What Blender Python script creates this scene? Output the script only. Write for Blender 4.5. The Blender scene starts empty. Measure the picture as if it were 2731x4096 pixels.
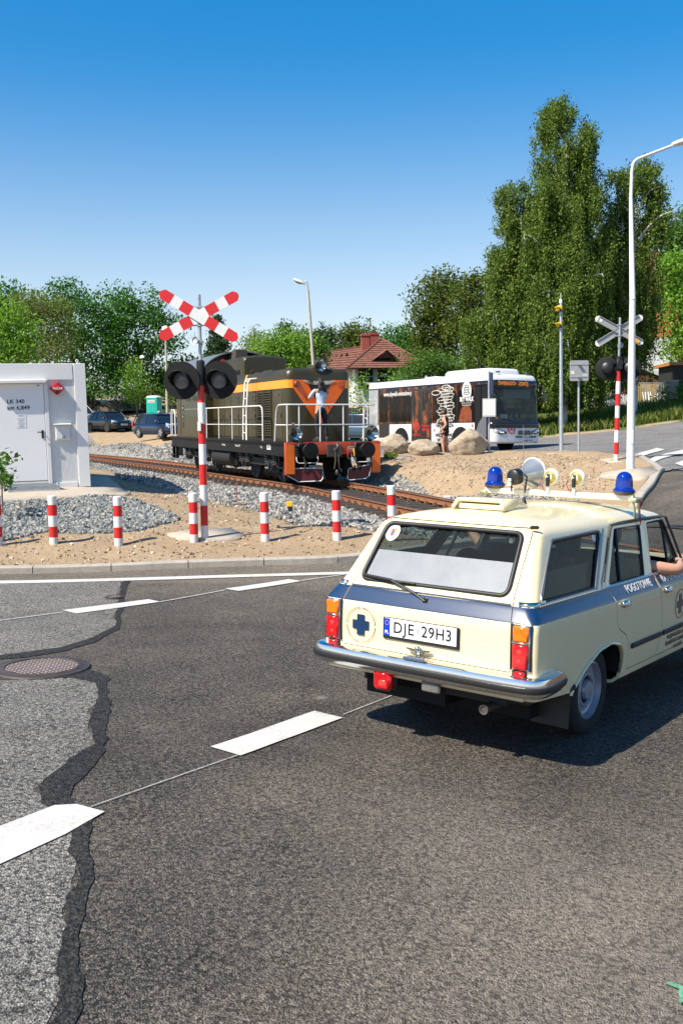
import bpy, bmesh, math, random
import numpy as np
from mathutils import Vector, Matrix, Euler, noise as mnoise
from mathutils.geometry import tessellate_polygon
R = math.radians
scene = bpy.context.scene
col = scene.collection
# ------------------------------------------------------------ camera, sky, sun, exposure
CAMZ = 1.948
F, CX, CY = 3982.7, 1365.5, 2048.0           # focal length and centre in photograph pixels
cp, cr = R(-4.586), R(-0.6)
_f = np.array([0, math.cos(cp), math.sin(cp)]); _r = np.array([1., 0, 0]); _u = np.cross(_r, _f)
RT = math.cos(cr) * _r + math.sin(cr) * _u
UP = math.cos(cr) * _u - math.sin(cr) * _r
FW = _f
CAM = np.array([0, 0, CAMZ])
MC = Matrix(((RT[0], UP[0], -FW[0], 0), (RT[1], UP[1], -FW[1], 0), (RT[2], UP[2], -FW[2], CAMZ), (0, 0, 0, 1)))
cd = bpy.data.cameras.new('camera'); cam = bpy.data.objects.new('camera', cd); col.objects.link(cam)
cd.sensor_fit = 'HORIZONTAL'; cd.sensor_width = 24.0; cd.lens = 35.0; cd.clip_start = 0.1; cd.clip_end = 6000
cam.matrix_world = MC; scene.camera = cam
SUN = Vector((-0.70, -0.50, 1.0)).normalized()
world = bpy.data.worlds.new('World'); scene.world = world; world.use_nodes = True
nt = world.node_tree; nt.nodes.clear()
sky = nt.nodes.new('ShaderNodeTexSky'); sky.sky_type = 'NISHITA'; sky.sun_disc = False
sky.sun_elevation = math.asin(SUN.z); sky.sun_rotation = math.atan2(SUN.x, SUN.y)
sky.air_density = 1.0; sky.dust_density = 0.7; sky.ozone_density = 2.5; sky.altitude = 300
hsv = nt.nodes.new('ShaderNodeHueSaturation'); hsv.inputs['Saturation'].default_value = 1.6; hsv.inputs['Value'].default_value = 2.02
bg = nt.nodes.new('ShaderNodeBackground'); bg.inputs['Strength'].default_value = 0.075
wo = nt.nodes.new('ShaderNodeOutputWorld')
gam = nt.nodes.new('ShaderNodeGamma'); gam.inputs['Gamma'].default_value = 0.72
nt.links.new(sky.outputs[0], gam.inputs['Color']); nt.links.new(gam.outputs[0], hsv.inputs['Color'])
_tc = nt.nodes.new('ShaderNodeTexCoord'); _sx = nt.nodes.new('ShaderNodeSeparateXYZ'); _mr = nt.nodes.new('ShaderNodeMapRange'); _mr.interpolation_type = 'SMOOTHSTEP'
_mr.inputs[1].default_value = -.02; _mr.inputs[2].default_value = .36; _mr.inputs[3].default_value = .62; _mr.inputs[4].default_value = 1.78     # haze pales the sky near the horizon
nt.links.new(_tc.outputs['Generated'], _sx.inputs[0]); nt.links.new(_sx.outputs[2], _mr.inputs[0]); nt.links.new(_mr.outputs[0], hsv.inputs['Saturation']); nt.links.new(hsv.outputs[0], bg.inputs[0]); nt.links.new(bg.outputs[0], wo.inputs[0])
sl = bpy.data.lights.new('sun', 'SUN'); sl.energy = 5.0; sl.angle = R(0.53); sl.color = (1.0, 0.925, 0.80)
so = bpy.data.objects.new('sun', sl); col.objects.link(so)
so.rotation_euler = SUN.to_track_quat('Z', 'Y').to_euler()
vs = scene.view_settings; vs.view_transform = 'Standard'; vs.look = 'None'; vs.exposure = 0.84; vs.gamma = 1.0
scene.cycles.max_bounces = 8; scene.cycles.transparent_max_bounces = 12

# ------------------------------------------------------------ helpers
def PT(px, py, d):
    """point seen at photograph pixel (2731x4096) at optical depth d"""
    v = CAM + d * (FW + RT * ((px - CX) / F) - UP * ((py - CY) / F))
    return Vector(v)
K = 2731 / 1568.0
def PD(x, y, d): return PT(x * K, y * K, d)
def tag(o, label=None, cat=None, group=None, kind=None):
    if label: o['label'] = label
    if cat: o['category'] = cat
    if group: o['group'] = group
    if kind: o['kind'] = kind
    return o
def thing(name, label, cat, M=None, group=None):
    o = bpy.data.objects.new(name, None); col.objects.link(o); o.empty_display_size = .2
    if M is not None:
        o.matrix_world = M if isinstance(M, Matrix) else Matrix.Translation(Vector(M))
    return tag(o, label, cat, group)
def frame(pos, rz=0.0, lean=None):
    return Matrix.Translation(Vector(pos)) @ Matrix.Rotation(rz, 4, 'Z')
_mats = {}
def newmat(name):
    m = bpy.data.materials.new(name); m.use_nodes = True
    return m, m.node_tree.nodes, m.node_tree.links, m.node_tree.nodes['Principled BSDF']
def mat(name, c, rough=.5, metal=0., var=0., vscale=6., bump=0., bscale=40., coat=0., spec=None, alpha=None, trans=0., c2=None, emit=None, detail=6):
    if name in _mats: return _mats[name]
    m, n, l, p = newmat(name)
    p.inputs['Base Color'].default_value = (*c, 1); p.inputs['Roughness'].default_value = rough; p.inputs['Metallic'].default_value = metal
    if coat: p.inputs['Coat Weight'].default_value = coat; p.inputs['Coat Roughness'].default_value = .04
    if spec is not None: p.inputs['Specular IOR Level'].default_value = spec
    if trans: p.inputs['Transmission Weight'].default_value = trans
    if alpha is not None: p.inputs['Alpha'].default_value = alpha
    if emit: p.inputs['Emission Color'].default_value = (*emit[0], 1); p.inputs['Emission Strength'].default_value = emit[1]
    if var or bump:
        tc = n.new('ShaderNodeTexCoord')
    if var:
        t = n.new('ShaderNodeTexNoise'); t.inputs['Scale'].default_value = vscale; t.inputs['Detail'].default_value = detail; t.inputs['Roughness'].default_value = .65
        l.new(tc.outputs['Object'], t.inputs['Vector'])
        r = n.new('ShaderNodeValToRGB'); r.color_ramp.elements[0].position = .3; r.color_ramp.elements[1].position = .7
        a = c2 if c2 else tuple(max(0, x * (1 - var)) for x in c); b = c if c2 else tuple(min(1, x * (1 + var)) for x in c)
        r.color_ramp.elements[0].color = (*a, 1); r.color_ramp.elements[1].color = (*b, 1)
        l.new(t.outputs['Fac'], r.inputs['Fac']); l.new(r.outputs['Color'], p.inputs['Base Color'])
        mr = n.new('ShaderNodeMapRange'); mr.inputs[3].default_value = max(0, rough - .08); mr.inputs[4].default_value = min(1, rough + .1)
        l.new(t.outputs['Fac'], mr.inputs[0]); l.new(mr.outputs[0], p.inputs['Roughness'])
    if bump:
        t2 = n.new('ShaderNodeTexNoise'); t2.inputs['Scale'].default_value = bscale; t2.inputs['Detail'].default_value = 5
        l.new(tc.outputs['Object'], t2.inputs['Vector'])
        bp = n.new('ShaderNodeBump'); bp.inputs['Strength'].default_value = bump; bp.inputs['Distance'].default_value = .02
        l.new(t2.outputs['Fac'], bp.inputs['Height']); l.new(bp.outputs[0], p.inputs['Normal'])
    _mats[name] = m
    return m
def link(name, me, parent=None, mats=(), smooth=None):
    for m in mats: me.materials.append(m)
    o = bpy.data.objects.new(name, me); col.objects.link(o)
    if parent is not None: o.parent = parent
    if smooth is not None and len(me.polygons):
        me.polygons.foreach_set('use_smooth', [True] * len(me.polygons))
        if smooth < 180: me.set_sharp_from_angle(angle=R(smooth))
    return o
class MB:
    """collects shapes into one mesh"""
    def __init__(s): s.v = []; s.f = []; s.m = []; s.mats = []
    def mi(s, m):
        if m is None: return 0
        if m not in s.mats: s.mats.append(m)
        return s.mats.index(m)
    def add(s, vs, fs, m=None, M=None):
        b = len(s.v); k = s.mi(m)
        if M is not None: vs = [M @ Vector(v) for v in vs]
        s.v += [tuple(v) for v in vs]
        for f in fs: s.f.append(tuple(b + i for i in f)); s.m.append(k)
        return s
    def box(s, c, d, m=None, rot=None, taper=1.0, bev=0.0):
        if isinstance(m, (Euler, Matrix)): rot, m = m, None
        x, y, z = d[0] / 2, d[1] / 2, d[2] / 2
        if bev > 0:
            b = min(bev, x * .9, y * .9, z * .9)
            vs = []
            for sx in (-1, 1):
                for sy in (-1, 1):
                    for sz in (-1, 1):
                        vs += [(sx * x, sy * (y - b), sz * (z - b)), (sx * (x - b), sy * y, sz * (z - b)), (sx * (x - b), sy * (y - b), sz * z)]
            def I(a, b_, c_, k): return ((a * 2 + b_) * 2 + c_) * 3 + k
            fs = []
            fs += [tuple(I(1, a, b_, 0) for a, b_ in ((0, 0), (1, 0), (1, 1), (0, 1))), tuple(I(0, a, b_, 0) for a, b_ in ((0, 0), (0, 1), (1, 1), (1, 0)))]
            fs += [tuple(I(a, 1, b_, 1) for a, b_ in ((0, 0), (0, 1), (1, 1), (1, 0))), tuple(I(a, 0, b_, 1) for a, b_ in ((0, 0), (1, 0), (1, 1), (0, 1)))]
            fs += [tuple(I(a, b_, 1, 2) for a, b_ in ((0, 0), (1, 0), (1, 1), (0, 1))), tuple(I(a, b_, 0, 2) for a, b_ in ((0, 0), (0, 1), (1, 1), (1, 0)))]
            for a in (0, 1):
                for b_ in (0, 1):
                    q = [I(a, b_, 0, 0), I(a, b_, 0, 1), I(a, b_, 1, 1), I(a, b_, 1, 0)]; fs.append(tuple(q if (a + b_) % 2 else q[::-1]))
                    q = [I(a, 0, b_, 0), I(a, 0, b_, 2), I(a, 1, b_, 2), I(a, 1, b_, 0)]; fs.append(tuple(q[::-1] if (a + b_) % 2 else q))
                    q = [I(0, a, b_, 1), I(0, a, b_, 2), I(1, a, b_, 2), I(1, a, b_, 1)]; fs.append(tuple(q if (a + b_) % 2 else q[::-1]))
                    for c_ in (0, 1):
                        q = [I(a, b_, c_, 0), I(a, b_, c_, 1), I(a, b_, c_, 2)]; fs.append(tuple(q if (a + b_ + c_) % 2 else q[::-1]))
        else:
            vs = [(sx * x * (taper if sz > 0 else 1), sy * y * (taper if sz > 0 else 1), sz * z) for sx in (-1, 1) for sy in (-1, 1) for sz in (-1, 1)]
            fs = [(0, 1, 3, 2), (4, 6, 7, 5), (0, 4, 5, 1), (2, 3, 7, 6), (0, 2, 6, 4), (1, 5, 7, 3)]
        M = Matrix.Translation(Vector(c))
        if rot is not None: M = M @ (rot.to_matrix().to_4x4() if isinstance(rot, Euler) else rot.to_4x4())
        return s.add(vs, fs, m, M)
    def cyl(s, p0, p1, r0, r1=None, n=16, m=None, caps=True):
        r1 = r0 if r1 is None else r1
        p0, p1 = Vector(p0), Vector(p1); d = (p1 - p0)
        q = d.to_track_quat('Z', 'Y')
        vs = []
        for p, r in ((p0, r0), (p1, r1)):
            for i in range(n):
                a = 2 * math.pi * i / n; vs.append(p + q @ Vector((r * math.cos(a), r * math.sin(a), 0)))
        fs = [(i, (i + 1) % n, n + (i + 1) % n, n + i) for i in range(n)]
        if caps: fs += [tuple(range(n))[::-1], tuple(range(n, 2 * n))]
        return s.add(vs, fs, m)
    def tube(s, path, r, n=8, m=None, closed=False, caps=True):
        path = [Vector(p) for p in path]; L = len(path); rr = r if isinstance(r, (list, tuple)) else [r] * L
        vs = []; up = None
        for i, p in enumerate(path):
            a = path[(i - 1) % L] if (closed or i > 0) else p; b = path[(i + 1) % L] if (closed or i < L - 1) else p
            t = (b - a).normalized()
            if up is None:
                up = Vector((0, 0, 1)) if abs(t.z) < .9 else Vector((1, 0, 0))
            x = t.cross(up)
            if x.length < 1e-6: x = t.orthogonal()
            x.normalize(); y = x.cross(t).normalized(); up = y
            for k in range(n):
                an = 2 * math.pi * k / n; vs.append(p + x * (rr[i] * math.cos(an)) + y * (rr[i] * math.sin(an)))
        fs = []
        for i in range(L if closed else L - 1):
            j = (i + 1) % L
            for k in range(n): fs.append((i * n + k, i * n + (k + 1) % n, j * n + (k + 1) % n, j * n + k)[::-1])
        if caps and not closed: fs += [tuple(range(n)), tuple(range((L - 1) * n, L * n))[::-1]]
        return s.add(vs, fs, m)
    def sphere(s, c, r, n=16, k=10, m=None, M=None):
        r = r if isinstance(r, (list, tuple)) else (r, r, r)
        vs = [(0, 0, -1)]; fs = []
        for i in range(1, k):
            t = -math.pi / 2 + math.pi * i / k
            for j in range(n): a = 2 * math.pi * j / n; vs.append((math.cos(t) * math.cos(a), math.cos(t) * math.sin(a), math.sin(t)))
        vs.append((0, 0, 1))
        for j in range(n): fs.append((0, 1 + (j + 1) % n, 1 + j))
        for i in range(k - 2):
            for j in range(n): a = 1 + i * n; fs.append((a + j, a + (j + 1) % n, a + n + (j + 1) % n, a + n + j))
        a = 1 + (k - 2) * n
        for j in range(n): fs.append((a + j, a + (j + 1) % n, len(vs) - 1))
        MM = Matrix.Translation(Vector(c)) @ (M.to_4x4() if M else Matrix()) @ Matrix.Diagonal((*r, 1))
        return s.add(vs, fs, m, MM)
    def lathe(s, prof, c=(0, 0, 0), q=None, n=24, m=None):
        """prof: list of (r,z) ; axis z rotated by q"""
        vs = []; fs = []; L = len(prof)
        for r, z in prof:
            for i in range(n): a = 2 * math.pi * i / n; vs.append((r * math.cos(a), r * math.sin(a), z))
        for i in range(L - 1):
            for j in range(n): fs.append((i * n + j, i * n + (j + 1) % n, (i + 1) * n + (j + 1) % n, (i + 1) * n + j))
        M = Matrix.Translation(Vector(c)) @ (q.to_matrix().to_4x4() if q is not None else Matrix())
        return s.add(vs, fs, m, M)
    def loft(s, rings, m=None, closed=True, cap0=True, cap1=True):
        n = len(rings[0]); vs = [v for r in rings for v in r]; fs = []
        for i in range(len(rings) - 1):
            for j in range(n if closed else n - 1):
                k = (j + 1) % n; fs.append((i * n + j, i * n + k, (i + 1) * n + k, (i + 1) * n + j))
        if cap0: fs.append(tuple(range(n))[::-1])
        if cap1: fs.append(tuple(range((len(rings) - 1) * n, len(rings) * n)))
        return s.add(vs, fs, m)
    def prism(s, poly, fn, t0, t1, m=None):
        """poly 2D outline; fn(u,v,t)->3D; extruded from t0 to t1"""
        n = len(poly); vs = [fn(u, v, t0) for u, v in poly] + [fn(u, v, t1) for u, v in poly]
        fs = [tuple(range(n))[::-1], tuple(range(n, 2 * n))] + [(i, (i + 1) % n, n + (i + 1) % n, n + i) for i in range(n)]
        return s.add(vs, fs, m)
    def quad(s, a, b, c, d, m=None): return s.add([a, b, c, d], [(0, 1, 2, 3)], m)
    def mesh(s, name):
        me = bpy.data.meshes.new(name); me.from_pydata(s.v, [], s.f)
        for m in s.mats: me.materials.append(m)
        if s.mats: me.polygons.foreach_set('material_index', s.m)
        me.update()
        return me
    def build(s, name, m=None, parent=None, smooth=35, bevel=0, fixn=True, label=None):
        me = s.mesh(name)
        if m is not None: me.materials.clear(); me.materials.append(m); me.polygons.foreach_set('material_index', [0] * len(me.polygons))
        if fixn or bevel:
            bm = bmesh.new(); bm.from_mesh(me)
            if fixn: bmesh.ops.recalc_face_normals(bm, faces=bm.faces)
            if bevel:
                es = [e for e in bm.edges if len(e.link_faces) == 2 and e.calc_face_angle(0) > R(30)]
                bmesh.ops.bevel(bm, geom=es, offset=bevel, segments=2, affect='EDGES', profile=.6, clamp_overlap=True)
            bm.to_mesh(me); bm.free()
        o = link(name, me, parent, smooth=smooth)
        if label: o['label'] = label
        return o
def rrect(w, h, r, k=5, cx=0, cy=0):
    """rounded rectangle outline, ccw"""
    pts = []
    r = r if isinstance(r, (list, tuple)) else (r,) * 4      # br, tr, tl, bl
    for (sx, sy, a0), rr in zip(((1, -1, -90), (1, 1, 0), (-1, 1, 90), (-1, -1, 180)), r):
        for i in range(k + 1):
            a = R(a0 + 90 * i / k); pts.append((cx + sx * (w / 2 - rr) + rr * math.cos(a), cy + sy * (h / 2 - rr) + rr * math.sin(a)))
    return pts
def roundpoly(pts, rad, k=5):
    """round the corners of a 2D polygon"""
    out = []; n = len(pts)
    rad = rad if isinstance(rad, (list, tuple)) else [rad] * n
    for i in range(n):
        p = Vector(pts[i]); a = Vector(pts[i - 1]) - p; b = Vector(pts[(i + 1) % n]) - p; r = rad[i]
        if r <= 0: out.append((p.x, p.y)); continue
        la, lb = a.length, b.length; a.normalize(); b.normalize()
        ang = a.angle(b); t = min(r / math.tan(ang / 2), la * .49, lb * .49)
        s_, e_ = p + a * t, p + b * t
        for j in range(k + 1):
            u = j / k; q = s_ * (1 - u) ** 2 + p * 2 * u * (1 - u) + e_ * u * u; out.append((q.x, q.y))
    return out
def text(body, size, name, m, parent, M, depth=.002, align='CENTER', sx=1.0, space=1.0, bold=0.0, label=None):
    cu = bpy.data.curves.new(name, 'FONT'); cu.body = body; cu.size = size; cu.align_x = align; cu.align_y = 'CENTER'; cu.extrude = depth; cu.space_character = space; cu.offset = bold
    cu.resolution_u = 3
    o = bpy.data.objects.new(name, cu); col.objects.link(o)
    bpy.context.view_layer.update()
    me = bpy.data.meshes.new_from_object(o.evaluated_get(bpy.context.evaluated_depsgraph_get()))
    bpy.data.objects.remove(o); bpy.data.curves.remove(cu)
    me.materials.clear(); me.materials.append(m)
    me.transform(M @ Matrix.Diagonal((sx, 1, 1, 1)))
    o = bpy.data.objects.new(name, me); col.objects.link(o); o.parent = parent
    if label: o['label'] = label
    return o
def axes(o, x, y):
    """matrix with origin o, local x along x, local y along y (text plane)"""
    x = Vector(x).normalized(); z = x.cross(Vector(y)).normalized(); y = z.cross(x)
    return Matrix(((x.x, y.x, z.x, o[0]), (x.y, y.y, z.y, o[1]), (x.z, y.z, z.z, o[2]), (0, 0, 0, 1)))
def copy_tree(o, parent=None):
    c = o.copy(); col.objects.link(c)
    if parent is not None: c.parent = parent
    for ch in [x for x in bpy.data.objects if x.parent is o]: copy_tree(ch, c)
    return c
def bezier(p0, p1, p2, p3, n=8):
    out = []
    for i in range(n + 1):
        t = i / n; a = (1 - t)
        out.append(Vector(p0) * a ** 3 + Vector(p1) * 3 * a * a * t + Vector(p2) * 3 * a * t * t + Vector(p3) * t ** 3)
    return out
def smoothpath(pts, n=6):
    """Catmull-Rom through points"""
    pts = [Vector(p) for p in pts]; out = []
    for i in range(len(pts) - 1):
        p0 = pts[max(i - 1, 0)]; p1 = pts[i]; p2 = pts[i + 1]; p3 = pts[min(i + 2, len(pts) - 1)]
        for j in range(n):
            t = j / n
            out.append(.5 * ((2 * p1) + (p2 - p0) * t + (2 * p0 - 5 * p1 + 4 * p2 - p3) * t * t + (3 * p1 - p0 - 3 * p2 + p3) * t ** 3))
    out.append(pts[-1]); return out

# the estate car's own pose (wheels' plane), recovered from the photograph
def _carM():
    y, p, r = R(37.1134), R(-4.58621), R(1.01619)
    f = np.array([math.cos(p) * math.cos(y), math.cos(p) * math.sin(y), math.sin(p)]); rt = np.array([math.sin(y), -math.cos(y), 0]); up = np.cross(rt, f)
    r2 = math.cos(r) * rt + math.sin(r) * up; u2 = math.cos(r) * up - math.sin(r) * rt
    C = (-6.10398, -3.24004, 1.94814)
    m = Matrix(((r2[0], u2[0], -f[0], C[0]), (r2[1], u2[1], -f[1], C[1]), (r2[2], u2[2], -f[2], C[2]), (0, 0, 0, 1)))
    return MC @ m.inverted()
CARM = _carM()
# ------------------------------------------------------------ terrain heights
TRK = [(-45, 112), (-31, 88), (-18.5, 66), (-12.0, 53.0), (-6.2, 41.2), (-2.9, 34.2), (-.25, 28.1), (1.84, 20.35), (3.1, 17.0), (4.5, 14.0), (5.9, 11.2), (7.6, 8.0), (9.6, 4.6)]
TRZ = [1.2, 1.1, .82, .72, .60, .53, .47, .47, .44, .40, .33, .24, .15]
_tp = smoothpath([(x, y, z) for (x, y), z in zip(TRK, TRZ)], 12)
def track_near(x, y):
    best = min(range(len(_tp)), key=lambda i: (_tp[i].x - x) ** 2 + (_tp[i].y - y) ** 2)
    return _tp[best]
ctl = []
for a in (-12, -9, -6.5, -4, -2, 0, 2, 4):
    for b in (-3, -1, 1, 3): ctl.append(tuple(CARM @ Vector((a, b, 0))))
for x, y, d in [(0, 1319, 12.9), (300, 1310, 13.1), (574, 1300, 13.3), (800, 1291, 13.5),
                (0, 1266, 14.2), (125, 1265, 14.2), (273, 1266, 14.2), (445, 1257, 14.3), (610, 1256, 14.3), (774, 1252, 14.3),
                (0, 1165, 18), (150, 1158, 18.2), (300, 1150, 18.3), (235, 1110, 21.5), (400, 1140, 21), (600, 1190, 17.6), (720, 1215, 16.4), (830, 1213, 15.9), (520, 1160, 19.6),
                (210, 1085, 25.5), (300, 1100, 23.5), (640, 1140, 21.6),
                (210, 1038, 66), (210, 998, 72), (255, 994, 75), (375, 1010, 60), (400, 1022, 55), (460, 1005, 60), (150, 975, 80), (300, 960, 88), (360, 968, 92), (250, 938, 108), (400, 948, 98), (600, 960, 90),
                (862, 1072, 31), (862, 1090, 29.5), (940, 1100, 27.3), (1030, 1130, 23), (940, 1062, 31.5), (1000, 1075, 29), (1100, 1075, 27), (1150, 1110, 24),
                (900, 1049, 33.2), (970, 1049, 33.2), (1026, 1046, 34), (1070, 1049, 33), (1122, 1042, 33.2), (1190, 1034, 36), (1287, 1048, 28.3), (1328, 1046, 27.4), (1250, 1075, 26), (1350, 1110, 22.5), (1240, 1125, 21.8),
                (1414, 1068, 23.5), (1447, 1086, 21), (1478, 1145, 18.3), (1524, 1085, 21.5), (1500, 1122, 19.3), (1490, 1062, 23.4), (1500, 1040, 27.2), (1568, 1040, 26.8), (1300, 1020, 39), (1420, 1000, 42),
                (1250, 1005, 47), (1400, 991, 47.5), (1568, 968, 48.5), (1300, 972, 56), (1450, 945, 58), (1568, 925, 60), (1230, 975, 60), (900, 1000, 60), (900, 960, 85), (1200, 950, 85), (1500, 900, 90)]:
    p = PD(x, y, d); ctl.append((p.x, p.y, p.z))
for i in range(0, len(_tp), 8):
    p = _tp[i]; q = _tp[min(i + 1, len(_tp) - 1)]; o_ = _tp[max(i - 1, 0)]
    t = (q - o_).normalized(); s_ = Vector((t.y, -t.x, 0))
    for k in (-1.6, 1.6):
        if 15.5 < p.y < 100: ctl.append((p.x + s_.x * k, p.y + s_.y * k, p.z - .36))
    if p.y <= 15.5: ctl.append((p.x, p.y, p.z - .02))
ctl += [(-60, 12, .9), (-40, 0, .6), (-60, -40, .5), (0, -40, 0), (50, -40, -1), (60, 10, 1.5), (30, 8, .5), (22, 20, 1.3), (80, 60, 5), (40, 60, 4), (-80, 70, 3), (-30, 30, 1.2), (-14, 22, .85), (-50, 110, 6), (-100, 150, 9), (0, 140, 7), (60, 140, 9), (150, 150, 12), (-200, 50, 5), (200, 50, 5), (15, 40, 1.75), (24, 45, 2.3), (20, 30, 1.5), (-12, 14, .4), (-20, 13, .5)]
ctl = np.array(ctl); _cx = ctl[:, :2]; _c2 = 1.2 ** 2
_A = np.sqrt(((_cx[:, None] - _cx[None]) ** 2).sum(-1) + _c2) ; _n = len(ctl)
_Pm = np.c_[np.ones(_n), _cx]
_S = np.block([[-_A - np.eye(_n) * -.02, _Pm], [_Pm.T, np.zeros((3, 3))]])
_w = np.linalg.solve(_S, np.r_[ctl[:, 2], 0, 0, 0])
def ZN(X, Y):
    X = np.asarray(X, float); Y = np.asarray(Y, float); sh = X.shape; x = X.ravel(); y = Y.ravel(); out = np.empty(len(x))
    for i in range(0, len(x), 8000):
        a = np.sqrt((x[i:i + 8000, None] - _cx[:, 0]) ** 2 + (y[i:i + 8000, None] - _cx[:, 1]) ** 2 + _c2)
        out[i:i + 8000] = -a @ _w[:_n] + _w[_n] + _w[_n + 1] * x[i:i + 8000] + _w[_n + 2] * y[i:i + 8000]
    r = np.hypot(x, y - 30); k = np.clip((r - 120) / 250, 0, 1); out = out * (1 - k) + k * np.minimum(out, 8)
    return out.reshape(sh)
def Z(x, y): return float(ZN([x], [y])[0])
def GR(px, py, off=0.0):
    """ground point under a photograph pixel"""
    v = FW + RT * ((px - CX) / F) - UP * ((py - CY) / F)
    t = np.r_[np.arange(2.0, 60, .25), np.arange(60, 200, 2)]
    P = CAM + t[:, None] * v
    h = P[:, 2] - ZN(P[:, 0], P[:, 1]) - off
    i = int(np.argmax(h < 0)) if (h < 0).any() else len(t) - 1
    if i > 0:
        a = h[i - 1] / (h[i - 1] - h[i]); tt = t[i - 1] + a * (t[i] - t[i - 1])
    else: tt = t[0]
    return Vector(CAM + tt * v)
def GD(x, y, off=0.0): return GR(x * K, y * K, off)

# ------------------------------------------------------------ plan of the roads
def xy(x, y, d): p = PD(x, y, d); return (p.x, p.y)
KL = [(-45, 11.6), (-20, 12.1), (-9, 12.6), xy(0, 1319, 12.9), xy(574, 1300, 13.3), xy(800, 1291, 13.5), (1.3, 14.0), (2.1, 14.7), (2.6, 15.4)]
KR = [(4.5, 16.9), xy(1440, 1170, 17.3), xy(1478, 1145, 18.3), xy(1500, 1122, 19.3), xy(1520, 1097, 20.7), xy(1527, 1083, 21.5), xy(1512, 1070, 22.6), xy(1488, 1062, 23.5), xy(1440, 1053, 25.8), xy(1330, 1046, 28.8), xy(1250, 1043, 31), xy(1125, 1041, 34.3), xy(1010, 1044, 36)]
KLs = [(p.x, p.y) for p in smoothpath([(x, y, 0) for x, y in KL], 8)]
KRs = [(p.x, p.y) for p in smoothpath([(x, y, 0) for x, y in KR], 8)]
ROAD = KLs + KRs + [xy(860, 1042, 38), (-2, 52), xy(1000, 1010, 50), xy(1250, 1005, 47), xy(1400, 991, 47.5), xy(1568, 968, 48.5), xy(1800, 930, 50), (60, 58), (60, -40), (-45, -40)]
def inpoly(X, Y, poly):
    X = np.asarray(X); Y = np.asarray(Y); c = np.zeros(X.shape, bool); n = len(poly)
    for i in range(n):
        x0, y0 = poly[i]; x1, y1 = poly[(i + 1) % n]
        m = ((y0 > Y) != (y1 > Y))
        with np.errstate(divide='ignore', invalid='ignore'):
            c ^= m & (X < (x1 - x0) * (Y - y0) / (y1 - y0 + 1e-12) + x0)
    return c
def polydist(X, Y, poly, closed=True):
    d = np.full(np.shape(X), 1e9); n = len(poly)
    for i in range(n if closed else n - 1):
        ax, ay = poly[i]; bx, by = poly[(i + 1) % n]; dx, dy = bx - ax, by - ay
        t = np.clip(((X - ax) * dx + (Y - ay) * dy) / (dx * dx + dy * dy + 1e-12), 0, 1)
        d = np.minimum(d, np.hypot(X - ax - t * dx, Y - ay - t * dy))
    return d
def vnoise(X, Y, s, seed=0):
    """smooth value noise"""
    rng = np.random.default_rng(seed); T = rng.random((256, 256))
    x = np.asarray(X) / s + 1000; y = np.asarray(Y) / s + 1000
    i = np.floor(x).astype(int); j = np.floor(y).astype(int); fx = x - i; fy = y - j
    fx = fx * fx * (3 - 2 * fx); fy = fy * fy * (3 - 2 * fy)
    g = lambda a, b: T[a % 256, b % 256]
    return (g(i, j) * (1 - fx) + g(i + 1, j) * fx) * (1 - fy) + (g(i, j + 1) * (1 - fx) + g(i + 1, j + 1) * fx) * fy
def fnoise(X, Y, s, seed=0, oct=4):
    o = 0; a = .5; 
    for k in range(oct): o = o + a * (vnoise(X, Y, s, seed + k) - .5); s /= 2.1; a *= .55
    return o
DIRT_UP = .085
def dirt_z(X, Y):
    X = np.asarray(X, float); Y = np.asarray(Y, float)
    z = ZN(X, Y); ins = inpoly(X, Y, ROAD); d = polydist(X, Y, ROAD)
    near = np.clip((70 - np.hypot(X, Y)) / 30, 0, 1)
    bumps = fnoise(X, Y, 1.6, 3, 5) * .12 + fnoise(X, Y, .35, 9, 3) * .07
    edge = np.clip(d / .6, 0, 1)
    bank = ((Y > 24) & (X > .5) & (X < 7)).astype(float)
    ins = ins | (d < .05)
    tp = np.array([tuple(q) for q in _tp]); sh_ = z.shape; fx, fy = X.ravel(), Y.ravel(); dt = np.full(fx.shape, 99.); zt = np.zeros(fx.shape)
    near_t = (fy > 14) & (fy < 80) & (np.abs(fx) < 30)
    ii = np.where(near_t)[0]
    for c in range(0, len(ii), 20000):
        k = ii[c:c + 20000]; dd = np.hypot(fx[k, None] - tp[:, 0], fy[k, None] - tp[:, 1]); j = dd.argmin(1); dt[k] = dd[np.arange(len(k)), j]; zt[k] = tp[j, 2]
    dt = dt.reshape(sh_); zt = zt.reshape(sh_); kt = np.clip((2.3 - dt) / .8, 0, 1)
    z = z * (1 - kt) + np.minimum(z, zt - .24 - DIRT_UP) * kt; bumps = bumps * (1 - .8 * kt)
    z = np.where(ins, z - .35, z + DIRT_UP - .015 + bumps * edge * (.35 + .65 * near) * (1 + .8 * bank))
    return z
def tensor(xs, ys, fz):
    X, Y = np.meshgrid(xs, ys); Zz = fz(X, Y)
    v = np.c_[X.ravel(), Y.ravel(), Zz.ravel()]; nx, ny = len(xs), len(ys)
    i = np.arange(nx * ny).reshape(ny, nx); f = np.c_[i[:-1, :-1].ravel(), i[:-1, 1:].ravel(), i[1:, 1:].ravel(), i[1:, :-1].ravel()]
    return v, f, X, Y
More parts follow.
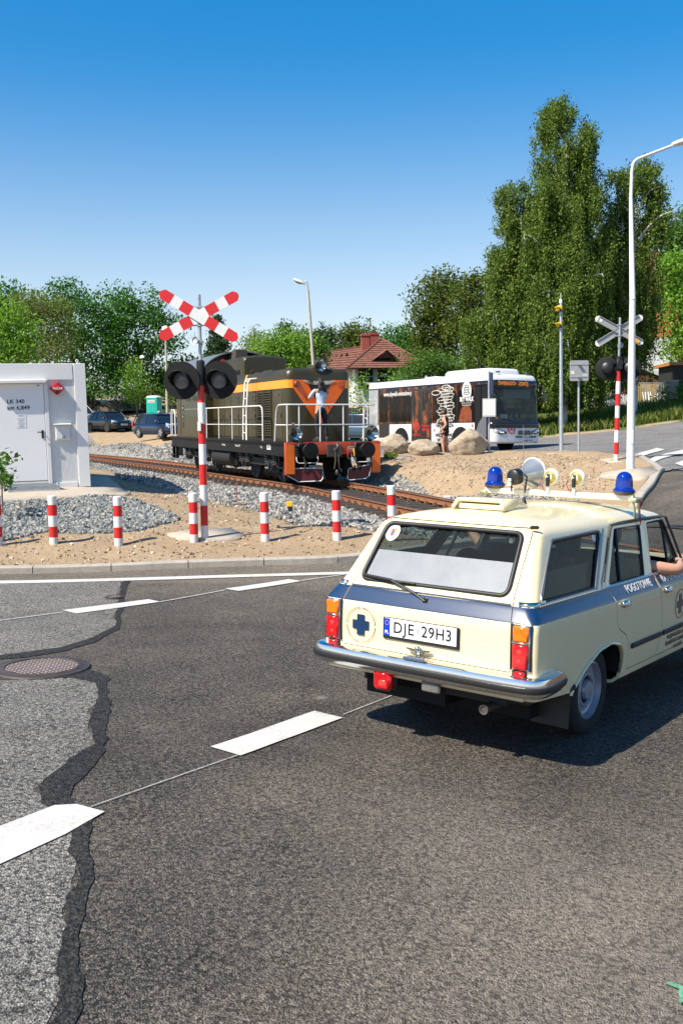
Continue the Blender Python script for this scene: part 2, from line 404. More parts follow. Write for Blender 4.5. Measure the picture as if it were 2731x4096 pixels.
def npmesh(name, v, f, mats=(), smooth=True, attrs={}):
    me = bpy.data.meshes.new(name); f = np.asarray(f, np.int32); k = f.shape[1]
    me.vertices.add(len(v)); me.vertices.foreach_set('co', np.asarray(v, np.float32).ravel())
    me.loops.add(f.size); me.loops.foreach_set('vertex_index', f.ravel())
    me.polygons.add(len(f)); me.polygons.foreach_set('loop_start', np.arange(0, f.size, k, dtype=np.int32)); me.polygons.foreach_set('loop_total', np.full(len(f), k, np.int32))
    for a, w in attrs.items():
        at = me.attributes.new(a, 'FLOAT', 'POINT'); at.data.foreach_set('value', np.asarray(w, np.float32))
    for m in mats: me.materials.append(m)
    me.polygons.foreach_set('use_smooth', np.full(len(f), smooth)); me.update(calc_edges=True)
    return me
def geo(a, b, s0, g):
    out = [a]; s = s0
    while out[-1] < b: out.append(out[-1] + s); s *= g
    return out

# ------------------------------------------------------------ ground material
def node(n, t, **kw):
    x = n.new(t)
    for k, v in kw.items(): setattr(x, k, v)
    return x
def ramp(n, l, fac, stops):
    r = n.new('ShaderNodeValToRGB'); e = r.color_ramp.elements
    while len(e) < len(stops): e.new(.5)
    for i, (p, c) in enumerate(stops): e[i].position = p; e[i].color = (*c, 1) if len(c) == 3 else c
    l.new(fac, r.inputs[0]); return r.outputs[0]
def noise(n, l, vec, scale, detail=6, rough=.6, dist=0):
    t = n.new('ShaderNodeTexNoise'); t.inputs['Scale'].default_value = scale; t.inputs['Detail'].default_value = detail; t.inputs['Roughness'].default_value = rough; t.inputs['Distortion'].default_value = dist
    l.new(vec, t.inputs['Vector']); return t.outputs['Fac']
def voro(n, l, vec, scale, feature='F1', out='Distance', rand=1):
    t = n.new('ShaderNodeTexVoronoi'); t.feature = feature; t.inputs['Scale'].default_value = scale; t.inputs['Randomness'].default_value = rand
    l.new(vec, t.inputs['Vector']); return t.outputs[out]
def mixc(n, l, fac, a, b, mode='MIX'):
    m = n.new('ShaderNodeMix'); m.data_type = 'RGBA'; m.blend_type = mode
    for s, x in ((0, fac), (6, a), (7, b)):
        if isinstance(x, (int, float)): m.inputs[s].default_value = x
        elif isinstance(x, tuple): m.inputs[s].default_value = (*x, 1)
        else: l.new(x, m.inputs[s])
    return m.outputs[2]
def mth(n, l, op, a, b=0.0, clamp=False):
    m = n.new('ShaderNodeMath'); m.operation = op; m.use_clamp = clamp
    for s, x in ((0, a), (1, b)):
        if isinstance(x, (int, float)): m.inputs[s].default_value = x
        else: l.new(x, m.inputs[s])
    return m.outputs[0]
def bumpn(n, l, p, h, strength, dist):
    b = n.new('ShaderNodeBump'); b.inputs['Strength'].default_value = strength; b.inputs['Distance'].default_value = dist
    l.new(h, b.inputs['Height']); l.new(b.outputs[0], p.inputs['Normal'])
def ground_mat():
    m, n, l, p = newmat('ground'); tc = n.new('ShaderNodeTexCoord').outputs['Object']
    p.inputs['Roughness'].default_value = .95; p.inputs['Specular IOR Level'].default_value = .15
    big = noise(n, l, tc, .35, 5); med = noise(n, l, tc, 3.0, 8, .7); fine = noise(n, l, tc, 26, 6, .7)
    dirt = ramp(n, l, med, [(.25, (.175, .122, .066)), (.5, (.285, .212, .125)), (.75, (.41, .33, .215))])
    dirt = mixc(n, l, .5, dirt, ramp(n, l, fine, [(.3, (.20, .135, .085)), (.7, (.50, .37, .255))]))
    dirt = mixc(n, l, ramp(n, l, big, [(.4, (0, 0, 0)), (.7, (.6, .6, .6))]), dirt, (.29, .205, .125))
    vc = voro(n, l, tc, 17, out='Color'); vd = voro(n, l, tc, 17)
    sep = n.new('ShaderNodeSeparateColor'); l.new(vc, sep.inputs[0])
    st = ramp(n, l, sep.outputs[0], [(0, (.16, .16, .15)), (.5, (.30, .30, .28)), (.8, (.42, .41, .38)), (1, (.45, .36, .27))])
    at = n.new('ShaderNodeAttribute'); at.attribute_name = 'gravel'
    gm = mth(n, l, 'ADD', at.outputs['Fac'], mth(n, l, 'MULTIPLY', mth(n, l, 'SUBTRACT', med, .5), .9))
    gm = mth(n, l, 'GREATER_THAN', gm, .5)
    c = mixc(n, l, gm, dirt, st)
    ag = n.new('ShaderNodeAttribute'); ag.attribute_name = 'grass'
    g = ramp(n, l, fine, [(.3, (.035, .06, .012)), (.7, (.10, .15, .035))])
    gg = mth(n, l, 'GREATER_THAN', mth(n, l, 'ADD', ag.outputs['Fac'], mth(n, l, 'MULTIPLY', mth(n, l, 'SUBTRACT', med, .5), .8)), .5)
    c = mixc(n, l, gg, c, g); l.new(c, p.inputs['Base Color'])
    h = mth(n, l, 'ADD', mth(n, l, 'MULTIPLY', fine, .5), mth(n, l, 'MULTIPLY', med, .9))
    h = mth(n, l, 'ADD', h, mth(n, l, 'MULTIPLY', mth(n, l, 'MULTIPLY', gm, vd), -2.0))
    bumpn(n, l, p, h, .9, .05)
    return m
GRAVEL = [GD(x, y) for x, y in [(-120, 1165), (0, 1160), (150, 1155), (256, 1151), (340, 1172), (414, 1203), (330, 1228), (256, 1240), (110, 1236), (0, 1258), (-120, 1262)]]
GRAVEL = [(p.x, p.y) for p in GRAVEL]
BAL = [GD(x, y) for x, y in [(206, 1083), (270, 1104), (400, 1135), (500, 1165), (600, 1190), (700, 1214), (840, 1232)]]
BAL = [(-24, 60), (-13, 36)] + [(p.x, p.y) for p in BAL] + [(2.5, 14.9), (4.3, 16.3)] + [GD(x, y)[:2] for x, y in [(1330, 1160), (1240, 1145), (1150, 1140), (1050, 1134), (1000, 1118), (930, 1098), (850, 1078)]] + [(-.4, 34), (-3, 42), (-9, 55), (-16, 68), (-30, 92)]
BAL2 = [(p.x, p.y) for p in [PD(300, 1045, 54), PD(335, 1022, 57), PD(395, 1018, 56), PD(600, 1015, 56), PD(640, 1050, 46), PD(420, 1062, 45)]]
GRASS = [(p[0], p[1]) for p in [xy(1225, 1004, 47.6), xy(1400, 990, 48.1), xy(1568, 967, 49), (45, 54), (60, 70), (40, 75), (10, 90), (-5, 90), (2, 58)]]
xs = sorted(set(np.round([-v for v in geo(9.5, 1500, .2, 1.12)] + list(np.arange(-9.5, 9.5, .14)) + geo(9.5, 1500, .2, 1.12), 4)))
ys = sorted(set(np.round([11.5 - v for v in geo(.3, 400, .5, 1.3)] + list(np.arange(11.5, 34, .14)) + geo(34, 3000, .18, 1.045), 4)))
v, f, X, Y = tensor(np.array(xs), np.array(ys), dirt_z)
def softmask(poly, w):
    d = polydist(X, Y, poly); return np.where(inpoly(X, Y, poly), .5 + np.clip(d / w, 0, 1) * .5, .5 - np.clip(d / w, 0, 1) * .5).ravel()
gm = np.maximum.reduce([softmask(GRAVEL, .5), softmask(BAL, .35), softmask(BAL2, .8)])
far = np.clip((np.hypot(X, Y - 20) - 105) / 10, 0, 1).ravel()
gr = np.maximum(softmask(GRASS, .6), far)
tag(link('ground', npmesh('ground', v, f, [ground_mat()], True, {'gravel': gm, 'grass': gr})), kind='structure')

# ------------------------------------------------------------ asphalt
def asphalt_mat(name, dark, mid, light, dust, scale=150, amt=1.0):
    m, n, l, p = newmat(name); tc = n.new('ShaderNodeTexCoord').outputs['Object']
    p.inputs['Roughness'].default_value = .82; p.inputs['Specular IOR Level'].default_value = .3
    def chips(sc):
        st = voro(n, l, tc, sc, out='Color'); sep = n.new('ShaderNodeSeparateColor'); l.new(st, sep.inputs[0]); return sep.outputs[0]
    c1, c2 = chips(scale), chips(scale * .52); sd = voro(n, l, tc, scale)
    pits = noise(n, l, tc, scale * .38, 3, .7); wear = noise(n, l, tc, 1.3, 7, .65); big = noise(n, l, tc, .3, 4, .55)
    hi = tuple(min(1, x * 1.5) for x in light)
    stone = ramp(n, l, c1, [(0, dark), (.50, mid), (.78, light), (1, hi)])
    stone = mixc(n, l, .45, stone, ramp(n, l, c2, [(0, tuple(x * .6 for x in dark)), (.55, mid), (.86, light), (1, hi)]))
    c = mixc(n, l, ramp(n, l, pits, [(.40, (1, 1, 1)), (.52, (0, 0, 0))]), stone, tuple(x * .35 for x in dark))
    at = n.new('ShaderNodeAttribute'); at.attribute_name = 'dust'
    w = mth(n, l, 'ADD', mth(n, l, 'MULTIPLY', wear, .55), mth(n, l, 'MULTIPLY', big, .5)); w = mth(n, l, 'ADD', w, mth(n, l, 'MULTIPLY', at.outputs['Fac'], .42))
    wf = mth(n, l, 'MULTIPLY', ramp(n, l, w, [(.46, (0, 0, 0)), (.90, (.85 * amt,) * 3)]), ramp(n, l, pits, [(.38, (.35, .35, .35)), (.55, (1, 1, 1))]))
    c = mixc(n, l, wf, c, mixc(n, l, .5, dust, mixc(n, l, 1.0, stone, (1.7, 1.62, 1.5), 'MULTIPLY')))
    c = mixc(n, l, ramp(n, l, noise(n, l, mth_vec(n, l, tc, (9, 4, 0)), .55, 5, .6), [(.50, (0, 0, 0)), (.68, (.55, .55, .55))]), c, mixc(n, l, 1.0, c, (.55, .54, .53), 'MULTIPLY'))
    wv = node(n, 'ShaderNodeTexWave'); wv.inputs['Scale'].default_value = .19; wv.inputs['Distortion'].default_value = 3.5; wv.inputs['Detail'].default_value = 2; mpn = node(n, 'ShaderNodeMapping'); mpn.inputs['Rotation'].default_value = (0, 0, .92); l.new(tc, mpn.inputs[0]); l.new(mpn.outputs[0], wv.inputs[0]); c = mixc(n, l, ramp(n, l, wv.outputs['Fac'], [(.72, (0, 0, 0)), (.95, (.35, .35, .35))]), c, mixc(n, l, 1.0, c, (1.35, 1.3, 1.25), 'MULTIPLY'))
    spots = voro(n, l, tc, .8); c = mixc(n, l, ramp(n, l, spots, [(.02, (.8, .8, .8)), (.045, (0, 0, 0))]), c, (.018, .018, .018))
    sp2 = voro(n, l, mth_vec(n, l, tc, (3.7, 1.1, 0)), .75); c = mixc(n, l, ramp(n, l, sp2, [(.015, (.55, .55, .55)), (.05, (0, 0, 0))]), c, (.30, .26, .21))
    l.new(c, p.inputs['Base Color'])
    h = mth(n, l, 'SUBTRACT', mth(n, l, 'MULTIPLY', pits, 1.4), mth(n, l, 'MULTIPLY', sd, .9))
    bumpn(n, l, p, h, .75, .014)
    return m
def mth_vec(n, l, v, off):
    a = n.new('ShaderNodeVectorMath'); a.operation = 'ADD'; l.new(v, a.inputs[0]); a.inputs[1].default_value = off; return a.outputs[0]
A_NEW = asphalt_mat('new_asphalt', (.033, .029, .0255), (.057, .050, .043), (.140, .120, .098), (.26, .225, .182), 125, .95)
A_OLD = asphalt_mat('old_asphalt', (.088, .083, .076), (.165, .156, .142), (.285, .27, .245), (.26, .24, .21), 120, .6)
A_TAR = asphalt_mat('tar_band', (.013, .013, .0132), (.023, .022, .0215), (.042, .040, .037), (.05, .045, .04), 85, .3)
A_FAR = asphalt_mat('street_asphalt', (.16, .155, .15), (.20, .19, .185), (.27, .26, .25), (.26, .24, .21), 90, .6)
rx = sorted(set(np.round(list(np.arange(-14, 14, .3)) + [-v for v in geo(14, 46, .5, 1.2)] + geo(14, 61, .5, 1.2), 3)))
ry = sorted(set(np.round([2 - v for v in geo(0, 42, .4, 1.3)] + list(np.arange(2, 30, .3)) + geo(30, 58, .5, 1.03), 3)))
v, f, X, Y = tensor(np.array(rx), np.array(ry), ZN)
cxm = v[f].mean(1); keep = inpoly(cxm[:, 0], cxm[:, 1], ROAD) | (polydist(cxm[:, 0], cxm[:, 1], ROAD) < .45)
f = f[keep]
dust = np.clip((X + .7) / 1.7, 0, 1) * np.clip((6.0 - Y) / 2.0, 0, 1) * .95 + (np.clip((Y - 9.0) / 4.0, 0, 1) * .55 + np.clip((Y - 12.3 - .04 * X) / .3, 0, 1) * .9) * np.clip((15.5 - Y) / .5, 0, 1) * np.clip((4 - X) / 2, 0, 1) + .5 * np.clip((X - 4.5) / 2, 0, 1) * np.clip((Y - 14) / 3, 0, 1)
tag(link('road', npmesh('road', v, f, [A_NEW], True, {'dust': dust.ravel()})), kind='structure')
def drape(name, poly, off, m, step=.18, wob=0.0, seed=1, thick=0):
    """a flat sheet over the terrain from a plan outline"""
    P = []
    n = len(poly)
    for i in range(n):
        a = Vector(poly[i][:2]); b = Vector(poly[(i + 1) % n][:2]); k = max(1, int((b - a).length / step))
        for j in range(k): P.append(a + (b - a) * (j / k))
    if wob:
        A = np.array([tuple(p) for p in P]); A[:, 0] += fnoise(A[:, 0], A[:, 1], .3, seed, 5) * wob; A[:, 1] += fnoise(A[:, 0], A[:, 1], .3, seed + 50, 5) * wob; P = [Vector(p) for p in A]
    bm = bmesh.new(); vs = [bm.verts.new((p.x, p.y, 0)) for p in P]
    es = [bm.edges.new((vs[i], vs[(i + 1) % len(vs)])) for i in range(len(vs))]
    bmesh.ops.triangle_fill(bm, use_beauty=True, use_dissolve=False, edges=es)
    for it in range(3):
        lo = [e for e in bm.edges if e.calc_length() > .9]
        if not lo: break
        bmesh.ops.subdivide_edges(bm, edges=lo, cuts=1); bmesh.ops.triangulate(bm, faces=bm.faces)
    A = np.array([tuple(q.co) for q in bm.verts]); z = ZN(A[:, 0], A[:, 1]) + off
    for q, zz in zip(bm.verts, z): q.co.z = zz
    bmesh.ops.recalc_face_normals(bm, faces=bm.faces)
    if sum(fc.normal.z for fc in bm.faces) < 0: bmesh.ops.reverse_faces(bm, faces=bm.faces)
    me = bpy.data.meshes.new(name); bm.to_mesh(me); bm.free()
    return link(name, me, None, [m], 180)
def gp(pts, off=0.0): return [tuple(GD(x, y, off)[:2]) for x, y in pts]
# far street behind the island: paler asphalt
tag(drape('side_street', KRs[32:] + [xy(860, 1042, 38), (-2, 51), xy(1000, 1010, 49.5), xy(1250, 1005, 46.8), xy(1400, 991, 47.3), xy(1568, 968, 48.3), xy(1800, 930, 49.8), (58, 56), (58, 20), (24, 17), xy(1568, 1100, 21.5), xy(1545, 1090, 22.2)], .02, A_FAR, .5), kind='structure')
old = gp([(300, 1332), (278, 1338), (268, 1400), (262, 1440), (210, 1468), (140, 1490), (60, 1502), (-80, 1512), (-200, 1420), (-260, 1336), (-100, 1334)])
tag(drape('old_road_surface', old, .003, A_OLD, .05, .16, 2), kind='structure')
old2 = gp([(-160, 1570), (60, 1563), (160, 1556), (228, 1570), (232, 1600), (205, 1640), (214, 1690), (222, 1712), (170, 1742), (100, 1795), (88, 1812), (110, 1850), (170, 1890), (172, 1990), (150, 2100), (132, 2200), (120, 2352), (100, 2600), (-500, 2600), (-350, 1900)])
o_old = drape('old_road_surface', old2, .003, A_OLD, .04, .10, 7); tag(o_old, kind='structure')
tar = gp([(300, 1334), (278, 1338), (262, 1438), (210, 1466), (140, 1488), (30, 1503), (-60, 1512), (-60, 1519), (60, 1511), (150, 1496), (220, 1475), (272, 1446), (292, 1345)])
tag(drape('tar_seam', tar, .006, A_TAR, .05, .06, 11), kind='structure')
tar2 = gp([(60, 1564), (160, 1556), (226, 1568), (230, 1600), (203, 1640), (212, 1690), (220, 1710), (168, 1740), (98, 1792), (86, 1810), (108, 1848), (170, 1885), (172, 1990), (150, 2100), (130, 2200), (118, 2352), (96, 2600), (162, 2600), (176, 2352), (190, 2150), (208, 1980), (214, 1876), (168, 1838), (170, 1803), (226, 1752), (247, 1700), (254, 1600), (252, 1557), (205, 1540), (60, 1552)])
tag(drape('tar_seam', tar2, .006, A_TAR, .03, .10, 12), kind='structure')
# markings
def paint_mat():
    m, n, l, p = newmat('road_paint'); tc = n.new('ShaderNodeTexCoord').outputs['Object']; p.inputs['Roughness'].default_value = .75
    f_ = noise(n, l, tc, 38, 6, .75); g = noise(n, l, tc, 3.5, 5, .6); q = mth(n, l, 'ADD', mth(n, l, 'MULTIPLY', f_, .7), mth(n, l, 'MULTIPLY', g, .45))
    c = ramp(n, l, q, [(.37, (.10, .095, .09)), (.44, (.36, .345, .32)), (.58, (.49, .475, .45))]); c = mixc(n, l, ramp(n, l, noise(n, l, tc, 1.2, 5), [(.45, (0, 0, 0)), (.7, (.5, .5, .5))]), c, (.45, .41, .36))
    l.new(c, p.inputs['Base Color']); bumpn(n, l, p, noise(n, l, tc, 90, 4), .35, .01); return m
PAINT = paint_mat()
def mark(name, pts, m=PAINT, wob=.012, off=.0095): return tag(drape(name, gp(pts, off), off, m, .12, wob, 5), kind='structure')
mark('lane_dash', [(483, 1715), (722, 1633), (788, 1648), (552, 1735)])
mark('lane_dash', [(-150, 2040), (-150, 1960), (0, 1897), (125, 1850), (176, 1847), (241, 1864), (150, 1916), (0, 1985)])
mark('lane_dash', [(143, 1401), (340, 1376), (368, 1382), (175, 1409)])
mark('lane_dash', [(516, 1352), (662, 1330), (693, 1334), (548, 1357)])
mark('edge_line', [(-200, 1338), (0, 1333.5), (400, 1324), (820, 1312), (860, 1310), (860, 1315), (820, 1317.5), (400, 1330.5), (0, 1340), (-200, 1344)], wob=0)
THIN = mat('chalk_line', (.34, .33, .31), .9, var=.3, vscale=20)
for a, b, c, d in [(552, 1731, 208, 1852), (788, 1640, 900, 1596), (693, 1332, 860, 1306), (368, 1381, 516, 1354), (143, 1405, 0, 1424)]:
    mark('chalk_line', [(a, b), (c, d), (c, d + 1.6), (a, b + 1.6)], THIN, .004)
for q in [[(1456, 1058), (1440, 1050), (1508, 1028), (1527, 1032)], [(1500, 1062), (1490, 1056), (1568, 1032), (1600, 1028), (1600, 1038)], [(1550, 1064), (1600, 1048), (1600, 1066), (1568, 1070)]]:
    mark('zebra_stripe', q, PAINT, .01, .04)
MINT = mat('mint_spray', (.10, .26, .16), .8, var=.5, vscale=60)
mark('spray_mark', [(1524, 2259), (1540, 2256), (1575, 2269), (1600, 2283), (1600, 2287), (1560, 2273)], MINT, .02)
mark('spray_mark', [(1556, 2274), (1566, 2272), (1568, 2300), (1560, 2306)], MINT, .02)
# joint where the street meets the track crossing is asphalt too; the kerbs
CONC = mat('concrete', (.33, .295, .25), .9, var=.16, vscale=9, bump=.4, bscale=60)
def kerb(line, side, name='kerb', w=.15, h=.095, seg=1.0):
    P = []
    L = [Vector((x, y, 0)) for x, y in line]; s = 0; acc = [0]
    for i in range(1, len(L)): acc.append(acc[-1] + (L[i] - L[i - 1]).length)
    def at(t):
        t = max(0, min(acc[-1], t))
        for i in range(1, len(L)):
            if t <= acc[i]: u = (t - acc[i - 1]) / max(1e-6, acc[i] - acc[i - 1]); return L[i - 1].lerp(L[i], u), (L[i] - L[i - 1]).normalized()
        return L[-1], (L[-1] - L[-2]).normalized()
    b = MB(); t = 0
    while t < acc[-1]:
        e = min(t + seg, acc[-1]); rings = []
        for k in range(5):
            p, d = at(t + .006 + (e - t - .012) * k / 4); nrm = Vector((-d.y, d.x, 0)) * side
            z = Z(p.x, p.y); q = p + nrm * w
            rings.append([(p.x, p.y, z - .2), (p.x, p.y, z + h - .02), (p.x + nrm.x * .02, p.y + nrm.y * .02, z + h), (q.x, q.y, z + h), (q.x, q.y, z - .2)])
        b.loft(rings); t = e
    return tag(b.build(name, CONC), kind='structure')
kerb(KLs[8:], 1); kerb(KRs[:64], 1)

# ------------------------------------------------------------ railway track
RAIL = mat('rail_rust', (.21, .085, .035), .75, var=.45, vscale=12, bump=.3, bscale=90)
RTOP = mat('rail_head', (.085, .066, .055), .38, .6, var=.3, vscale=20)
STEEL = mat('steel_sleeper', (.05, .037, .03), .75, var=.4, vscale=8)
def offs(k, dz):
    out = []
    for i, p in enumerate(_tp):
        t = (_tp[min(i + 1, len(_tp) - 1)] - _tp[max(i - 1, 0)]); s_ = Vector((t.y, -t.x, 0)).normalized()   # s_ points to loco's right
        cant = .028 * max(0, min(1, (p.y - 19) / 5)) * max(0, min(1, (60 - p.y) / 10))
        out.append(p + s_ * k + Vector((0, 0, dz + (cant if k < 0 else -cant) * (1 if k else 0))))
    return out
prof = [(-.065, -.15), (.065, -.15), (.065, -.138), (.012, -.122), (.008, -.045), (.036, -.036), (.036, -.006), (.028, 0), (-.028, 0), (-.036, -.006), (-.036, -.036), (-.008, -.045), (-.012, -.122), (-.065, -.138)]
for k in (-.75, .75):
    c = offs(k, 0); rings = []
    for i, p in enumerate(c):
        t = (c[min(i + 1, len(c) - 1)] - c[max(i - 1, 0)]); s_ = Vector((t.y, -t.x, 0)).normalized()
        rings.append([p + s_ * u + Vector((0, 0, w)) for u, w in prof])
    b = MB(); b.loft(rings, RAIL)
    nseg = len(prof); b.mats.append(RTOP)
    for i in range(len(rings) - 1):
        for j in (6, 7, 8): b.m[i * nseg + j] = 1
    tag(b.build('rail', smooth=25), kind='structure')
acc = 0; k = 0; b = MB(); fast = MB(); i = 0; dist = 0.0; nxt = 0.0
sl_mats = STEEL
for i in range(len(_tp) - 1):
    a, c = _tp[i], _tp[i + 1]; L = (c - a).length; u = nxt - dist
    while u < L:
        p = a.lerp(c, u / L); t = (c - a).normalized(); ang = math.atan2(t.y, t.x)
        if p.y > 16.0 and p.y < 75:
            Mx = Matrix.Translation(p + Vector((0, 0, -.205))) @ Matrix.Rotation(ang + .03 * math.sin(nxt * 7), 4, 'Z')
            b.add([Mx @ Vector(q) for q in [(-.12, -1.25, -.06), (.12, -1.25, -.06), (.085, -1.2, .05), (-.085, -1.2, .05), (-.12, 1.25, -.06), (.12, 1.25, -.06), (.085, 1.2, .05), (-.085, 1.2, .05)]], [(0, 1, 2, 3), (4, 7, 6, 5), (0, 4, 5, 1), (1, 5, 6, 2), (2, 6, 7, 3), (3, 7, 4, 0)], STEEL)
            for s_ in (-.75, .75):
                for q in (-.1, .1): b.box(Mx @ Vector((0, s_ + q, .075)), (.09, .06, .07), RAIL, Matrix.Rotation(ang, 3, 'Z'))
        nxt += .62; u = nxt - dist
    dist += L
o = b.build('sleepers', smooth=None); tag(o, kind='structure')
# rubber strips where the rails cross the road
GROOVE = mat('crossing_rubber', (.02, .02, .021), .7, var=.3, vscale=10)
for k in (-.66, .66, -.84, .84):
    q = [p for p in offs(k, 0) if p.y < 16.4 and p.y > 5]; w = .07 if abs(k) < .7 else .05
    pl = []
    c0 = [p for p in offs(k - w, 0) if 5 < p.y < 16.4]; c1 = [p for p in offs(k + w, 0) if 5 < p.y < 16.4]
    tag(drape('crossing_strip', [(p.x, p.y) for p in c0] + [(p.x, p.y) for p in c1[::-1]], .016, GROOVE, .5), kind='structure')

# ------------------------------------------------------------ loose stones
def stone_field(name, poly, n, smin, smax, mat_, seed, dmax=60, zf=None, dens_near=True, lift=.3):
    rng = np.random.default_rng(seed); A = np.array(poly); lo, hi = A.min(0), A.max(0)
    P = np.zeros((0, 2))
    while len(P) < n:
        q = rng.random((n * 4, 2)) * (hi - lo) + lo
        # more stones where they are near enough to be seen singly
        if dens_near: q = q[rng.random(len(q)) < np.clip((18 / np.maximum(8, np.hypot(q[:, 0], q[:, 1]))) ** 1.6, 0, 1)]
        ok = inpoly(q[:, 0], q[:, 1], poly); P = np.r_[P, q[ok]]
    P = P[:n]
    base = np.array([(-1, -1, -1), (1, -1, -1), (1, 1, -1), (-1, 1, -1), (-1, -1, 1), (1, -1, 1), (1, 1, 1), (-1, 1, 1)], float) * .55
    F6 = np.array([(0, 3, 2, 1), (4, 5, 6, 7), (0, 1, 5, 4), (1, 2, 6, 5), (2, 3, 7, 6), (3, 0, 4, 7)])
    V = base[None] + rng.normal(0, .22, (n, 8, 3))
    s = smin + (smax - smin) * rng.random(n) ** 1.6
    V = V * (s[:, None] * (.6 + .8 * rng.random((n, 3))))[:, None, :]
    q = rng.normal(size=(n, 4)); q /= np.linalg.norm(q, axis=1)[:, None]; w, x, y, z = q.T
    Rm = np.stack([np.stack([1 - 2 * (y * y + z * z), 2 * (x * y - z * w), 2 * (x * z + y * w)], -1), np.stack([2 * (x * y + z * w), 1 - 2 * (x * x + z * z), 2 * (y * z - x * w)], -1), np.stack([2 * (x * z - y * w), 2 * (y * z + x * w), 1 - 2 * (x * x + y * y)], -1)], 1)
    V = np.einsum('nij,nkj->nki', Rm, V)
    zz = (zf or dirt_z)(P[:, 0], P[:, 1]) + s * lift
    V = V + np.c_[P, zz][:, None, :]
    Fa = (F6[None] + (np.arange(n) * 8)[:, None, None]).reshape(-1, 4)
    me = npmesh(name, V.reshape(-1, 3), Fa, [mat_], False, {'tone': np.repeat(rng.random(n), 8)})
    return tag(link(name, me), kind='stuff')
def stone_mat(name, stops):
    m, n, l, p = newmat(name); at = n.new('ShaderNodeAttribute'); at.attribute_name = 'tone'
    tc = n.new('ShaderNodeTexCoord').outputs['Object']; t = mth(n, l, 'ADD', at.outputs['Fac'], mth(n, l, 'MULTIPLY', mth(n, l, 'SUBTRACT', noise(n, l, tc, 30, 4), .5), .5))
    l.new(ramp(n, l, t, stops), p.inputs['Base Color']); p.inputs['Roughness'].default_value = .9; p.inputs['Specular IOR Level'].default_value = .2
    return m
ST_B = stone_mat('ballast_granite', [(0, (.10, .10, .095)), (.35, (.20, .198, .188)), (.7, (.33, .318, .295)), (.9, (.40, .37, .325)), (1, (.34, .265, .20))])
ST_G = stone_mat('dark_gravel', [(0, (.09, .10, .10)), (.5, (.20, .215, .21)), (.85, (.33, .33, .31)), (1, (.36, .28, .21))])
ST_D = stone_mat('clods', [(0, (.17, .12, .075)), (.4, (.28, .20, .125)), (.8, (.42, .32, .22)), (1, (.45, .43, .40))])
def bal_z(X, Y):
    z = dirt_z(X, Y); return z
stone_field('ballast_stones', BAL, 115000, .018, .052, ST_B, 1)
stone_field('ballast_stones', BAL2, 9000, .04, .10, ST_B, 2)
stone_field('gravel_stones', GRAVEL, 26000, .014, .046, ST_G, 3, dens_near=False)
E_DIRT = [p for p in KLs[10:]] + [(3, 17), (1, 20), (-1, 22), (-4, 24), (-9, 26), (-12, 20), (-12, 13)]
stone_field('dirt_clods', [(x, y + .15) for x, y in KLs[14:]] + [(0, 17.5), (-3, 21), (-9, 22), (-10, 13)], 7000, .006, .030, ST_D, 4, lift=.1)
BANK = [GD(x, y)[:2] for x, y in [(850, 1075), (940, 1060), (1100, 1058), (1300, 1055), (1400, 1075), (1430, 1120), (1320, 1150), (1150, 1128), (1000, 1115), (920, 1095)]]
stone_field('bank_clods', [tuple(p) for p in BANK], 4500, .006, .032, ST_D, 5, dens_near=False, lift=.1)
# ------------------------------------------------------------ trees
BARK = mat('bark', (.12, .09, .065), .9, var=.4, vscale=8, bump=.6, bscale=20)
BIRCH = mat('birch_bark', (.50, .48, .44), .8, var=.6, vscale=3, bump=.3, bscale=15)
def leaf_mat(name, a, b, c, trans=.35):
    if name in _mats: return _mats[name]
    m, n, l, p = newmat(name); out = n['Material Output']
    at = n.new('ShaderNodeAttribute'); at.attribute_name = 'tone'
    colr = ramp(n, l, at.outputs['Fac'], [(0, a), (.55, b), (1, c)])
    l.new(colr, p.inputs['Base Color']); p.inputs['Roughness'].default_value = .6; p.inputs['Specular IOR Level'].default_value = .1
    tr = n.new('ShaderNodeBsdfTranslucent'); l.new(mixc(n, l, 1.0, colr, (1.0, 1.25, .55), 'MULTIPLY'), tr.inputs[0])
    mx = n.new('ShaderNodeMixShader'); mx.inputs[0].default_value = trans
    l.new(p.outputs[0], mx.inputs[1]); l.new(tr.outputs[0], mx.inputs[2]); l.new(mx.outputs[0], out.inputs[0])
    _mats[name] = m; return m
LEAVES = {
 'dark': leaf_mat('leaves_dark', (0.0297, 0.0799, 0.0157), (0.0595, 0.1597, 0.0266), (0.1209, 0.2819, 0.0470)),
 'mid': leaf_mat('leaves_mid', (0.0467, 0.0918, 0.0200), (0.0918, 0.1750, 0.0333), (0.1667, 0.2835, 0.0584)),
 'bright': leaf_mat('leaves_bright', (0.0798, 0.1515, 0.0223), (0.1674, 0.3031, 0.0430), (0.3031, 0.4785, 0.0798)),
 'olive': leaf_mat('leaves_olive', (0.0918, 0.1134, 0.0367), (0.1667, 0.2001, 0.0667), (0.2835, 0.3168, 0.1167)),
 'birch': leaf_mat('leaves_birch', (0.0459, 0.0736, 0.0151), (0.1070, 0.1620, 0.0302), (0.2420, 0.3068, 0.0604), .25),
 'fir': leaf_mat('needles', (0.0203, 0.0435, 0.0203), (0.0406, 0.0798, 0.0319), (0.0725, 0.1232, 0.0435), .1),
 'oak': leaf_mat('leaves_oak', (0.0471, 0.0653, 0.0145), (0.0943, 0.1269, 0.0254), (0.1994, 0.2356, 0.0507)),
}
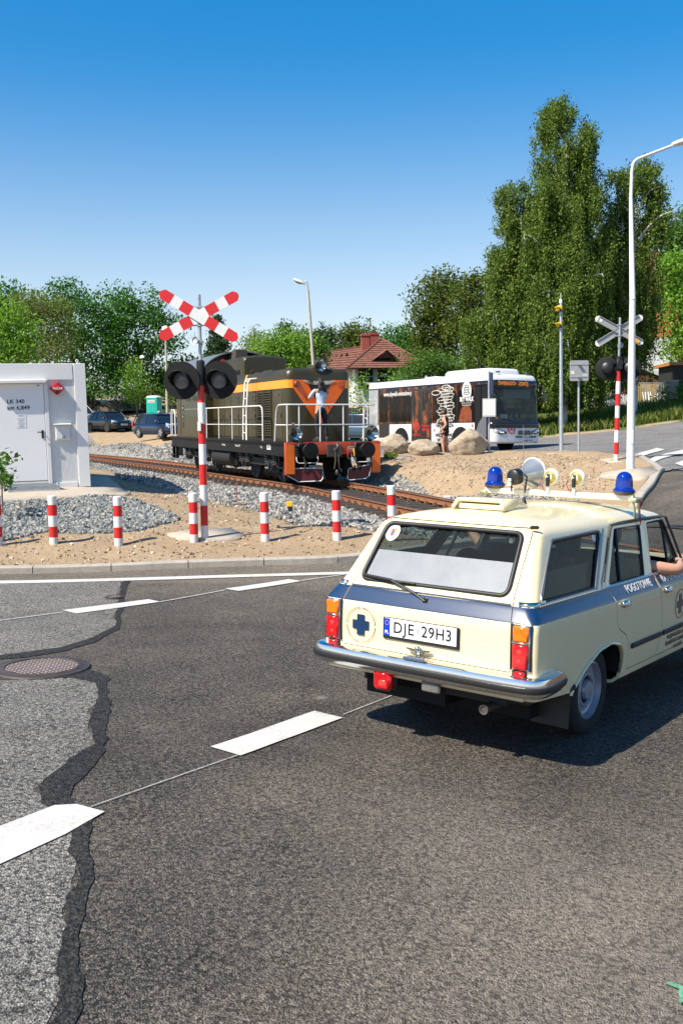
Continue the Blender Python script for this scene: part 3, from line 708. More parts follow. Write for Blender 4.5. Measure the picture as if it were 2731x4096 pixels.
def leaf_mesh(name, P, size, seed, m, up=.35, droop=False, parent=None):
    rng = np.random.default_rng(seed); n = len(P)
    nrm = rng.normal(size=(n, 3)); nrm[:, 2] = np.abs(nrm[:, 2]) * (1 + up); nrm /= np.linalg.norm(nrm, axis=1)[:, None]
    a = rng.normal(size=(n, 3))
    if droop: a[:, 2] -= 2.2
    a -= (a * nrm).sum(1)[:, None] * nrm; a /= np.linalg.norm(a, axis=1)[:, None] + 1e-9
    b = np.cross(nrm, a); s = (size * (.55 + .9 * rng.random(n)))[:, None]; w = s * (.42 + .2 * rng.random((n, 1)))
    V = np.stack([P - a * s * .5, P + b * w * .5 + nrm * s * .06, P + a * s * .5, P - b * w * .5 + nrm * s * .06], 1).reshape(-1, 3)
    Fa = np.arange(4 * n).reshape(-1, 4)
    tone = np.repeat(np.clip(rng.normal(.5, .22, n), 0, 1), 4)
    return link(name, npmesh(name, V, Fa, [m], False, {'tone': tone}), parent)
def crown_points(lobes, n, rng, clump=.32, shell=.55):
    """lobes: (centre, radii) ; leaves gather in clumps near the lobes' surface"""
    area = np.array([r[0] * r[2] + r[1] * r[2] for c, r in lobes]); share = area / area.sum(); out = []
    for (c, r), s in zip(lobes, share):
        k = max(40, int(n * s)); nc = max(10, int(9 + 4.2 * r[0] * r[2] / max(.35, clump ** 2 * 4)))
        nc = min(nc, 220)
        d = rng.normal(size=(nc, 3)); d /= np.linalg.norm(d, axis=1)[:, None]
        rad = shell + (1 - shell) * rng.random(nc) ** .6; cc = np.array(c) + d * rad[:, None] * np.array(r)
        cs = clump * (.6 + .9 * rng.random(nc)) * (np.mean(r)) ** .35
        wgt = cs ** 2; pick = rng.choice(nc, k, p=wgt / wgt.sum())
        q = rng.normal(size=(k, 3)); q /= np.linalg.norm(q, axis=1)[:, None]; q *= (rng.random(k) ** .45)[:, None]
        q[:, 2] *= .72
        out.append(cc[pick] + q * cs[pick][:, None] * 1.5)
    return np.concatenate(out)
def tree(label, lobes, d, n, kind='mid', leaf=.3, seed=1, trunk=None, clump=.75, group=None, name='tree', cat='tree', base=None, tr=.22, deep=.9):
    """lobes in photograph (1568-wide) pixels: (x, y, rx, ry[, depth offset])"""
    rng = np.random.default_rng(seed); s = d / (F / K); L = []
    for lb in lobes:
        x, y, rx, ry = lb[:4]; dd = d + (lb[4] if len(lb) > 4 else 0); c = PD(x, y, dd); L.append((c, (rx * s, max(.6, rx * s * deep), ry * s)))
    bx = trunk if trunk else np.mean([l[0] for l in lobes])
    p = PD(bx, 950, d); gz = Z(p.x, p.y); root = thing(name, label, cat, (p.x, p.y, gz), group)
    inv = root.matrix_world.inverted()
    Pn = crown_points([((inv @ Vector(c)), r) for c, r in L], n, rng, clump)
    leaf_mesh('crown', Pn, leaf, seed, LEAVES[kind], parent=root)
    b = MB(); top = max(inv @ c for c, r in L if True) if False else None
    zs = sorted([(inv @ c) for c, r in L], key=lambda q: q.z)
    hi = zs[-1]; path = smoothpath([(0, 0, -.3), (hi.x * .15, hi.y * .15, hi.z * .3), (hi.x * .55, hi.y * .5, hi.z * .65), (hi.x, hi.y, hi.z)], 4)
    b.tube(path, [tr * (1 - .8 * i / (len(path) - 1)) for i in range(len(path))], 8)
    for q in zs[:-1]:
        st = path[min(len(path) - 2, 4)]
        f_ = max(.12, min(.7, (q.z - .9) / max(.1, hi.z) * .6)); st = path[int(f_ * (len(path) - 1))]
        b.tube(smoothpath([st, st.lerp(q, .5) + Vector((0, 0, .3)), q], 3), [tr * .5, tr * .42, tr * .35, tr * .3, tr * .22, tr * .14, tr * .06][:7], 6)
    b.build('trunk', BARK, root, 60)
    return root
tree('dark broad tree behind the left grove, tip just over the olive tree', [(20, 690, 42, 40), (45, 730, 45, 50), (-10, 720, 40, 60)], 112, 4200, 'dark', .42, 3)
tree('bright green tree at the far left edge above the grey container', [(0, 735, 40, 45), (35, 770, 32, 55), (-25, 790, 45, 60), (45, 815, 30, 45), (10, 840, 45, 45)], 72, 6500, 'bright', .26, 4)
tree('olive green feathery willow between the dark grove trees', [(95, 705, 48, 36), (70, 750, 40, 60), (125, 760, 36, 70), (95, 810, 55, 60)], 92, 9000, 'olive', .24, 5)
tree('tall dark tree with many rounded tops left of the crossing signal', [(150, 685, 46, 42), (215, 690, 40, 38), (120, 710, 30, 35), (185, 740, 80, 60), (160, 810, 75, 75), (225, 830, 60, 80), (170, 880, 75, 50)], 100, 15000, 'dark', .32, 6)
tree('dark tree at the right end of the left grove, behind the concrete lamp post', [(300, 690, 48, 36), (345, 705, 35, 45), (270, 720, 45, 50), (385, 760, 30, 50), (330, 770, 65, 60), (290, 820, 60, 70), (365, 830, 45, 70), (320, 885, 85, 45), (395, 880, 25, 45)], 104, 16000, 'dark', .32, 7)
tree('small bright green tree in front of the dark grove', [(310, 850, 16, 24), (325, 880, 22, 24), (302, 890, 20, 26), (322, 908, 25, 20)], 98, 2600, 'bright', .22, 8, tr=.12)
tree('leafy green shrub below the concrete post near the toilet cabin', [(398, 905, 10, 22), (390, 915, 8, 20)], 96, 700, 'mid', .2, 9, tr=.05, name='shrub', cat='shrub')
tree('rounded treetop low behind the locomotive cab roof', [(440, 838, 32, 20), (415, 850, 22, 20), (470, 850, 28, 26)], 108, 2600, 'mid', .32, 10)
tree('pale wispy tree between the spruce and the bright trees', [(585, 775, 14, 28), (600, 800, 16, 30), (575, 810, 14, 26), (590, 835, 25, 20)], 92, 2600, 'olive', .22, 11, tr=.1)
tree('bright green tree close behind the locomotive roof', [(640, 785, 22, 26), (620, 815, 30, 28), (655, 825, 30, 30), (600, 835, 30, 26), (675, 800, 22, 26), (640, 860, 50, 22)], 66, 8000, 'bright', .2, 12)
tree('bright green tree behind the leaning concrete lamp post', [(690, 790, 20, 28), (705, 815, 26, 30), (720, 800, 20, 26), (700, 850, 30, 22)], 70, 5500, 'mid', .22, 13)
tree('dark pointed evergreen tree left of the brick house', [(655, 762, 8, 18), (665, 785, 16, 18), (735, 800, 24, 30), (745, 775, 16, 18)], 96, 3000, 'fir', .28, 14)
tree('wide yellowish tree behind the chimneys of the brick house', [(780, 775, 38, 20), (830, 770, 36, 20), (760, 800, 34, 24), (850, 790, 40, 22), (800, 805, 50, 26)], 108, 6500, 'oak', .34, 15)
tree('dark tree to the right behind the brown roof', [(905, 778, 34, 22), (945, 785, 34, 26), (900, 810, 45, 30), (950, 820, 36, 36)], 104, 5500, 'dark', .34, 16)
tree('tall dark oak left of the weeping birch', [(1010, 650, 34, 30), (1035, 665, 24, 34), (985, 690, 34, 36), (1020, 720, 45, 44), (975, 740, 30, 36), (1005, 775, 55, 40), (1045, 770, 40, 60), (1000, 815, 60, 35)], 78, 13000, 'oak', .26, 17)
tree('oak half hidden by the left side of the weeping birch', [(1085, 655, 24, 26), (1075, 690, 32, 34), (1100, 700, 26, 40), (1070, 740, 32, 44)], 74, 5500, 'oak', .24, 18)
tree('dark green round shrub between the house and the bus roof', [(985, 838, 34, 22), (960, 852, 30, 22), (1020, 848, 36, 26), (1050, 858, 30, 24), (940, 865, 22, 20)], 62, 6000, 'mid', .17, 19, name='shrub', cat='shrub')
tree('young leafy sapling beside the white house wall', [(828, 868, 9, 14), (822, 890, 12, 16), (832, 915, 14, 16), (822, 940, 16, 18)], 56, 800, 'bright', .13, 20, tr=.05, name='sapling', cat='sapling')
tree('yellow flowering sapling right of the house windows', [(905, 872, 8, 12), (912, 888, 12, 12), (900, 895, 12, 10)], 58, 330, 'bright', .15, 21, tr=.04, name='sapling', cat='sapling')
tree('bright green maple at the right edge of the street', [(1568, 520, 30, 40), (1600, 560, 60, 60), (1555, 580, 28, 50), (1590, 640, 55, 60), (1545, 560, 18, 26)], 70, 8500, 'mid', .25, 22, trunk=1600)
tree('bright green bushy tree in front of the orange brick house', [(1552, 655, 22, 36), (1566, 720, 26, 50), (1575, 790, 26, 36), (1545, 610, 20, 30), (1600, 800, 40, 30)], 61, 7500, 'bright', .22, 23, trunk=1575)
tree('dark green hedge shrub by the stone pillar', [(1545, 910, 18, 12), (1565, 905, 22, 16), (1520, 918, 12, 8)], 57, 1400, 'mid', .14, 24, name='shrub', cat='shrub', tr=.04)
tree('narrow young cypress behind the barred gate', [(1490, 888, 7, 18), (1490, 905, 8, 14)], 66, 500, 'oak', .14, 25, name='shrub', cat='shrub', tr=.04)
tree('low dark scrub far behind the weeping birch', [(1180, 880, 60, 50), (1280, 890, 60, 50), (1120, 880, 50, 45), (1345, 885, 30, 36)], 76, 7000, 'dark', .3, 26, name='shrub', cat='shrub')
tree('broad green tree far behind between the oak and the birch', [(1130, 760, 50, 70), (1200, 720, 70, 80), (1300, 760, 80, 90), (1400, 740, 60, 80)], 84, 9000, 'dark', .36, 27)
# spruce behind the crossing signal
def spruce(label, x, ytop, ybase, d, w, seed):
    rng = np.random.default_rng(seed); t = PD(x, ytop, d); p = PD(x, ybase, d); s = d / (F / K)
    gz = Z(p.x, p.y); root = thing('spruce', label, 'tree', (p.x, p.y, gz)); H = t.z - gz; P = []
    b = MB(); b.tube([(0, 0, -.2), (0, 0, H * .5), (0, 0, H)], [.24, .14, .03], 8)
    k = 0
    while k < 150:
        f_ = rng.random(); h = H * (.25 + .74 * f_); r = (1 - f_) ** .8 * w * s * (.6 + .6 * rng.random()) + .25; a = rng.random() * 6.28
        e = Vector((math.cos(a) * r, math.sin(a) * r, h - r * .22)); st = Vector((0, 0, h)); b.tube([st, st.lerp(e, .5) + Vector((0, 0, .1)), e], [.05, .03, .01], 4)
        n = int(26 + 40 * r); u = rng.random(n) ** .7
        q = np.array(st)[None] * (1 - u[:, None]) + np.array(e)[None] * u[:, None]; q += rng.normal(0, .16, (n, 3)) * np.array([1.3, 1.3, .6]); q[:, 2] -= rng.random(n) * .3
        P.append(q); k += 1
    leaf_mesh('crown', np.concatenate(P), .24, seed, LEAVES['fir'], parent=root); b.build('trunk', BARK, root, 60)
spruce('dark spruce with drooping branches behind the red and white cross', 503, 722, 945, 98, 46, 31)
# weeping birches
def birch(label, x, ybase, d, env, nstr, seed, leaf=.15):
    """env: list of (y, xl, xr) silhouette in photograph pixels"""
    rng = np.random.default_rng(seed); s = d / (F / K)
    p = PD(x, ybase, d); gz = Z(p.x, p.y); root = thing('weeping_birch', label, 'tree', (p.x, p.y, gz)); inv = Vector((p.x, p.y, gz))
    ys_ = [e[0] for e in env]; 
    def at(y): return np.interp(y, ys_, [e[1] for e in env]), np.interp(y, ys_, [e[2] for e in env])
    tr = MB(); top = PD(x, ys_[0] + 55, d) - inv
    tp = smoothpath([(0, 0, -.3), (.15, .1, top.z * .3), (-.1, .2, top.z * .6), (top.x * .8, 0, top.z * .85), top], 6)
    tr.tube(tp, [.27 * (1 - .95 * (i / (len(tp) - 1)) ** .7) for i in range(len(tp))], 10)
    def on_trunk(z):
        return min(tp, key=lambda q: abs(q.z - z))
    P = []; tips = []
    nbig = max(18, nstr // 26); big = []
    for k in range(nbig):
        u = (k + rng.random()) / nbig; y = ys_[0] + 8 + (ys_[-1] - ys_[0] - 8) * (u ** .85); xl, xr = at(y); w = (xr - xl) / 2
        a = rng.random() * 6.283; rr = (.35 + .65 * rng.random()) * (1 if w > 20 else .5)
        big.append(((xl + xr) / 2 + math.cos(a) * rr * max(0, w - 6), y, -abs(math.sin(a)) * rr * w * s * .8 * (1 if rng.random() < .72 else -1)))
    big = np.array(big)
    for k in range(nstr):
        if rng.random() < .84:
            c = big[rng.integers(nbig)]; g = rng.normal(size=3); x_, y_ = c[0] + g[0] * 17, c[1] + g[1] * 13
            xl, xr = at(y_); tips.append((np.clip(x_, xl - 4, xr + 4), y_, c[2] + g[2] * .5))
        else:
            y = ys_[0] + (ys_[-1] - ys_[0]) * rng.random() ** .8; xl, xr = at(y); w = (xr - xl) / 2; a = rng.random() * 6.283; rr = rng.random() ** .5
            tips.append(((xl + xr) / 2 + math.cos(a) * rr * w * .9, y, math.sin(a) * rr * w * s * .6))
    tips = np.array(tips); nb = max(12, nstr // 9); cid = rng.choice(len(tips), nb, replace=False)
    for i in range(len(tips)):
        j = cid[np.argmin(((tips[cid] - tips[i]) * np.array([1, .8, 18])) ** 2 @ np.ones(3))]
        t = tips[i] * .75 + tips[j] * .25
        q = PD(t[0], t[1], d + t[2]) - inv; L = (.9 + 2.3 * rng.random() ** 1.3) * min(1.0, .35 + (q.z and (top.z - q.z) / 6)); L = max(.4, min(L, q.z - .9))
        n = int(26 + 46 * L); v = rng.random(n)
        sway = rng.normal(0, .10, 2)
        pts = np.empty((n, 3)); sp = .05 + .15 * (1 - v) ** 1.2
        pts[:, 0] = q.x + sway[0] * v * L + rng.normal(0, 1, n) * sp; pts[:, 1] = q.y + sway[1] * v * L + rng.normal(0, 1, n) * sp; pts[:, 2] = q.z + .25 - v * L + rng.normal(0, .08, n)
        P.append(pts)
    for j in cid[:60]:
        t = tips[j]; q = PD(t[0], t[1], d + t[2]) - inv; st = on_trunk(max(1.6, q.z - .5 * Vector((q.x, q.y)).length - .5))
        mid = st.lerp(q, .55) + Vector((0, 0, .35)); r0 = max(.02, min(.12, .3 * (1 - st.z / top.z)))
        tr.tube(smoothpath([st, mid, q, q + Vector((.05, 0, -.5))], 3), [r0, r0 * .9, r0 * .75, r0 * .6, r0 * .5, r0 * .4, r0 * .3, r0 * .22, r0 * .16, r0 * .1][:10], 5)
    leaf_mesh('crown', np.concatenate(P), leaf, seed, LEAVES['birch'], up=0, droop=True, parent=root)
    tr.build('trunk', BIRCH, root, 60)
birch('huge weeping birch, the tallest tree, behind the bus', 1290, 985, 50, [(225, 1282, 1300), (255, 1252, 1326), (300, 1228, 1362), (345, 1228, 1396), (380, 1232, 1400), (425, 1222, 1402), (475, 1216, 1404), (520, 1206, 1412), (600, 1190, 1424), (700, 1170, 1428), (800, 1170, 1424), (900, 1190, 1400)], 1900, 41, .125)
birch('lower weeping birch on the left, hanging over the bus roof', 1205, 985, 51.5, [(425, 1168, 1192), (450, 1142, 1240), (500, 1134, 1270), (560, 1126, 1300), (640, 1108, 1310), (700, 1092, 1320), (780, 1050, 1320), (860, 1044, 1320), (930, 1140, 1310)], 1600, 42, .125)
birch('right hand weeping birch behind the white street lamp', 1450, 975, 52, [(370, 1480, 1510), (400, 1412, 1514), (430, 1394, 1516), (455, 1388, 1542), (500, 1380, 1540), (560, 1366, 1516), (640, 1360, 1520), (720, 1358, 1506), (770, 1365, 1480), (815, 1375, 1450)], 1250, 43, .125)
# plant by the container
tree('leafy green plant tips at the left edge in front of the container', [(3, 1058, 9, 12), (6, 1080, 10, 14), (0, 1098, 9, 12), (4, 1118, 8, 14)], 16.4, 220, 'mid', .11, 44, trunk=-2, name='leafy_plant', cat='plant', tr=.012, clump=.2)
# grass on the roadside bank
def grass(name, poly, n, h, m, seed):
    rng = np.random.default_rng(seed); A = np.array(poly); lo, hi = A.min(0), A.max(0); P = np.zeros((0, 2))
    while len(P) < n:
        q = rng.random((n * 3, 2)) * (hi - lo) + lo; P = np.r_[P, q[inpoly(q[:, 0], q[:, 1], poly)]]
    P = P[:n]; z = dirt_z(P[:, 0], P[:, 1]); hh = h * (.4 + rng.random(n)); a = rng.random(n) * 6.28; w = .022 + .03 * rng.random(n)
    B = np.c_[P, z - .03]; side = np.c_[np.cos(a), np.sin(a), np.zeros(n)] * w[:, None]; lean = rng.normal(0, .28, (n, 2)) * hh[:, None]
    T = B + np.c_[lean, hh]; M_ = B + np.c_[lean * .35, hh * .6]
    V = np.stack([B - side, B + side, M_ + side * .8, T, M_ - side * .8], 1).reshape(-1, 3)
    i = np.arange(n) * 5; Fa = np.concatenate([np.c_[i, i + 1, i + 2, i + 4], np.c_[i + 4, i + 2, i + 3, i + 3]])
    me = bpy.data.meshes.new(name); me.from_pydata(V, [], [tuple(x) if x[2] != x[3] else tuple(x[:3]) for x in Fa.tolist()]); me.materials.append(m)
    at = me.attributes.new('tone', 'FLOAT', 'POINT'); at.data.foreach_set('value', np.repeat(rng.random(n), 5).astype(np.float32)); me.update()
    return tag(link(name, me), kind='stuff')
GR1 = leaf_mat('grass_blades', (.05, .085, .015), (.12, .165, .03), (.27, .26, .09), .4)
GB = [(p[0], p[1]) for p in [xy(1225, 1003, 47.9), xy(1400, 989, 48.4), xy(1568, 966, 49.3), xy(1640, 955, 50), xy(1600, 935, 60), xy(1400, 950, 60), xy(1225, 965, 60)]]
grass('grass', GB, 16000, .42, GR1, 51)
grass('weeds', [(x, y) for x, y in gp([(880, 1062), (905, 1062), (915, 1054), (885, 1054)])], 110, .16, GR1, 52)

# ------------------------------------------------------------ buildings on the right and the house
WHITE = mat('white_paint', (.78, .78, .77), .5, var=.05, vscale=5)
PLASTER = mat('white_plaster', (.62, .63, .62), .9, var=.12, vscale=2.5, bump=.2, bscale=50)
DARKGL = mat('dark_window_glass', (.012, .014, .016), .08, spec=.6)
def tile_mat(name, c1, c2, sc):
    m, n, l, p = newmat(name); tc = n.new('ShaderNodeTexCoord').outputs['UV']
    return m
TILE = mat('roof_tiles', (.17, .068, .045), .8, var=.35, vscale=3)
def roof_face(b, a, c, d, e, m, rows=16, lap=.05):
    """a-c lower edge, e-d upper edge: courses of tiles as shallow steps"""
    a, c, d, e = map(Vector, (a, c, d, e)); nrm = (c - a).cross(e - a).normalized()
    for i in range(rows):
        u0, u1 = i / rows, (i + 1) / rows
        p0, p1 = a.lerp(e, u0), c.lerp(d, u0); q0, q1 = a.lerp(e, u1), c.lerp(d, u1)
        b.add([p0 + nrm * lap, p1 + nrm * lap, q1, q0, p0, p1], [(0, 1, 2, 3), (4, 5, 1, 0)], m)
def house():
    c0 = PD(812, 900, 75); gz = Z(c0.x, c0.y) - .2; a = R(8); X = Vector((math.cos(a), math.sin(a), 0)); Y = Vector((-math.sin(a), math.cos(a), 0))
    h_e = PD(812, 846, 75).z - gz; hr = PD(871, 779, 80).z - gz
    root = thing('house', 'white rendered house with a brown tiled hipped roof and two red chimneys', 'house', Matrix.Translation((c0.x, c0.y, gz)) @ Matrix.Rotation(a, 4, 'Z'))
    W_, D_ = 5.7, 11.0
    wx0, wy1 = -4.6, 9.0
    b = MB(); b.box((W_ / 2 - .1, wy1 / 2 + .6, h_e / 2), (W_ - .6, wy1, h_e)); b.box((-1.6, 5.6, h_e / 2), (4.0, 7.0, h_e - .01)); b.build('wall', PLASTER, root, 30)
    r = MB(); z0 = h_e; ap = Vector((3.0, 4.6, hr)); ap2 = Vector((2.6, 8, hr - .05))
    e0, e1, e2, e3 = Vector((-.5, -.25, z0)), Vector((W_ + .45, -.25, z0)), Vector((W_ + .45, 11, z0)), Vector((-.5, 11, z0))
    roof_face(r, e0, e1, ap, ap, TILE, 14); roof_face(r, e1, e2, ap2, ap, TILE, 14); roof_face(r, e2, e3, ap2, ap2, TILE, 14); roof_face(r, e3, e0, ap, ap2, TILE, 14)
    w0, w1, w2 = Vector((-3.4, 2.6, z0)), Vector((0, 2.6, z0)), Vector((0, 9.4, z0)); w3 = Vector((-3.4, 9.4, z0)); rp, rq = Vector((-2.4, 6, z0 + 1.5)), Vector((2.4, 6, z0 + 2.2))
    roof_face(r, w0, w1, rq, rp, TILE, 9); roof_face(r, w3, w0, rp, rp, TILE, 8); roof_face(r, w2, w3, rp, rq, TILE, 9)
    r.add([e0 - Vector((0, 0, .02)), e1 - Vector((0, 0, .02)), e2, e3], [(3, 2, 1, 0)], TILE)
    ro = r.build('roof', None, root, None, fixn=False)
    RIDGE = mat('ridge_tiles', (.15, .06, .042), .8)
    b = MB()
    for p, q in ((e0, ap), (e1, ap), (ap, ap2), (rp, rq)): b.tube([p + Vector((0, 0, .05)), q + Vector((0, 0, .05))], .07, 6)
    b.build('ridge', RIDGE, ro)
    BRICK = mat('chimney_brick', (.24, .055, .04), .85, var=.3, vscale=8)
    for x, y in ((838, 771), (858, 768)):
        p = root.matrix_world.inverted() @ PD(x, y, 80.5); b = MB(); b.box((p.x, p.y, p.z - .75), (.62, .62, 1.7)); b.box((p.x, p.y, p.z + .05), (.74, .74, .16)); b.build('chimney', BRICK, ro)
    # eyebrow dormer
    p = root.matrix_world.inverted() @ PD(885, 826, 76); b = MB()
    u = p + Vector((0, 0, .05)); b.add([u + Vector((-.95, .1, -.15)), u + Vector((0, -.45, .55)), u + Vector((.95, .1, -.15)), u + Vector((0, 1.2, .62)), u + Vector((-1.15, .0, -.2)), u + Vector((0, -.55, .68)), u + Vector((1.15, 0, -.2))], [(0, 1, 2)], DARKGL)
    b.add([u + Vector((-1.2, -.1, -.22)), u + Vector((0, -.58, .66)), u + Vector((1.2, -.1, -.22)), u + Vector((0, 1.3, .72))], [(0, 1, 3), (1, 2, 3)], TILE); b.build('dormer', None, ro, None, fixn=False)
    for k in range(3):
        p = root.matrix_world.inverted() @ PD(772 + k * 12, 826 - k * 3, 79.5); b = MB(); b.add([p + Vector((-.2, 0, -.25)), p + Vector((0, 0, .35)), p + Vector((.2, 0, -.25)), p + Vector((0, 1.4, .4))], [(0, 1, 2)], DARKGL); b.add([p + Vector((-.28, -.05, -.28)), p + Vector((0, -.05, .42)), p + Vector((.28, -.05, -.28)), p + Vector((0, 1.4, .45))], [(0, 1, 3), (1, 2, 3)], TILE); b.build('dormer', None, ro, None, fixn=False)
    for x in (838, 889):
        p = root.matrix_world.inverted() @ PD(x, 871, 75.6); b = MB(); w = .58 if x < 850 else .72
        b.box((p.x, .28, p.z), (w * 2, .1, 1.5)); f_ = b.build('window', mat('window_frame_dark', (.05, .035, .03), .6), root)
        b = MB(); b.box((p.x, .222, p.z), (w * 2 - .16, .03, 1.34)); b.build('pane', DARKGL, f_)
        b = MB(); b.box((p.x, .2, p.z), (.05, .03, 1.36)); b.box((p.x, .2, p.z + .2), (w * 2 - .14, .028, .05)); b.build('mullion', mat('grey_mullion', (.3, .3, .3), .6), f_)
    b = MB(); b.tube([(-.35, -.16, z0 + .02), (W_ + .3, -.16, z0 + .02)], .07, 8); b.build('gutter', mat('dark_gutter', (.03, .026, .025), .5), root)
house()
def R4(x0, y0, x1, y1, d): return PD(x0, y0, d), PD(x1, y1, d)
def slab(name, x0, y0, x1, y1, d, thick, m, root=None):
    """upright box whose front covers a pixel rectangle at depth d, real thickness behind"""
    a = PD(x0, y1, d); c = PD(x1, y0, d); inv = root.matrix_world.inverted() if root else Matrix(); b = MB()
    b.box(((a.x + c.x) / 2, a.y + thick / 2, (a.z + c.z) / 2), (abs(c.x - a.x), thick, abs(c.z - a.z)))
    b.v = [tuple(inv @ Vector(v_)) for v_ in b.v]
    return b.build(name, m, root)
def right_side():
    TIMBER = mat('red_brown_timber', (.10, .04, .025), .8, var=.3, vscale=6)
    base = PD(1500, 935, 66); root = thing('garden_shed', 'red brown timber shed with a sloping white roof edge behind the gate', 'shed', (base.x, base.y, Z(base.x, base.y)))
    slab('wall', 1446, 862, 1535, 935, 66, 4, TIMBER, root)
    inv = root.matrix_world.inverted(); b = MB(); p = inv @ PD(1420, 815, 65.6); q = inv @ PD(1551, 868, 65.6)
    for k in (0, 1): pass
    b.add([p, q, q + Vector((0, 5, 0)), p + Vector((0, 5, 0)), p - Vector((0, 0, .28)), q - Vector((0, 0, .28)), q + Vector((0, 5, -.28)), p + Vector((0, 5, -.28))], [(0, 1, 2, 3), (4, 7, 6, 5), (0, 4, 5, 1), (1, 5, 6, 2), (2, 6, 7, 3), (3, 7, 4, 0)]); b.build('roof', mat('pale_roof_edge', (.5, .5, .49), .6), root)
    root.children and None
    b = MB(); w0 = inv @ PD(1446, 862, 66); w1 = inv @ PD(1535, 862, 66); t0 = inv @ PD(1446, 828, 66); b.add([w0, w1, t0, w0 + Vector((0, 4, 0)), w1 + Vector((0, 4, 0)), t0 + Vector((0, 4, 0))], [(0, 1, 2), (3, 5, 4), (0, 2, 5, 3), (1, 4, 5, 2), (0, 3, 4, 1)]); b.build('gable', TIMBER, root)
    # orange brick house behind the trees
    p = PD(1525, 900, 80); root = thing('brick_house', 'orange brick house with a white lower wall mostly hidden by the right hand trees', 'house', (p.x, p.y, Z(p.x, p.y)))
    ob = mat('orange_brick', (.45, .13, .05), .85, var=.25, vscale=5); slab('upper_wall', 1490, 640, 1590, 775, 80, 7, ob, root); slab('lower_wall', 1486, 775, 1590, 910, 79.9, 7, PLASTER, root)
    for x, y in ((1512, 800), (1552, 800), (1515, 700)): slab('window', x - 9, y - 15, x + 9, y + 15, 79.8, .2, DARKGL, root)
    inv = root.matrix_world.inverted(); b = MB(); a_ = inv @ PD(1480, 642, 79.5); c_ = inv @ PD(1600, 642, 79.5); m_ = a_.lerp(c_, .5) + Vector((0, 4, 3.2)); b.add([a_, c_, c_ + Vector((0, 8, 0)), a_ + Vector((0, 8, 0)), m_], [(0, 1, 4), (1, 2, 4), (2, 3, 4), (3, 0, 4), (3, 2, 1, 0)]); b.build('roof', TILE, root, None)
    # kiosk at the frame edge
    p = PD(1568, 900, 58); root = thing('kiosk', 'dark brown slatted kiosk with an orange fascia cut off at the right frame edge', 'kiosk', (p.x, p.y, Z(p.x, p.y)))
    slab('wall', 1549, 838, 1640, 878, 58, 3, mat('dark_slats', (.02, .017, .015), .7, var=.3, vscale=10), root); slab('lower_wall', 1548, 878, 1640, 915, 58.1, 3, mat('dark_green_panel', (.012, .03, .018), .6), root); slab('fascia', 1541, 830, 1645, 838, 57.8, 3.4, mat('orange_fascia', (.42, .17, .05), .6), root)
    p = PD(1546, 912, 56.5); root = thing('gate_pillar', 'square grey stone gate pillar right of the barred gate', 'pillar', (p.x, p.y, Z(p.x, p.y)))
    slab('shaft', 1538, 876, 1557, 916, 56.5, .7, mat('grey_stone', (.24, .22, .19), .9, var=.25, vscale=3), root); slab('cap', 1536, 872, 1559, 876, 56.4, .85, CONC, root)
    # barred gate
    p = PD(1495, 935, 57.5); root = thing('metal_gate', 'grey metal gate with thin upright bars between picket fences', 'gate', (p.x, p.y, Z(p.x, p.y))); inv = root.matrix_world.inverted(); b = MB(); GM = mat('galvanised', (.42, .43, .43), .45, .5, var=.1)
    for x in (1456, 1535): q0, q1 = inv @ PD(x, 936, 57.5), inv @ PD(x, 876, 57.5); b.tube([q0, q1], .05, 6)
    for y in (880, 930): b.tube([inv @ PD(1456, y, 57.5), inv @ PD(1535, y, 57.5)], .035, 6)
    b.build('frame', GM, root); b = MB()
    for k in range(1, 20): x = 1456 + k * 79 / 20; b.tube([inv @ PD(x, 881, 57.5), inv @ PD(x, 930, 57.5)], .018, 5)
    b.build('bars', GM, root)
    for nm, x0, x1, yt, yb, lab in (('picket_fence', 1424, 1441, 905, 940, 'short white picket fence left of the street lamp, by the barred gate'), ('picket_fence', 1502, 1536, 902, 934, 'white picket fence right of the barred gate, by the stone pillar'), ('picket_fence', 1341, 1366, 905, 938, 'white picket fence half hidden under the birch branches'), ('picket_fence', 1388, 1412, 905, 938, 'white picket fence behind the red and white crossing post')):
        p = PD((x0 + x1) / 2, yb, 58.5); root = thing(nm, lab, 'fence', (p.x, p.y, Z(p.x, p.y)), 'white picket fences'); inv = root.matrix_world.inverted()
        n_ = max(4, int((x1 - x0) / 4)); b = MB()
        for k in range(n_):
            x = x0 + (x1 - x0) * (k + .5) / n_; q = inv @ PD(x, yb, 58.5); t = inv @ PD(x, yt, 58.5); h = t.z - q.z
            b.prism([(-.036, 0), (.036, 0), (.036, h - .06), (0, h), (-.036, h - .06)], lambda u, v_, tt, q=q: (q.x + u, q.y + tt, q.z + v_), 0, .02)
        b.build('pickets', WHITE, root, None); b = MB()
        for y in (yt + 8, yb - 6): b.box(((inv @ PD(x0, y, 58.5)).lerp(inv @ PD(x1, y, 58.5), .5) + Vector((0, .035, 0))), ((x1 - x0) * 58.5 / (F / K), .04, .07))
        b.build('rail', WHITE, root, None)
    # wooden board fence behind
    p = PD(1495, 900, 62); tag(slab('board_fence', 1450, 878, 1536, 925, 62, .05, mat('yellow_boards', (.40, .27, .10), .8, var=.25, vscale=9)), 'yellowish board fence seen through the bars of the gate', 'fence')
    p = PD(1488, 925, 58.2); root = thing('deck_chair', 'white wooden folding chair with a red seat behind the gate', 'chair', (p.x, p.y, Z(p.x, p.y) + .05))
    b = MB()
    for k in range(4): b.box((-.25 + k * .16, .1, .55), (.07, .03, .9), None, Matrix.Rotation(R(-25), 3, 'X'))
    for sx in (-.32, .3): b.box((sx, 0, .3), (.05, .7, .05)); b.box((sx, -.25, .15), (.05, .05, .4))
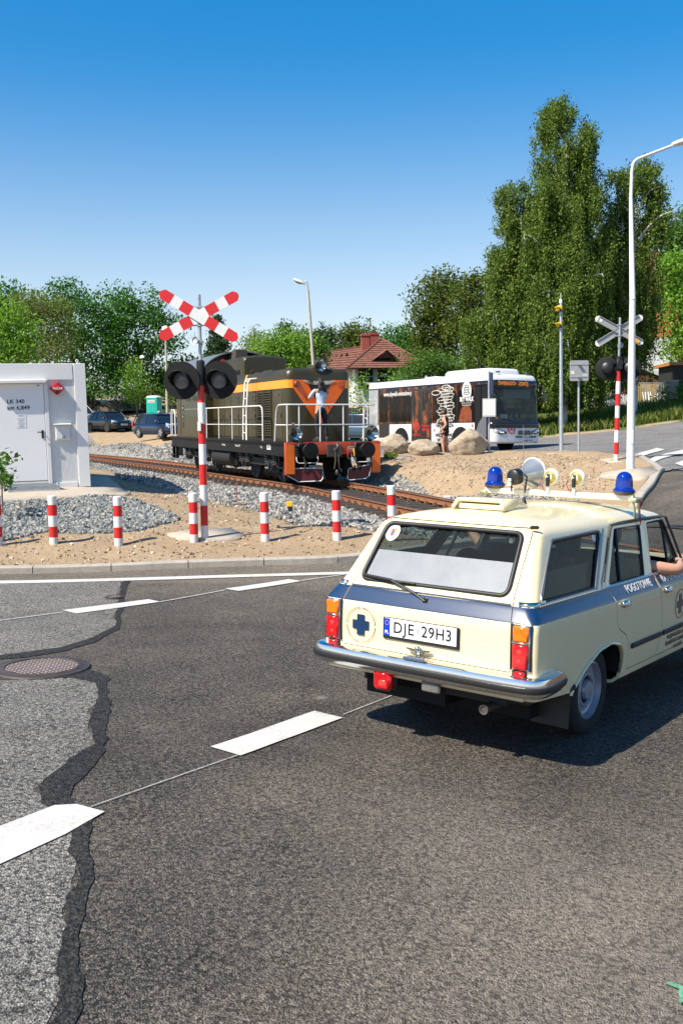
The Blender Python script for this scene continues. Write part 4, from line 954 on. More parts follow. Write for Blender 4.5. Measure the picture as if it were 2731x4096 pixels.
    b.build('chair_frame', WHITE, root); b = MB(); b.box((0, -.05, .32), (.55, .5, .04)); b.build('seat', mat('red_fabric', (.5, .04, .03), .8), root)
right_side()
# heaps of soil at the back of the yard
def heap(x, y, d, rx, ry, h, m, lab, seed, cat='soil heap'):
    p = PD(x, y, d); z = Z(p.x, p.y); rng = np.random.default_rng(seed); n = 40; t = np.linspace(-1.3, 1.3, n); X, Y = np.meshgrid(t, t)
    r = np.hypot(X, Y); H = np.clip(1 - r, -.15, 1) ** 1 * h * (.6 + 1.1 * vnoise(X, Y, .45, seed)) ; H = np.where(r < 1.12, np.maximum(H, -.1), -.2) + fnoise(X, Y, .25, seed, 3) * h * .35 * (r < 1)
    v = np.c_[(X * rx).ravel(), (Y * ry).ravel(), H.ravel()]; i = np.arange(n * n).reshape(n, n); f = np.c_[i[:-1, :-1].ravel(), i[:-1, 1:].ravel(), i[1:, 1:].ravel(), i[1:, :-1].ravel()]
    o = link('soil_heap', npmesh('soil_heap', v, f, [m], True)); o.location = (p.x, p.y, z + .1); tag(o, lab, cat)
SO1 = mat('dark_soil', (.085, .065, .05), .95, var=.5, vscale=2, bump=.8, bscale=4); SO2 = mat('sand', (.30, .23, .16), .95, var=.3, vscale=2, bump=.6, bscale=5); SO3 = mat('grey_grit', (.17, .17, .165), .95, var=.3, vscale=2, bump=.6, bscale=6)
heap(228, 934, 100, 3.2, 3, 1.3, SO1, 'dark brown soil heap right beside the container edge', 61)
heap(262, 930, 106, 4.5, 3, 1.1, SO2, 'sandy heap behind the dark soil', 62); heap(296, 930, 108, 3.4, 3, 1.2, SO3, 'grey gravel heap in front of the dark grove', 63); heap(205, 924, 104, 4, 3, 1.5, SO1, 'dark soil heap half behind the grey container', 64)
# ------------------------------------------------------------ street furniture
RED = mat('sign_red', (.55, .012, .012), .35, var=.06, vscale=20, coat=.2)
WHT = mat('gloss_white', (.66, .655, .64), .35, var=.05, vscale=12)
BLK = mat('black_plastic', (.012, .012, .013), .45)
BLKM = mat('matt_black', (.010, .010, .011), .75, spec=.25)
GALV = mat('zinc', (.40, .42, .44), .42, .55, var=.15, vscale=10)
GREYB = mat('grey_sign_back', (.33, .335, .34), .5, .3)
YEL = mat('signal_yellow', (.75, .45, .01), .45)
WALLW = mat('container_white', (.66, .655, .64), .45, var=.03, vscale=3)
DOORW = mat('door_white', (.74, .735, .73), .4)
LETTER = mat('dark_lettering', (.03, .03, .06), .6)
GREYD = mat('dark_grey_metal', (.09, .09, .095), .5, .4)
def dirty(name, c, c2=(.26, .20, .14)):
    m, n, l, p = newmat(name); tc = n.new('ShaderNodeTexCoord').outputs['Object']; p.inputs['Roughness'].default_value = .42
    sx = n.new('ShaderNodeSeparateXYZ'); l.new(tc, sx.inputs[0]); f_ = noise(n, l, tc, 34, 6, .7); g = noise(n, l, tc, 7, 4, .6)
    k = mth(n, l, 'ADD', mth(n, l, 'MULTIPLY', f_, .55), mth(n, l, 'MULTIPLY', g, .4)); k = mth(n, l, 'SUBTRACT', k, mth(n, l, 'MULTIPLY', sx.outputs[2], .42))
    l.new(mixc(n, l, ramp(n, l, k, [(.38, (0, 0, 0)), (.56, (.75, .75, .75))]), c, c2), p.inputs['Base Color']); return m
BWH = dirty('bollard_white', (.66, .655, .64)); BRD = dirty('bollard_red', (.55, .012, .012))
def banded(b, base, top, r, bands, n=24, cap=.012, m0=WHT, m1=RED):
    """pole of alternating colour bands, fractions from the top"""
    base, top = Vector(base), Vector(top)
    for i, (f0, f1, m) in enumerate(bands):
        b.cyl(top.lerp(base, f0), top.lerp(base, f1), r, r, n, m, caps=False)
def bollard(x, y, lab):
    p = PD(x, y, 14.2 if x < 400 else 14.3); root = thing('bollard', lab, 'bollard', (p.x, p.y, p.z), 'red and white bollards along the kerb'); r = .062; H = .785
    random.seed(int(x)); root.rotation_euler = (R(random.uniform(-.5, .5)), R(random.uniform(-.9, .2)), 0)
    b = MB(); b.lathe([(r, -.1), (r, .19)], n=24); b.build('lower_white_band', BWH, root, 40)
    for n_, m, z0, z1 in (('red_band', BRD, .19, .345), ('white_band', BWH, .345, .50), ('red_band', BRD, .50, .655)):
        b = MB(); b.lathe([(r, z0), (r, z1)], n=24); b.build(n_, m, root, 40)
    b = MB(); b.lathe([(r, .655), (r, H - .01), (r - .01, H), (0, H + .003)], n=24); b.build('white_cap', WHT, root, 40)
for x, y, lab in [(-3, 1264, 'red and white bollard cut off at the left frame edge'), (124.5, 1264, 'red and white bollard in front of the container step'), (273, 1266, 'red and white bollard at the right end of the dark gravel patch'), (446, 1257, 'red and white bollard touching the crossing signal post'), (609.5, 1256, 'red and white bollard standing alone on bare soil left of the yellow marker'), (774.5, 1252, 'red and white bollard left of the black inspection chamber'), (900.5, 1240, 'red and white bollard half hidden behind the estate car roof')]:
    bollard(x, y, lab)
def arm_mesh(root, ang, y, L, w, name, m_white, m_red, back=False):
    t = .012; hx = L / 2; tip = .05
    M = Matrix.Rotation(ang, 4, 'Y')
    fr = [0, .15, .27, .40, .60, .73, .85, 1]
    def pt(u, v): return (u, v)
    b = MB(); b.prism([(-hx + tip, -w / 2), (hx - tip, -w / 2), (hx, -w / 2 + tip), (hx, w / 2 - tip), (hx - tip, w / 2), (-hx + tip, w / 2), (-hx, w / 2 - tip), (-hx, -w / 2 + tip)], lambda u, v, tt: M @ Vector((u, y + tt, v)), 0, t)
    board = b.build(name, m_white if not back else GREYB, root, None)
    if not back:
        for i in (0, 2, 4, 6):
            a, c = -hx + L * fr[i], -hx + L * fr[i + 1]
            if i == 0: poly = [(-hx + tip, -w / 2), (c, -w / 2), (c, w / 2), (-hx + tip, w / 2), (-hx, w / 2 - tip), (-hx, -w / 2 + tip)]
            elif i == 6: poly = [(a, -w / 2), (hx - tip, -w / 2), (hx, -w / 2 + tip), (hx, w / 2 - tip), (hx - tip, w / 2), (a, w / 2)]
            else: poly = [(a, -w / 2), (c, -w / 2), (c, w / 2), (a, w / 2)]
            b = MB(); b.prism(poly, lambda u, v, tt: M @ Vector((u, y - .002 + tt, v)), 0, .0018); b.build('red_stripe', m_red, board, None)
    else:
        b = MB()
        for v in (-w / 2 + .006, w / 2 - .006): b.box((0, 0, 0), (L - .12, .03, .012)); n_ = len(b.v) - 8; b.v[n_:] = [tuple(M @ (Vector(q) + Vector((0, y + .022, v)))) for q in b.v[n_:]]
        b.build('folded_edge', GREYB, board, None)
    return board
def signal(base, top, lab, back, s=1.0):
    base, top = Vector(base), Vector(top); up = (top - base); H = up.length
    q = up.to_track_quat('Z', 'Y'); M = Matrix.Translation(base) @ (Matrix.Rotation(0, 4, 'Z') if True else Matrix())
    tx = math.atan2(up.x, up.z); ty = math.atan2(up.y, up.z)
    M = Matrix.Translation(base) @ Matrix.Rotation(tx, 4, 'Y')
    if back: M = M @ Matrix.Rotation(R(180), 4, 'Z')
    root = thing('crossing_signal', lab, 'crossing signal', M, 'railway crossing signals')
    k = H / 3.54
    zb = 2.42 * k; r = .054
    b = MB(); b.lathe([(.14, -.06), (.14, .012), (.09, .03), (r + .006, .05), (r, .06)], n=24); b.build('base_flange', WHT, root, 40)
    cuts = [0, .56, 1.33, 2.1, 2.86, 3.63, 4.4, 5.15, 5.7]
    lo = .06; edges = [.06, .53 * k, .0]
    z = [.04, .30, .60, .90, 1.19, 1.49, 1.79, 2.0]
    cols = [WHT, RED, WHT, RED, WHT, RED, WHT, RED]; tops = [.0, .3, .6, .9, 1.2, 1.5, 1.8, 2.1]
    zz = [.05, .26, .55, .845, 1.14, 1.43, 1.72, 2.02, 2.26]
    for i in range(8):
        m = WHT if i % 2 == 0 else RED
        b = MB(); b.lathe([(r, zz[i] * k), (r, zz[i + 1] * k)], n=24); b.build('white_band' if m is WHT else 'red_band', m, root, 40)
    b = MB(); b.lathe([(r + .008, 2.26 * k), (r + .008, 2.60 * k), (r - .012, 2.62 * k)], n=20); b.box((0, .06, 2.42 * k), (.13, .1, .22), bev=.01); b.build('junction_box', BLK, root, 40)
    b = MB(); b.lathe([(.026, 2.55 * k), (.026, H), (0, H + .004)], n=16); b.build('upper_tube', GALV, root, 40)
    zc = 3.235 * k
    arm_mesh(root, R(32), -.062, 1.27 * s, .152, 'cross_arm', WHT, RED, False); arm_mesh(root, R(-28), -.044, 1.27 * s, .152, 'cross_arm', WHT, RED, False)
    for c in root.children:
        if c.name.startswith('cross_arm'): c.location.z = zc
    b = MB()
    for dz in (-.13, .13): b.box((0, -.0, zc + dz), (.07, .07, .025), bev=.005); b.box((0, -.022, zc + dz), (.2, .012, .02))
    b.build('clamp', GALV, root)
    if back:
        for a, y in ((32, -.05), (-28, -.032)):
            Mx = Matrix.Rotation(R(a), 4, 'Y'); b = MB(); w = .152
            b.prism([(-.57, -w / 2 + .004), (.57, -w / 2 + .004), (.57, w / 2 - .004), (-.57, w / 2 - .004)], lambda u, v, tt: Mx @ Vector((u, y + tt, v)) + Vector((0, 0, zc)), 0, .006)
            for v in (-w / 2, w / 2 - .012): b.prism([(-.57, v), (.57, v), (.57, v + .012), (-.57, v + .012)], lambda u, v_, tt: Mx @ Vector((u, y + tt, v_)) + Vector((0, 0, zc)), .006, .034)
            b.build('grey_back', GREYB, root, None)
        Mx = Matrix.Rotation(R(-28), 4, 'Y'); b = MB(); b.prism([(-.52, -.035), (-.22, -.035), (-.22, .035), (-.52, .035)], lambda u, v, tt: Mx @ Vector((u, .03 + tt - .032, v)) + Vector((0, 0, zc - .02)), .012, .016); b.build('orange_plate', mat('orange_plate', (.75, .33, .02), .5), root, None)
        b = MB(); Mx = Matrix.Rotation(R(-28), 4, 'Y'); b.prism([(.46, -.04), (.53, -.04), (.53, .03), (.46, .03)], lambda u, v, tt: Mx @ Vector((u, -.022 + tt, v)) + Vector((0, 0, zc)), 0, .003); b.build('sticker', WHT, root, None)
    # warning bell
    b = MB(); b.cyl((.0, 0, 2.87 * k), (-.0, -.06, 2.87 * k), .03, .03, 12); b.lathe([(.02, 0), (.03, .05), (.062, .10), (.066, .11), (.052, .108), (.045, .09), (0, .08)], (-.0, -.02, 2.87 * k), Euler((R(78), 0, R(-35))), 20); b.box((.01, .01, 2.87 * k), (.05, .05, .09)); b.build('warning_horn', GALV, root, 40)
    # two lamps
    for sx in (-1, 1):
        c = Vector((sx * .265, -.03, 2.335 * k)); yaw = R(-11)
        Ml = Matrix.Translation(c) @ Matrix.Rotation(yaw, 4, 'Z') @ Matrix.Rotation(R(90 + 4), 4, 'X'); qd = Ml.to_euler()
        b = MB(); b.lathe([(0, .0), (.262, 0), (.27, .006), (.27, .02), (0, .024)], (0, 0, 0), None, 40); b.v = [tuple(Ml @ Vector(v)) for v in b.v]; disc = b.build('lamp_backboard', BLKM, root, 40)
        b = MB(); b.lathe([(.10, .0), (.13, .0), (.13, -.14), (.08, -.18), (0, -.18)], n=24); b.v = [tuple(Ml @ Vector(v)) for v in b.v]; b.build('lamp_housing', BLK, disc, 40)
        # lens with a fine grid
        b = MB(); b.lathe([(0, .045), (.06, .042), (.105, .03), (.118, .022)], n=28); b.v = [tuple(Ml @ Vector(v)) for v in b.v]
        b.build('lens', lens_mat(), disc, 60)
        # hood: open tunnel, cut away below
        rings = []; n_ = 26
        for t, rr in ((.02, .138), (.08, .142), (.15, .146), (.215, .149)):
            a0 = R(-50 + 72 * (t / .215)); a1 = R(230 - 72 * (t / .215)); rings.append([(rr * math.cos(a0 + (a1 - a0) * i / n_), rr * math.sin(a0 + (a1 - a0) * i / n_), t) for i in range(n_ + 1)])
        b = MB(); b.loft(rings, None, closed=False, cap0=False, cap1=False); b.v = [tuple(Ml @ Vector(v)) for v in b.v]
        h = b.build('hood', BLK, disc, 50); sm = h.modifiers.new('solid', 'SOLIDIFY'); sm.thickness = .004
        b = MB()
        for a in range(0, 360, 90): b.cyl(Ml @ Vector((.155 * math.cos(R(a + 45)), .155 * math.sin(R(a + 45)), .02)), Ml @ Vector((.155 * math.cos(R(a + 45)), .155 * math.sin(R(a + 45)), .034)), .007, .007, 8)
        b.build('screw', GALV, disc, None) if False else None
        b = MB(); b.tube([(sx * .05, .02, 2.44 * k), (sx * .16, .04, 2.47 * k), (sx * .25, .05, 2.4 * k)], .022, 8); b.build('lamp_bracket', BLK, root, 60)
    b = MB(); b.box((-.03, -.06, 1.68 * k), (.05, .03, .13), bev=.004); b.build('small_plate', WHT, root)
    return root
def lens_mat():
    if 'lens_grid' in _mats: return _mats['lens_grid']
    m, n, l, p = newmat('lens_grid'); tc = n.new('ShaderNodeTexCoord').outputs['Object']; w = n.new('ShaderNodeTexChecker'); w.inputs['Scale'].default_value = 90
    l.new(tc, w.inputs[0]); w.inputs[1].default_value = (.20, .20, .20, 1); w.inputs[2].default_value = (.09, .09, .095, 1); l.new(w.outputs[0], p.inputs['Base Color']); p.inputs['Roughness'].default_value = .25
    _mats['lens_grid'] = m; return m
signal(PD(470.5, 1248, 14.4), PD(463, 684, 14.4), 'near crossing signal with red and white cross and dark lamps before the locomotive', False)
signal(PD(1414, 1068, 23.5), PD(1416, 733, 23.5), 'far crossing signal seen from behind, grey cross back, beside the white street lamp', True)
PAD = mat('pad_concrete', (.36, .31, .25), .9, var=.15, vscale=7, bump=.3, bscale=40)
def pad(name, pts, h, lab=None, m=PAD):
    o = drape(name, gp(pts), DIRT_UP + h, m, .15, .03, 8); sm = o.modifiers.new('solid', 'SOLIDIFY'); sm.thickness = .12; sm.offset = -1
    return tag(o, kind='structure')
pad('concrete_pad', [(385, 1243), (430, 1234), (528, 1230), (563, 1246), (545, 1253), (470, 1256), (410, 1255)], .035)
pad('container_slab', [(-160, 1174), (0, 1164), (301, 1148), (272, 1128), (245, 1107), (150, 1112), (-160, 1130)], .05)
pad('concrete_pad', [(1330, 1065), (1375, 1055), (1440, 1058), (1432, 1071), (1395, 1073)], .03)
pad('paver_pad', [(1375, 1105), (1420, 1090), (1510, 1092), (1480, 1112), (1430, 1112)], .03)
pad('footway', [(870, 1068), (884, 1056), (945, 1055), (920, 1066)], .02)
pad('concrete_pad', [(1255, 1051), (1275, 1046), (1300, 1045), (1310, 1049), (1285, 1053)], .03)

# ------------------------------------------------------------ equipment container
def container():
    p = PD(207, 1117, 19.9); yaw = R(21)
    M = Matrix.Translation(p) @ Matrix.Rotation(yaw, 4, 'Z') @ Matrix.Rotation(R(-1.0), 4, 'Y')
    root = thing('equipment_container', 'pale grey equipment container with a door lettered LK 340 km 6,849', 'container', M)
    H = 2.44; W = 3.6; D_ = 2.5
    k = .00319 / 1.10
    cx = lambda c: (c - 565) * k
    cz = lambda c: (1400 - c) * .00319
    b = MB(); b.box((-W / 2, D_ / 2 + .02, H / 2), (W, D_, H), bev=.012); b.build('shell', WALLW, root)
    # front cladding: frame members and ribbed panel
    b = MB(); b.box((cx(531), .005, H / 2), (.222, .05, H - .004), bev=.006); b.build('corner_post', WALLW, root)
    b = MB(); b.box((-W / 2 - .115, .008, H - .16), (W - .24, .044, .318), bev=.006); b.build('top_beam', WALLW, root)
    b = MB(); b.box((-W / 2 - .115, .008, .055), (W - .24, .05, .11), bev=.006); b.build('bottom_beam', WALLW, root)
    b = MB(); n_ = 22; x0, x1 = cx(318), cx(497) - .004; zz0, zz1 = .112, H - .322; P = []
    for i in range(n_): 
        u = x0 + (x1 - x0) * i / n_; w_ = (x1 - x0) / n_; P += [(u, .014), (u + w_ * .42, .014), (u + w_ * .5, .021), (u + w_ * .92, .021)]
    P.append((x1, .014))
    b.loft([[(u, v, zz0) for u, v in P], [(u, v, zz1) for u, v in P]], None, closed=False, cap0=False, cap1=False); b.build('ribbed_panel', WALLW, root, 20)
    # door
    dx0, dx1 = cx(-20), cx(290); 
    b = MB(); zt = cz(757); 
    for bx, bz, w, h in ((dx1 + .04, zt / 2 + .07, .075, zt - .05), ((dx0 + dx1) / 2, zt + .035, dx1 - dx0 + .15, .07), (dx0 - .04, zt / 2 + .07, .075, zt - .05)): b.box((bx, -.012, bz), (w, .05, h), bev=.006)
    b.box(((dx0 + dx1) / 2, -.01, cz(1360)), (dx1 - dx0, .05, .03)); b.build('door_frame', WALLW, root)
    b = MB(); b.box(((dx0 + dx1) / 2, -.012, (zt + cz(1350)) / 2), (dx1 - dx0 - .012, .036, zt - cz(1350) - .01), bev=.004); door = b.build('door', DOORW, root)
    text('LK 340', .105, 'lettering', LETTER, door, axes((cx(50), -.034, cz(865)), (1, 0, 0), (0, 0, 1)), .001, 'LEFT', 1.02, 1.05, .002)
    text('km 6,849', .105, 'lettering', LETTER, door, axes((cx(50), -.034, cz(903)), (1, 0, 0), (0, 0, 1)), .001, 'LEFT', 1.02, 1.05, .002)
    b = MB(); b.box((cx(135), -.0325, cz(983)), (.18, .003, .25)); nt_ = b.build('notice', mat('notice_paper', (.70, .70, .72), .6), door)
    GL = mat('grey_print', (.35, .35, .38), .7); text('UWAGA!', .026, 'print', GL, nt_, axes((cx(135), -.036, cz(950)), (1, 0, 0), (0, 0, 1)), .0006, bold=.0006)
    b = MB()
    for i in range(6): b.box((cx(135), -.0355, cz(968 + i * 9)), (.13 - .02 * (i % 3), .001, .006))
    b.box((cx(135), -.0355, cz(1014)), (.07, .001, .014)); b.build('print_lines', GL, nt_)
    b = MB(); b.box((cx(268), -.038, cz(1066)), (.045, .012, .16), bev=.008); b.tube([(cx(268), -.045, cz(1053)), (cx(268), -.085, cz(1053)), (cx(262), -.095, cz(1053)), (cx(233), -.095, cz(1053))], .010, 8); b.build('door_handle', BLK, door, 40)
    b = MB(); b.box((cx(255), -.034, cz(770)), (.05, .02, .012)); b.build('closer_plate', GREYD, door)
    b = MB(); b.add([(cx(-60), 0, cz(733)), (cx(303), 0, cz(730)), (cx(303), -.16, cz(737)), (cx(-60), -.16, cz(740)), (cx(-60), 0, cz(748)), (cx(303), 0, cz(745)), (cx(303), -.16, cz(752)), (cx(-60), -.16, cz(755))], [(0, 1, 2, 3), (4, 7, 6, 5), (0, 3, 7, 4), (1, 5, 6, 2), (3, 2, 6, 7), (0, 4, 5, 1)]); b.build('door_canopy', WHT, root, None)
    # fire alarm
    b = MB(); c = (cx(378), 0, cz(787)); s_ = .145
    def dia(s, y): return [(c[0] + u * s, y, c[2] + v * s) for u, v in roundpoly([(0, -1), (1.06, 0), (0, 1), (-1.06, 0)], .28, 4)]
    b.loft([dia(s_, .012), dia(s_, -.05), dia(s_ * .86, -.085), dia(s_ * .5, -.10)], None); al = b.build('fire_alarm', mat('alarm_red', (.42, .012, .015), .3, coat=.3), root, 40)
    text('POŻAR', .062, 'lettering', WHT, al, axes((cx(379), -.108, cz(790)), (1, 0, .02), (0, .12, 1)), .002, sx=.95, bold=.001)
    b = MB(); b.lathe([(.0, .012), (.03, .01), (.036, 0)], (cx(372), -.092, cz(812)), Euler((R(90), 0, 0)), 16); b.build('alarm_lamp', mat('dark_red_lens', (.10, .002, .003), .2), al, 60)
    # meter box
    b = MB(); b.box((cx(399), -.012, cz(1060)), (.285, .05, .30), bev=.004); mb_ = b.build('meter_box', WALLW, root)
    b = MB(); b.box((cx(400), -.04, cz(1057)), (.245, .02, .255), bev=.004); b.build('meter_door', mat('meter_door', (.60, .605, .61), .45), mb_); b = MB(); b.cyl((cx(400), -.045, cz(1083)), (cx(400), -.07, cz(1083)), .018, .018, 12); b.cyl((cx(403), -.05, cz(1087)), (cx(403), -.062, cz(1087)), .03, .03, 12); b.build('lock', GREYB, mb_)
    b = MB(); b.box((cx(398), -.05, cz(1008)), (.34, .13, .016), Euler((R(8), 0, 0))); b.build('meter_hood', WHT, mb_)
    # eye bolt, feet, step
    b = MB(); b.tube([(cx(520) + .022 * math.cos(a), .05, H + .05 + .028 * math.sin(a)) for a in np.linspace(0, 6.283, 13)[:-1]], .009, 6, closed=True); b.cyl((cx(520), .05, H), (cx(520), .05, H + .03), .012); b.build('lifting_eye', WHT, root, 60)
    b = MB()
    for x in (cx(505), -1.9, -3.3):
        for y in (.25, 2.2): b.box((x, y, -.13), (.3, .3, .25))
    b.build('foot', GREYD, root)
    b = MB()
    for x in (cx(24), cx(345)):
        b = MB(); b.box((x, -.42, -.02), (.03, .05, .42)); b.box((x, -.2, .06), (.035, .42, .05), Euler((R(-12), 0, 0))); fr = b.build('step_frame', GALV, root)
    b = MB()
    for i in range(5): b.box((cx(184), -.16 - i * .08, .055 - i * .012), (cx(345) - cx(24), .02, .03))
    b.box((cx(184), -.44, -.05), (cx(345) - cx(24), .03, .07)); b.build('tread', GALV, fr)
    return root
container()

# ------------------------------------------------------------ lamps, poles and signs
def lamp_right():
    p = PD(1447, 1086, 21); t = PD(1450.5, 372, 21) - p; e = PD(1545, 333, 21.2) - p
    root = thing('street_lamp', 'tall white street lamp with a bent arm at the right edge', 'street lamp', p)
    b = MB(); b.lathe([(.085, -.1), (.085, .02), (.082, 1.1), (.062, 3.6)], n=24); 
    b.tube([(0, 0, 3.6), (t.x * .9, t.y, t.z - .75)], [.062, .038], 20); b.tube([(t.x * .9, t.y, t.z - .80), (t.x, t.y, t.z - .3)], .036, 16)
    b.build('pole', WHT, root, 60)
    b = MB(); b.tube(bezier((t.x, t.y, t.z - .35), (t.x + .0, t.y, t.z - .02), (t.x + .02, t.y, t.z + .04), (t.x + .2, t.y, t.z + .10), 8) + [e], .031, 14); b.build('arm', WHT, root, 60)
    b = MB(); d = Vector((.97, 0, .24)).normalized(); u = Vector((-.24, 0, .97)); rings = []
    for s_, w, h in ((-.02, .03, .03), (.0, .05, .045), (.10, .11, .06), (.3, .14, .07), (.52, .11, .05), (.6, .04, .02)):
        c = e + d * s_ + u * .02; rings.append([c + Vector((0, 1, 0)) * (w * math.cos(a)) + u * (h * math.sin(a)) for a in np.linspace(0, 6.283, 17)[:-1]])
    b.loft(rings); b.build('lamp_head', WHT, root, 60)
    b = MB(); b.lathe([(.13, -.03), (.13, .012), (.09, .02)], n=20); b.build('base_plate', GALV, root, 40)
    b = MB(); b.box((0, -.083, .75), (.07, .012, .28), bev=.004); b.build('service_hatch', WHT, root)
    b = MB(); b.cyl((.07, -.02, .11), (.10, -.02, .11), .012); b.build('earth_bolt', GALV, root)
lamp_right()
CPOLE = mat('concrete_pole', (.36, .33, .28), .9, var=.2, vscale=2)
HEADW = mat('lamp_head_white', (.66, .66, .64), .5)
def lamp(x0, y0, x1, y1, d, r0, r1, hx, hy, lab, head='cobra', m=CPOLE):
    p = PD(x0, y0, d); z = Z(p.x, p.y); t = PD(x1, y1, d); 
    if head == 'cobra':
        root = thing('street_lamp', lab, 'street lamp', (p.x, p.y, p.z)); q = t - p; b = MB(); b.tube([(0, 0, -.3), q * .5, q], [r0, (r0 + r1) / 2, r1], 10); b.build('pole', m, root, 60)
        e = PD(hx, hy, d) - p; b = MB(); b.tube(bezier(q - (q.normalized() * .3), q + Vector((0, 0, .5)), q + Vector((-.1, 0, .75)), e, 8), .035, 8); b.build('arm', GALV, root, 60)
        dr = Vector((-.9, 0, .38)).normalized(); u = Vector((.38, 0, .9)); b = MB(); rings = []
        for s_, w, h in ((-.05, .05, .04), (.1, .13, .09), (.35, .17, .12), (.62, .14, .09), (.78, .05, .03)):
            c = e + dr * s_; rings.append([c + Vector((0, 1, 0)) * (w * math.cos(a)) + u * (h * math.sin(a)) for a in np.linspace(0, 6.283, 13)[:-1]])
        b.loft(rings); h_ = b.build('lamp_head', HEADW, root, 60)
        b = MB(); c = e + dr * .38 - u * .08; b.sphere(c, (.24, .11, .07), 12, 8, None, Matrix.Rotation(R(22), 3, 'Y')); b.build('lamp_glass', mat('lamp_glass', (.12, .12, .11), .2), h_, 60)
    else:
        root = thing('street_lamp', lab, 'street lamp', (p.x, p.y, p.z)); q = t - p; b = MB(); b.tube([(0, 0, -.3), q * .5, q], [r0, (r0 + r1) / 2, r1], 10); b.build('pole', m, root, 60)
        b = MB(); s_ = head; b.box(q + Vector((-.05 * s_, 0, .18 * s_)), (.62 * s_, .4 * s_, .36 * s_), Euler((0, R(-14), 0)), taper=.75); b.build('lamp_head', HEADW, root)
lamp(730, 985, 707, 665, 62, .14, .075, 699, 651, 'leaning concrete street lamp with a white head above the locomotive')
lamp(384, 950, 380, 757, 95, .13, .09, 0, 0, 'concrete lamp post behind the left crossing lamp, by the toilet cabin', 1.0)
lamp(321, 932, 327, 822, 99, .07, .05, 0, 0, 'small lamp post in front of the dark grove', .75)
lamp(1101, 905, 1100, 826, 80, .05, .04, 1094, 820, 'thin grey lamp sticking up from the shrubs behind the bus', 'cobra', GALV)
def camera_pole():
    p = PD(1288.5, 1048, 28.3); t = PD(1287.5, 690, 28.3) - p; root = thing('camera_pole', 'slim zinc pole carrying two yellow cameras in front of the birch', 'camera pole', p)
    b = MB(); b.tube([(0, 0, -.05), t * .5, t], [.062, .05, .036], 12); b.build('pole', GALV, root, 60)
    b = MB(); b.box((0, 0, .01), (.26, .26, .02)); 
    for sx in (-.1, .1):
        for sy in (-.1, .1): b.cyl((sx, sy, .02), (sx, sy, .06), .013)
    b.build('base_plate', GALV, root); b = MB(); b.cyl(t - Vector((0, 0, .06)), t + Vector((0, 0, .04)), .048, .042, 12); b.tube([t, t + Vector((0, 0, .22))], .008, 6); b.build('cap', WHT, root, 40)
    for y, s_ in ((708, 1.1), (745, .95)):
        q = PD(1283, y, 28.25) - p; b = MB(); b.box(q + Vector((0, -.03, 0)), (.15 * s_, .2, .13 * s_), Euler((0, R(-8), 0)), bev=.03); b.box(q + Vector((-.06, -.05, .03)), (.1, .22, .02)); c = b.build('camera', YEL, root, 40)
        b = MB(); b.cyl(q + Vector((.02, -.12, -.05)), q + Vector((.02, -.15, -.05)), .035, .035, 12); b.build('lens', BLK, c, 40); b = MB(); b.box(q + Vector((.05, 0, -.06)), (.06, .08, .05)); b.build('mount', BLK, c)
camera_pole()
def sign_back():
    p = PD(1328, 1046, 27.4); t = PD(1328.5, 829, 27.4) - p; root = thing('road_sign', 'square road sign seen from its grey back, right of the camera pole', 'road sign', p)
    b = MB(); b.tube([(0, 0, -.05), t], .031, 12); b.build('post', GALV, root, 60)
    b = MB(); b.prism(rrect(.52, .56, .05, 4), lambda u, v, tt: (u + .01, .04 + tt, t.z - .27 + v), 0, .012); bd = b.build('sign_board', GREYB, root, None)
    b = MB()
    for dz in (-.1, -.44): b.box((.01, .034, t.z + dz), (.5, .012, .025)); b.box((.0, -.02, t.z + dz), (.08, .09, .03))
    b.build('rail', GALV, bd); b = MB(); b.box((-.17, .038, t.z - .32), (.1, .004, .09)); b.build('sticker', mat('pale_sticker', (.55, .55, .54), .6), bd); b = MB(); b.box((.17, .038, t.z - .39), (.14, .004, .03)); b.build('sticker', mat('pale_sticker', (.55, .55, .54), .6), bd)
sign_back()
def bus_stop():
    p = PD(1122.5, 1041, 33.2); t = PD(1122.5, 852, 33.2) - p; root = thing('bus_stop_sign', 'bus stop post with a white timetable board, right of the largest boulder', 'bus stop sign', p)
    b = MB(); b.tube([(0, 0, -.05), t], .035, 12); b.build('post', GALV, root, 60); a = Matrix.Rotation(R(68), 4, 'Z')
    b = MB(); b.prism(rrect(.5, .72, .04, 3), lambda u, v, tt: a @ Vector((u + .3, tt, v)) + Vector((0, 0, t.z - .4)), -.01, .01); fl = b.build('stop_flag', mat('stop_blue', (.02, .05, .16), .4), root, None)
    b = MB(); b.box((-.0, -.05, t.z - 1.22), (.445, .02, .60), bev=.004); f_ = b.build('timetable_board', mat('timetable_frame', (.5, .51, .51), .5), root); b = MB(); b.box((0, -.0635, t.z - 1.22), (.395, .004, .52)); b.build('timetable', mat('timetable_paper', (.66, .67, .65), .5, var=.08, vscale=18), f_)
bus_stop()
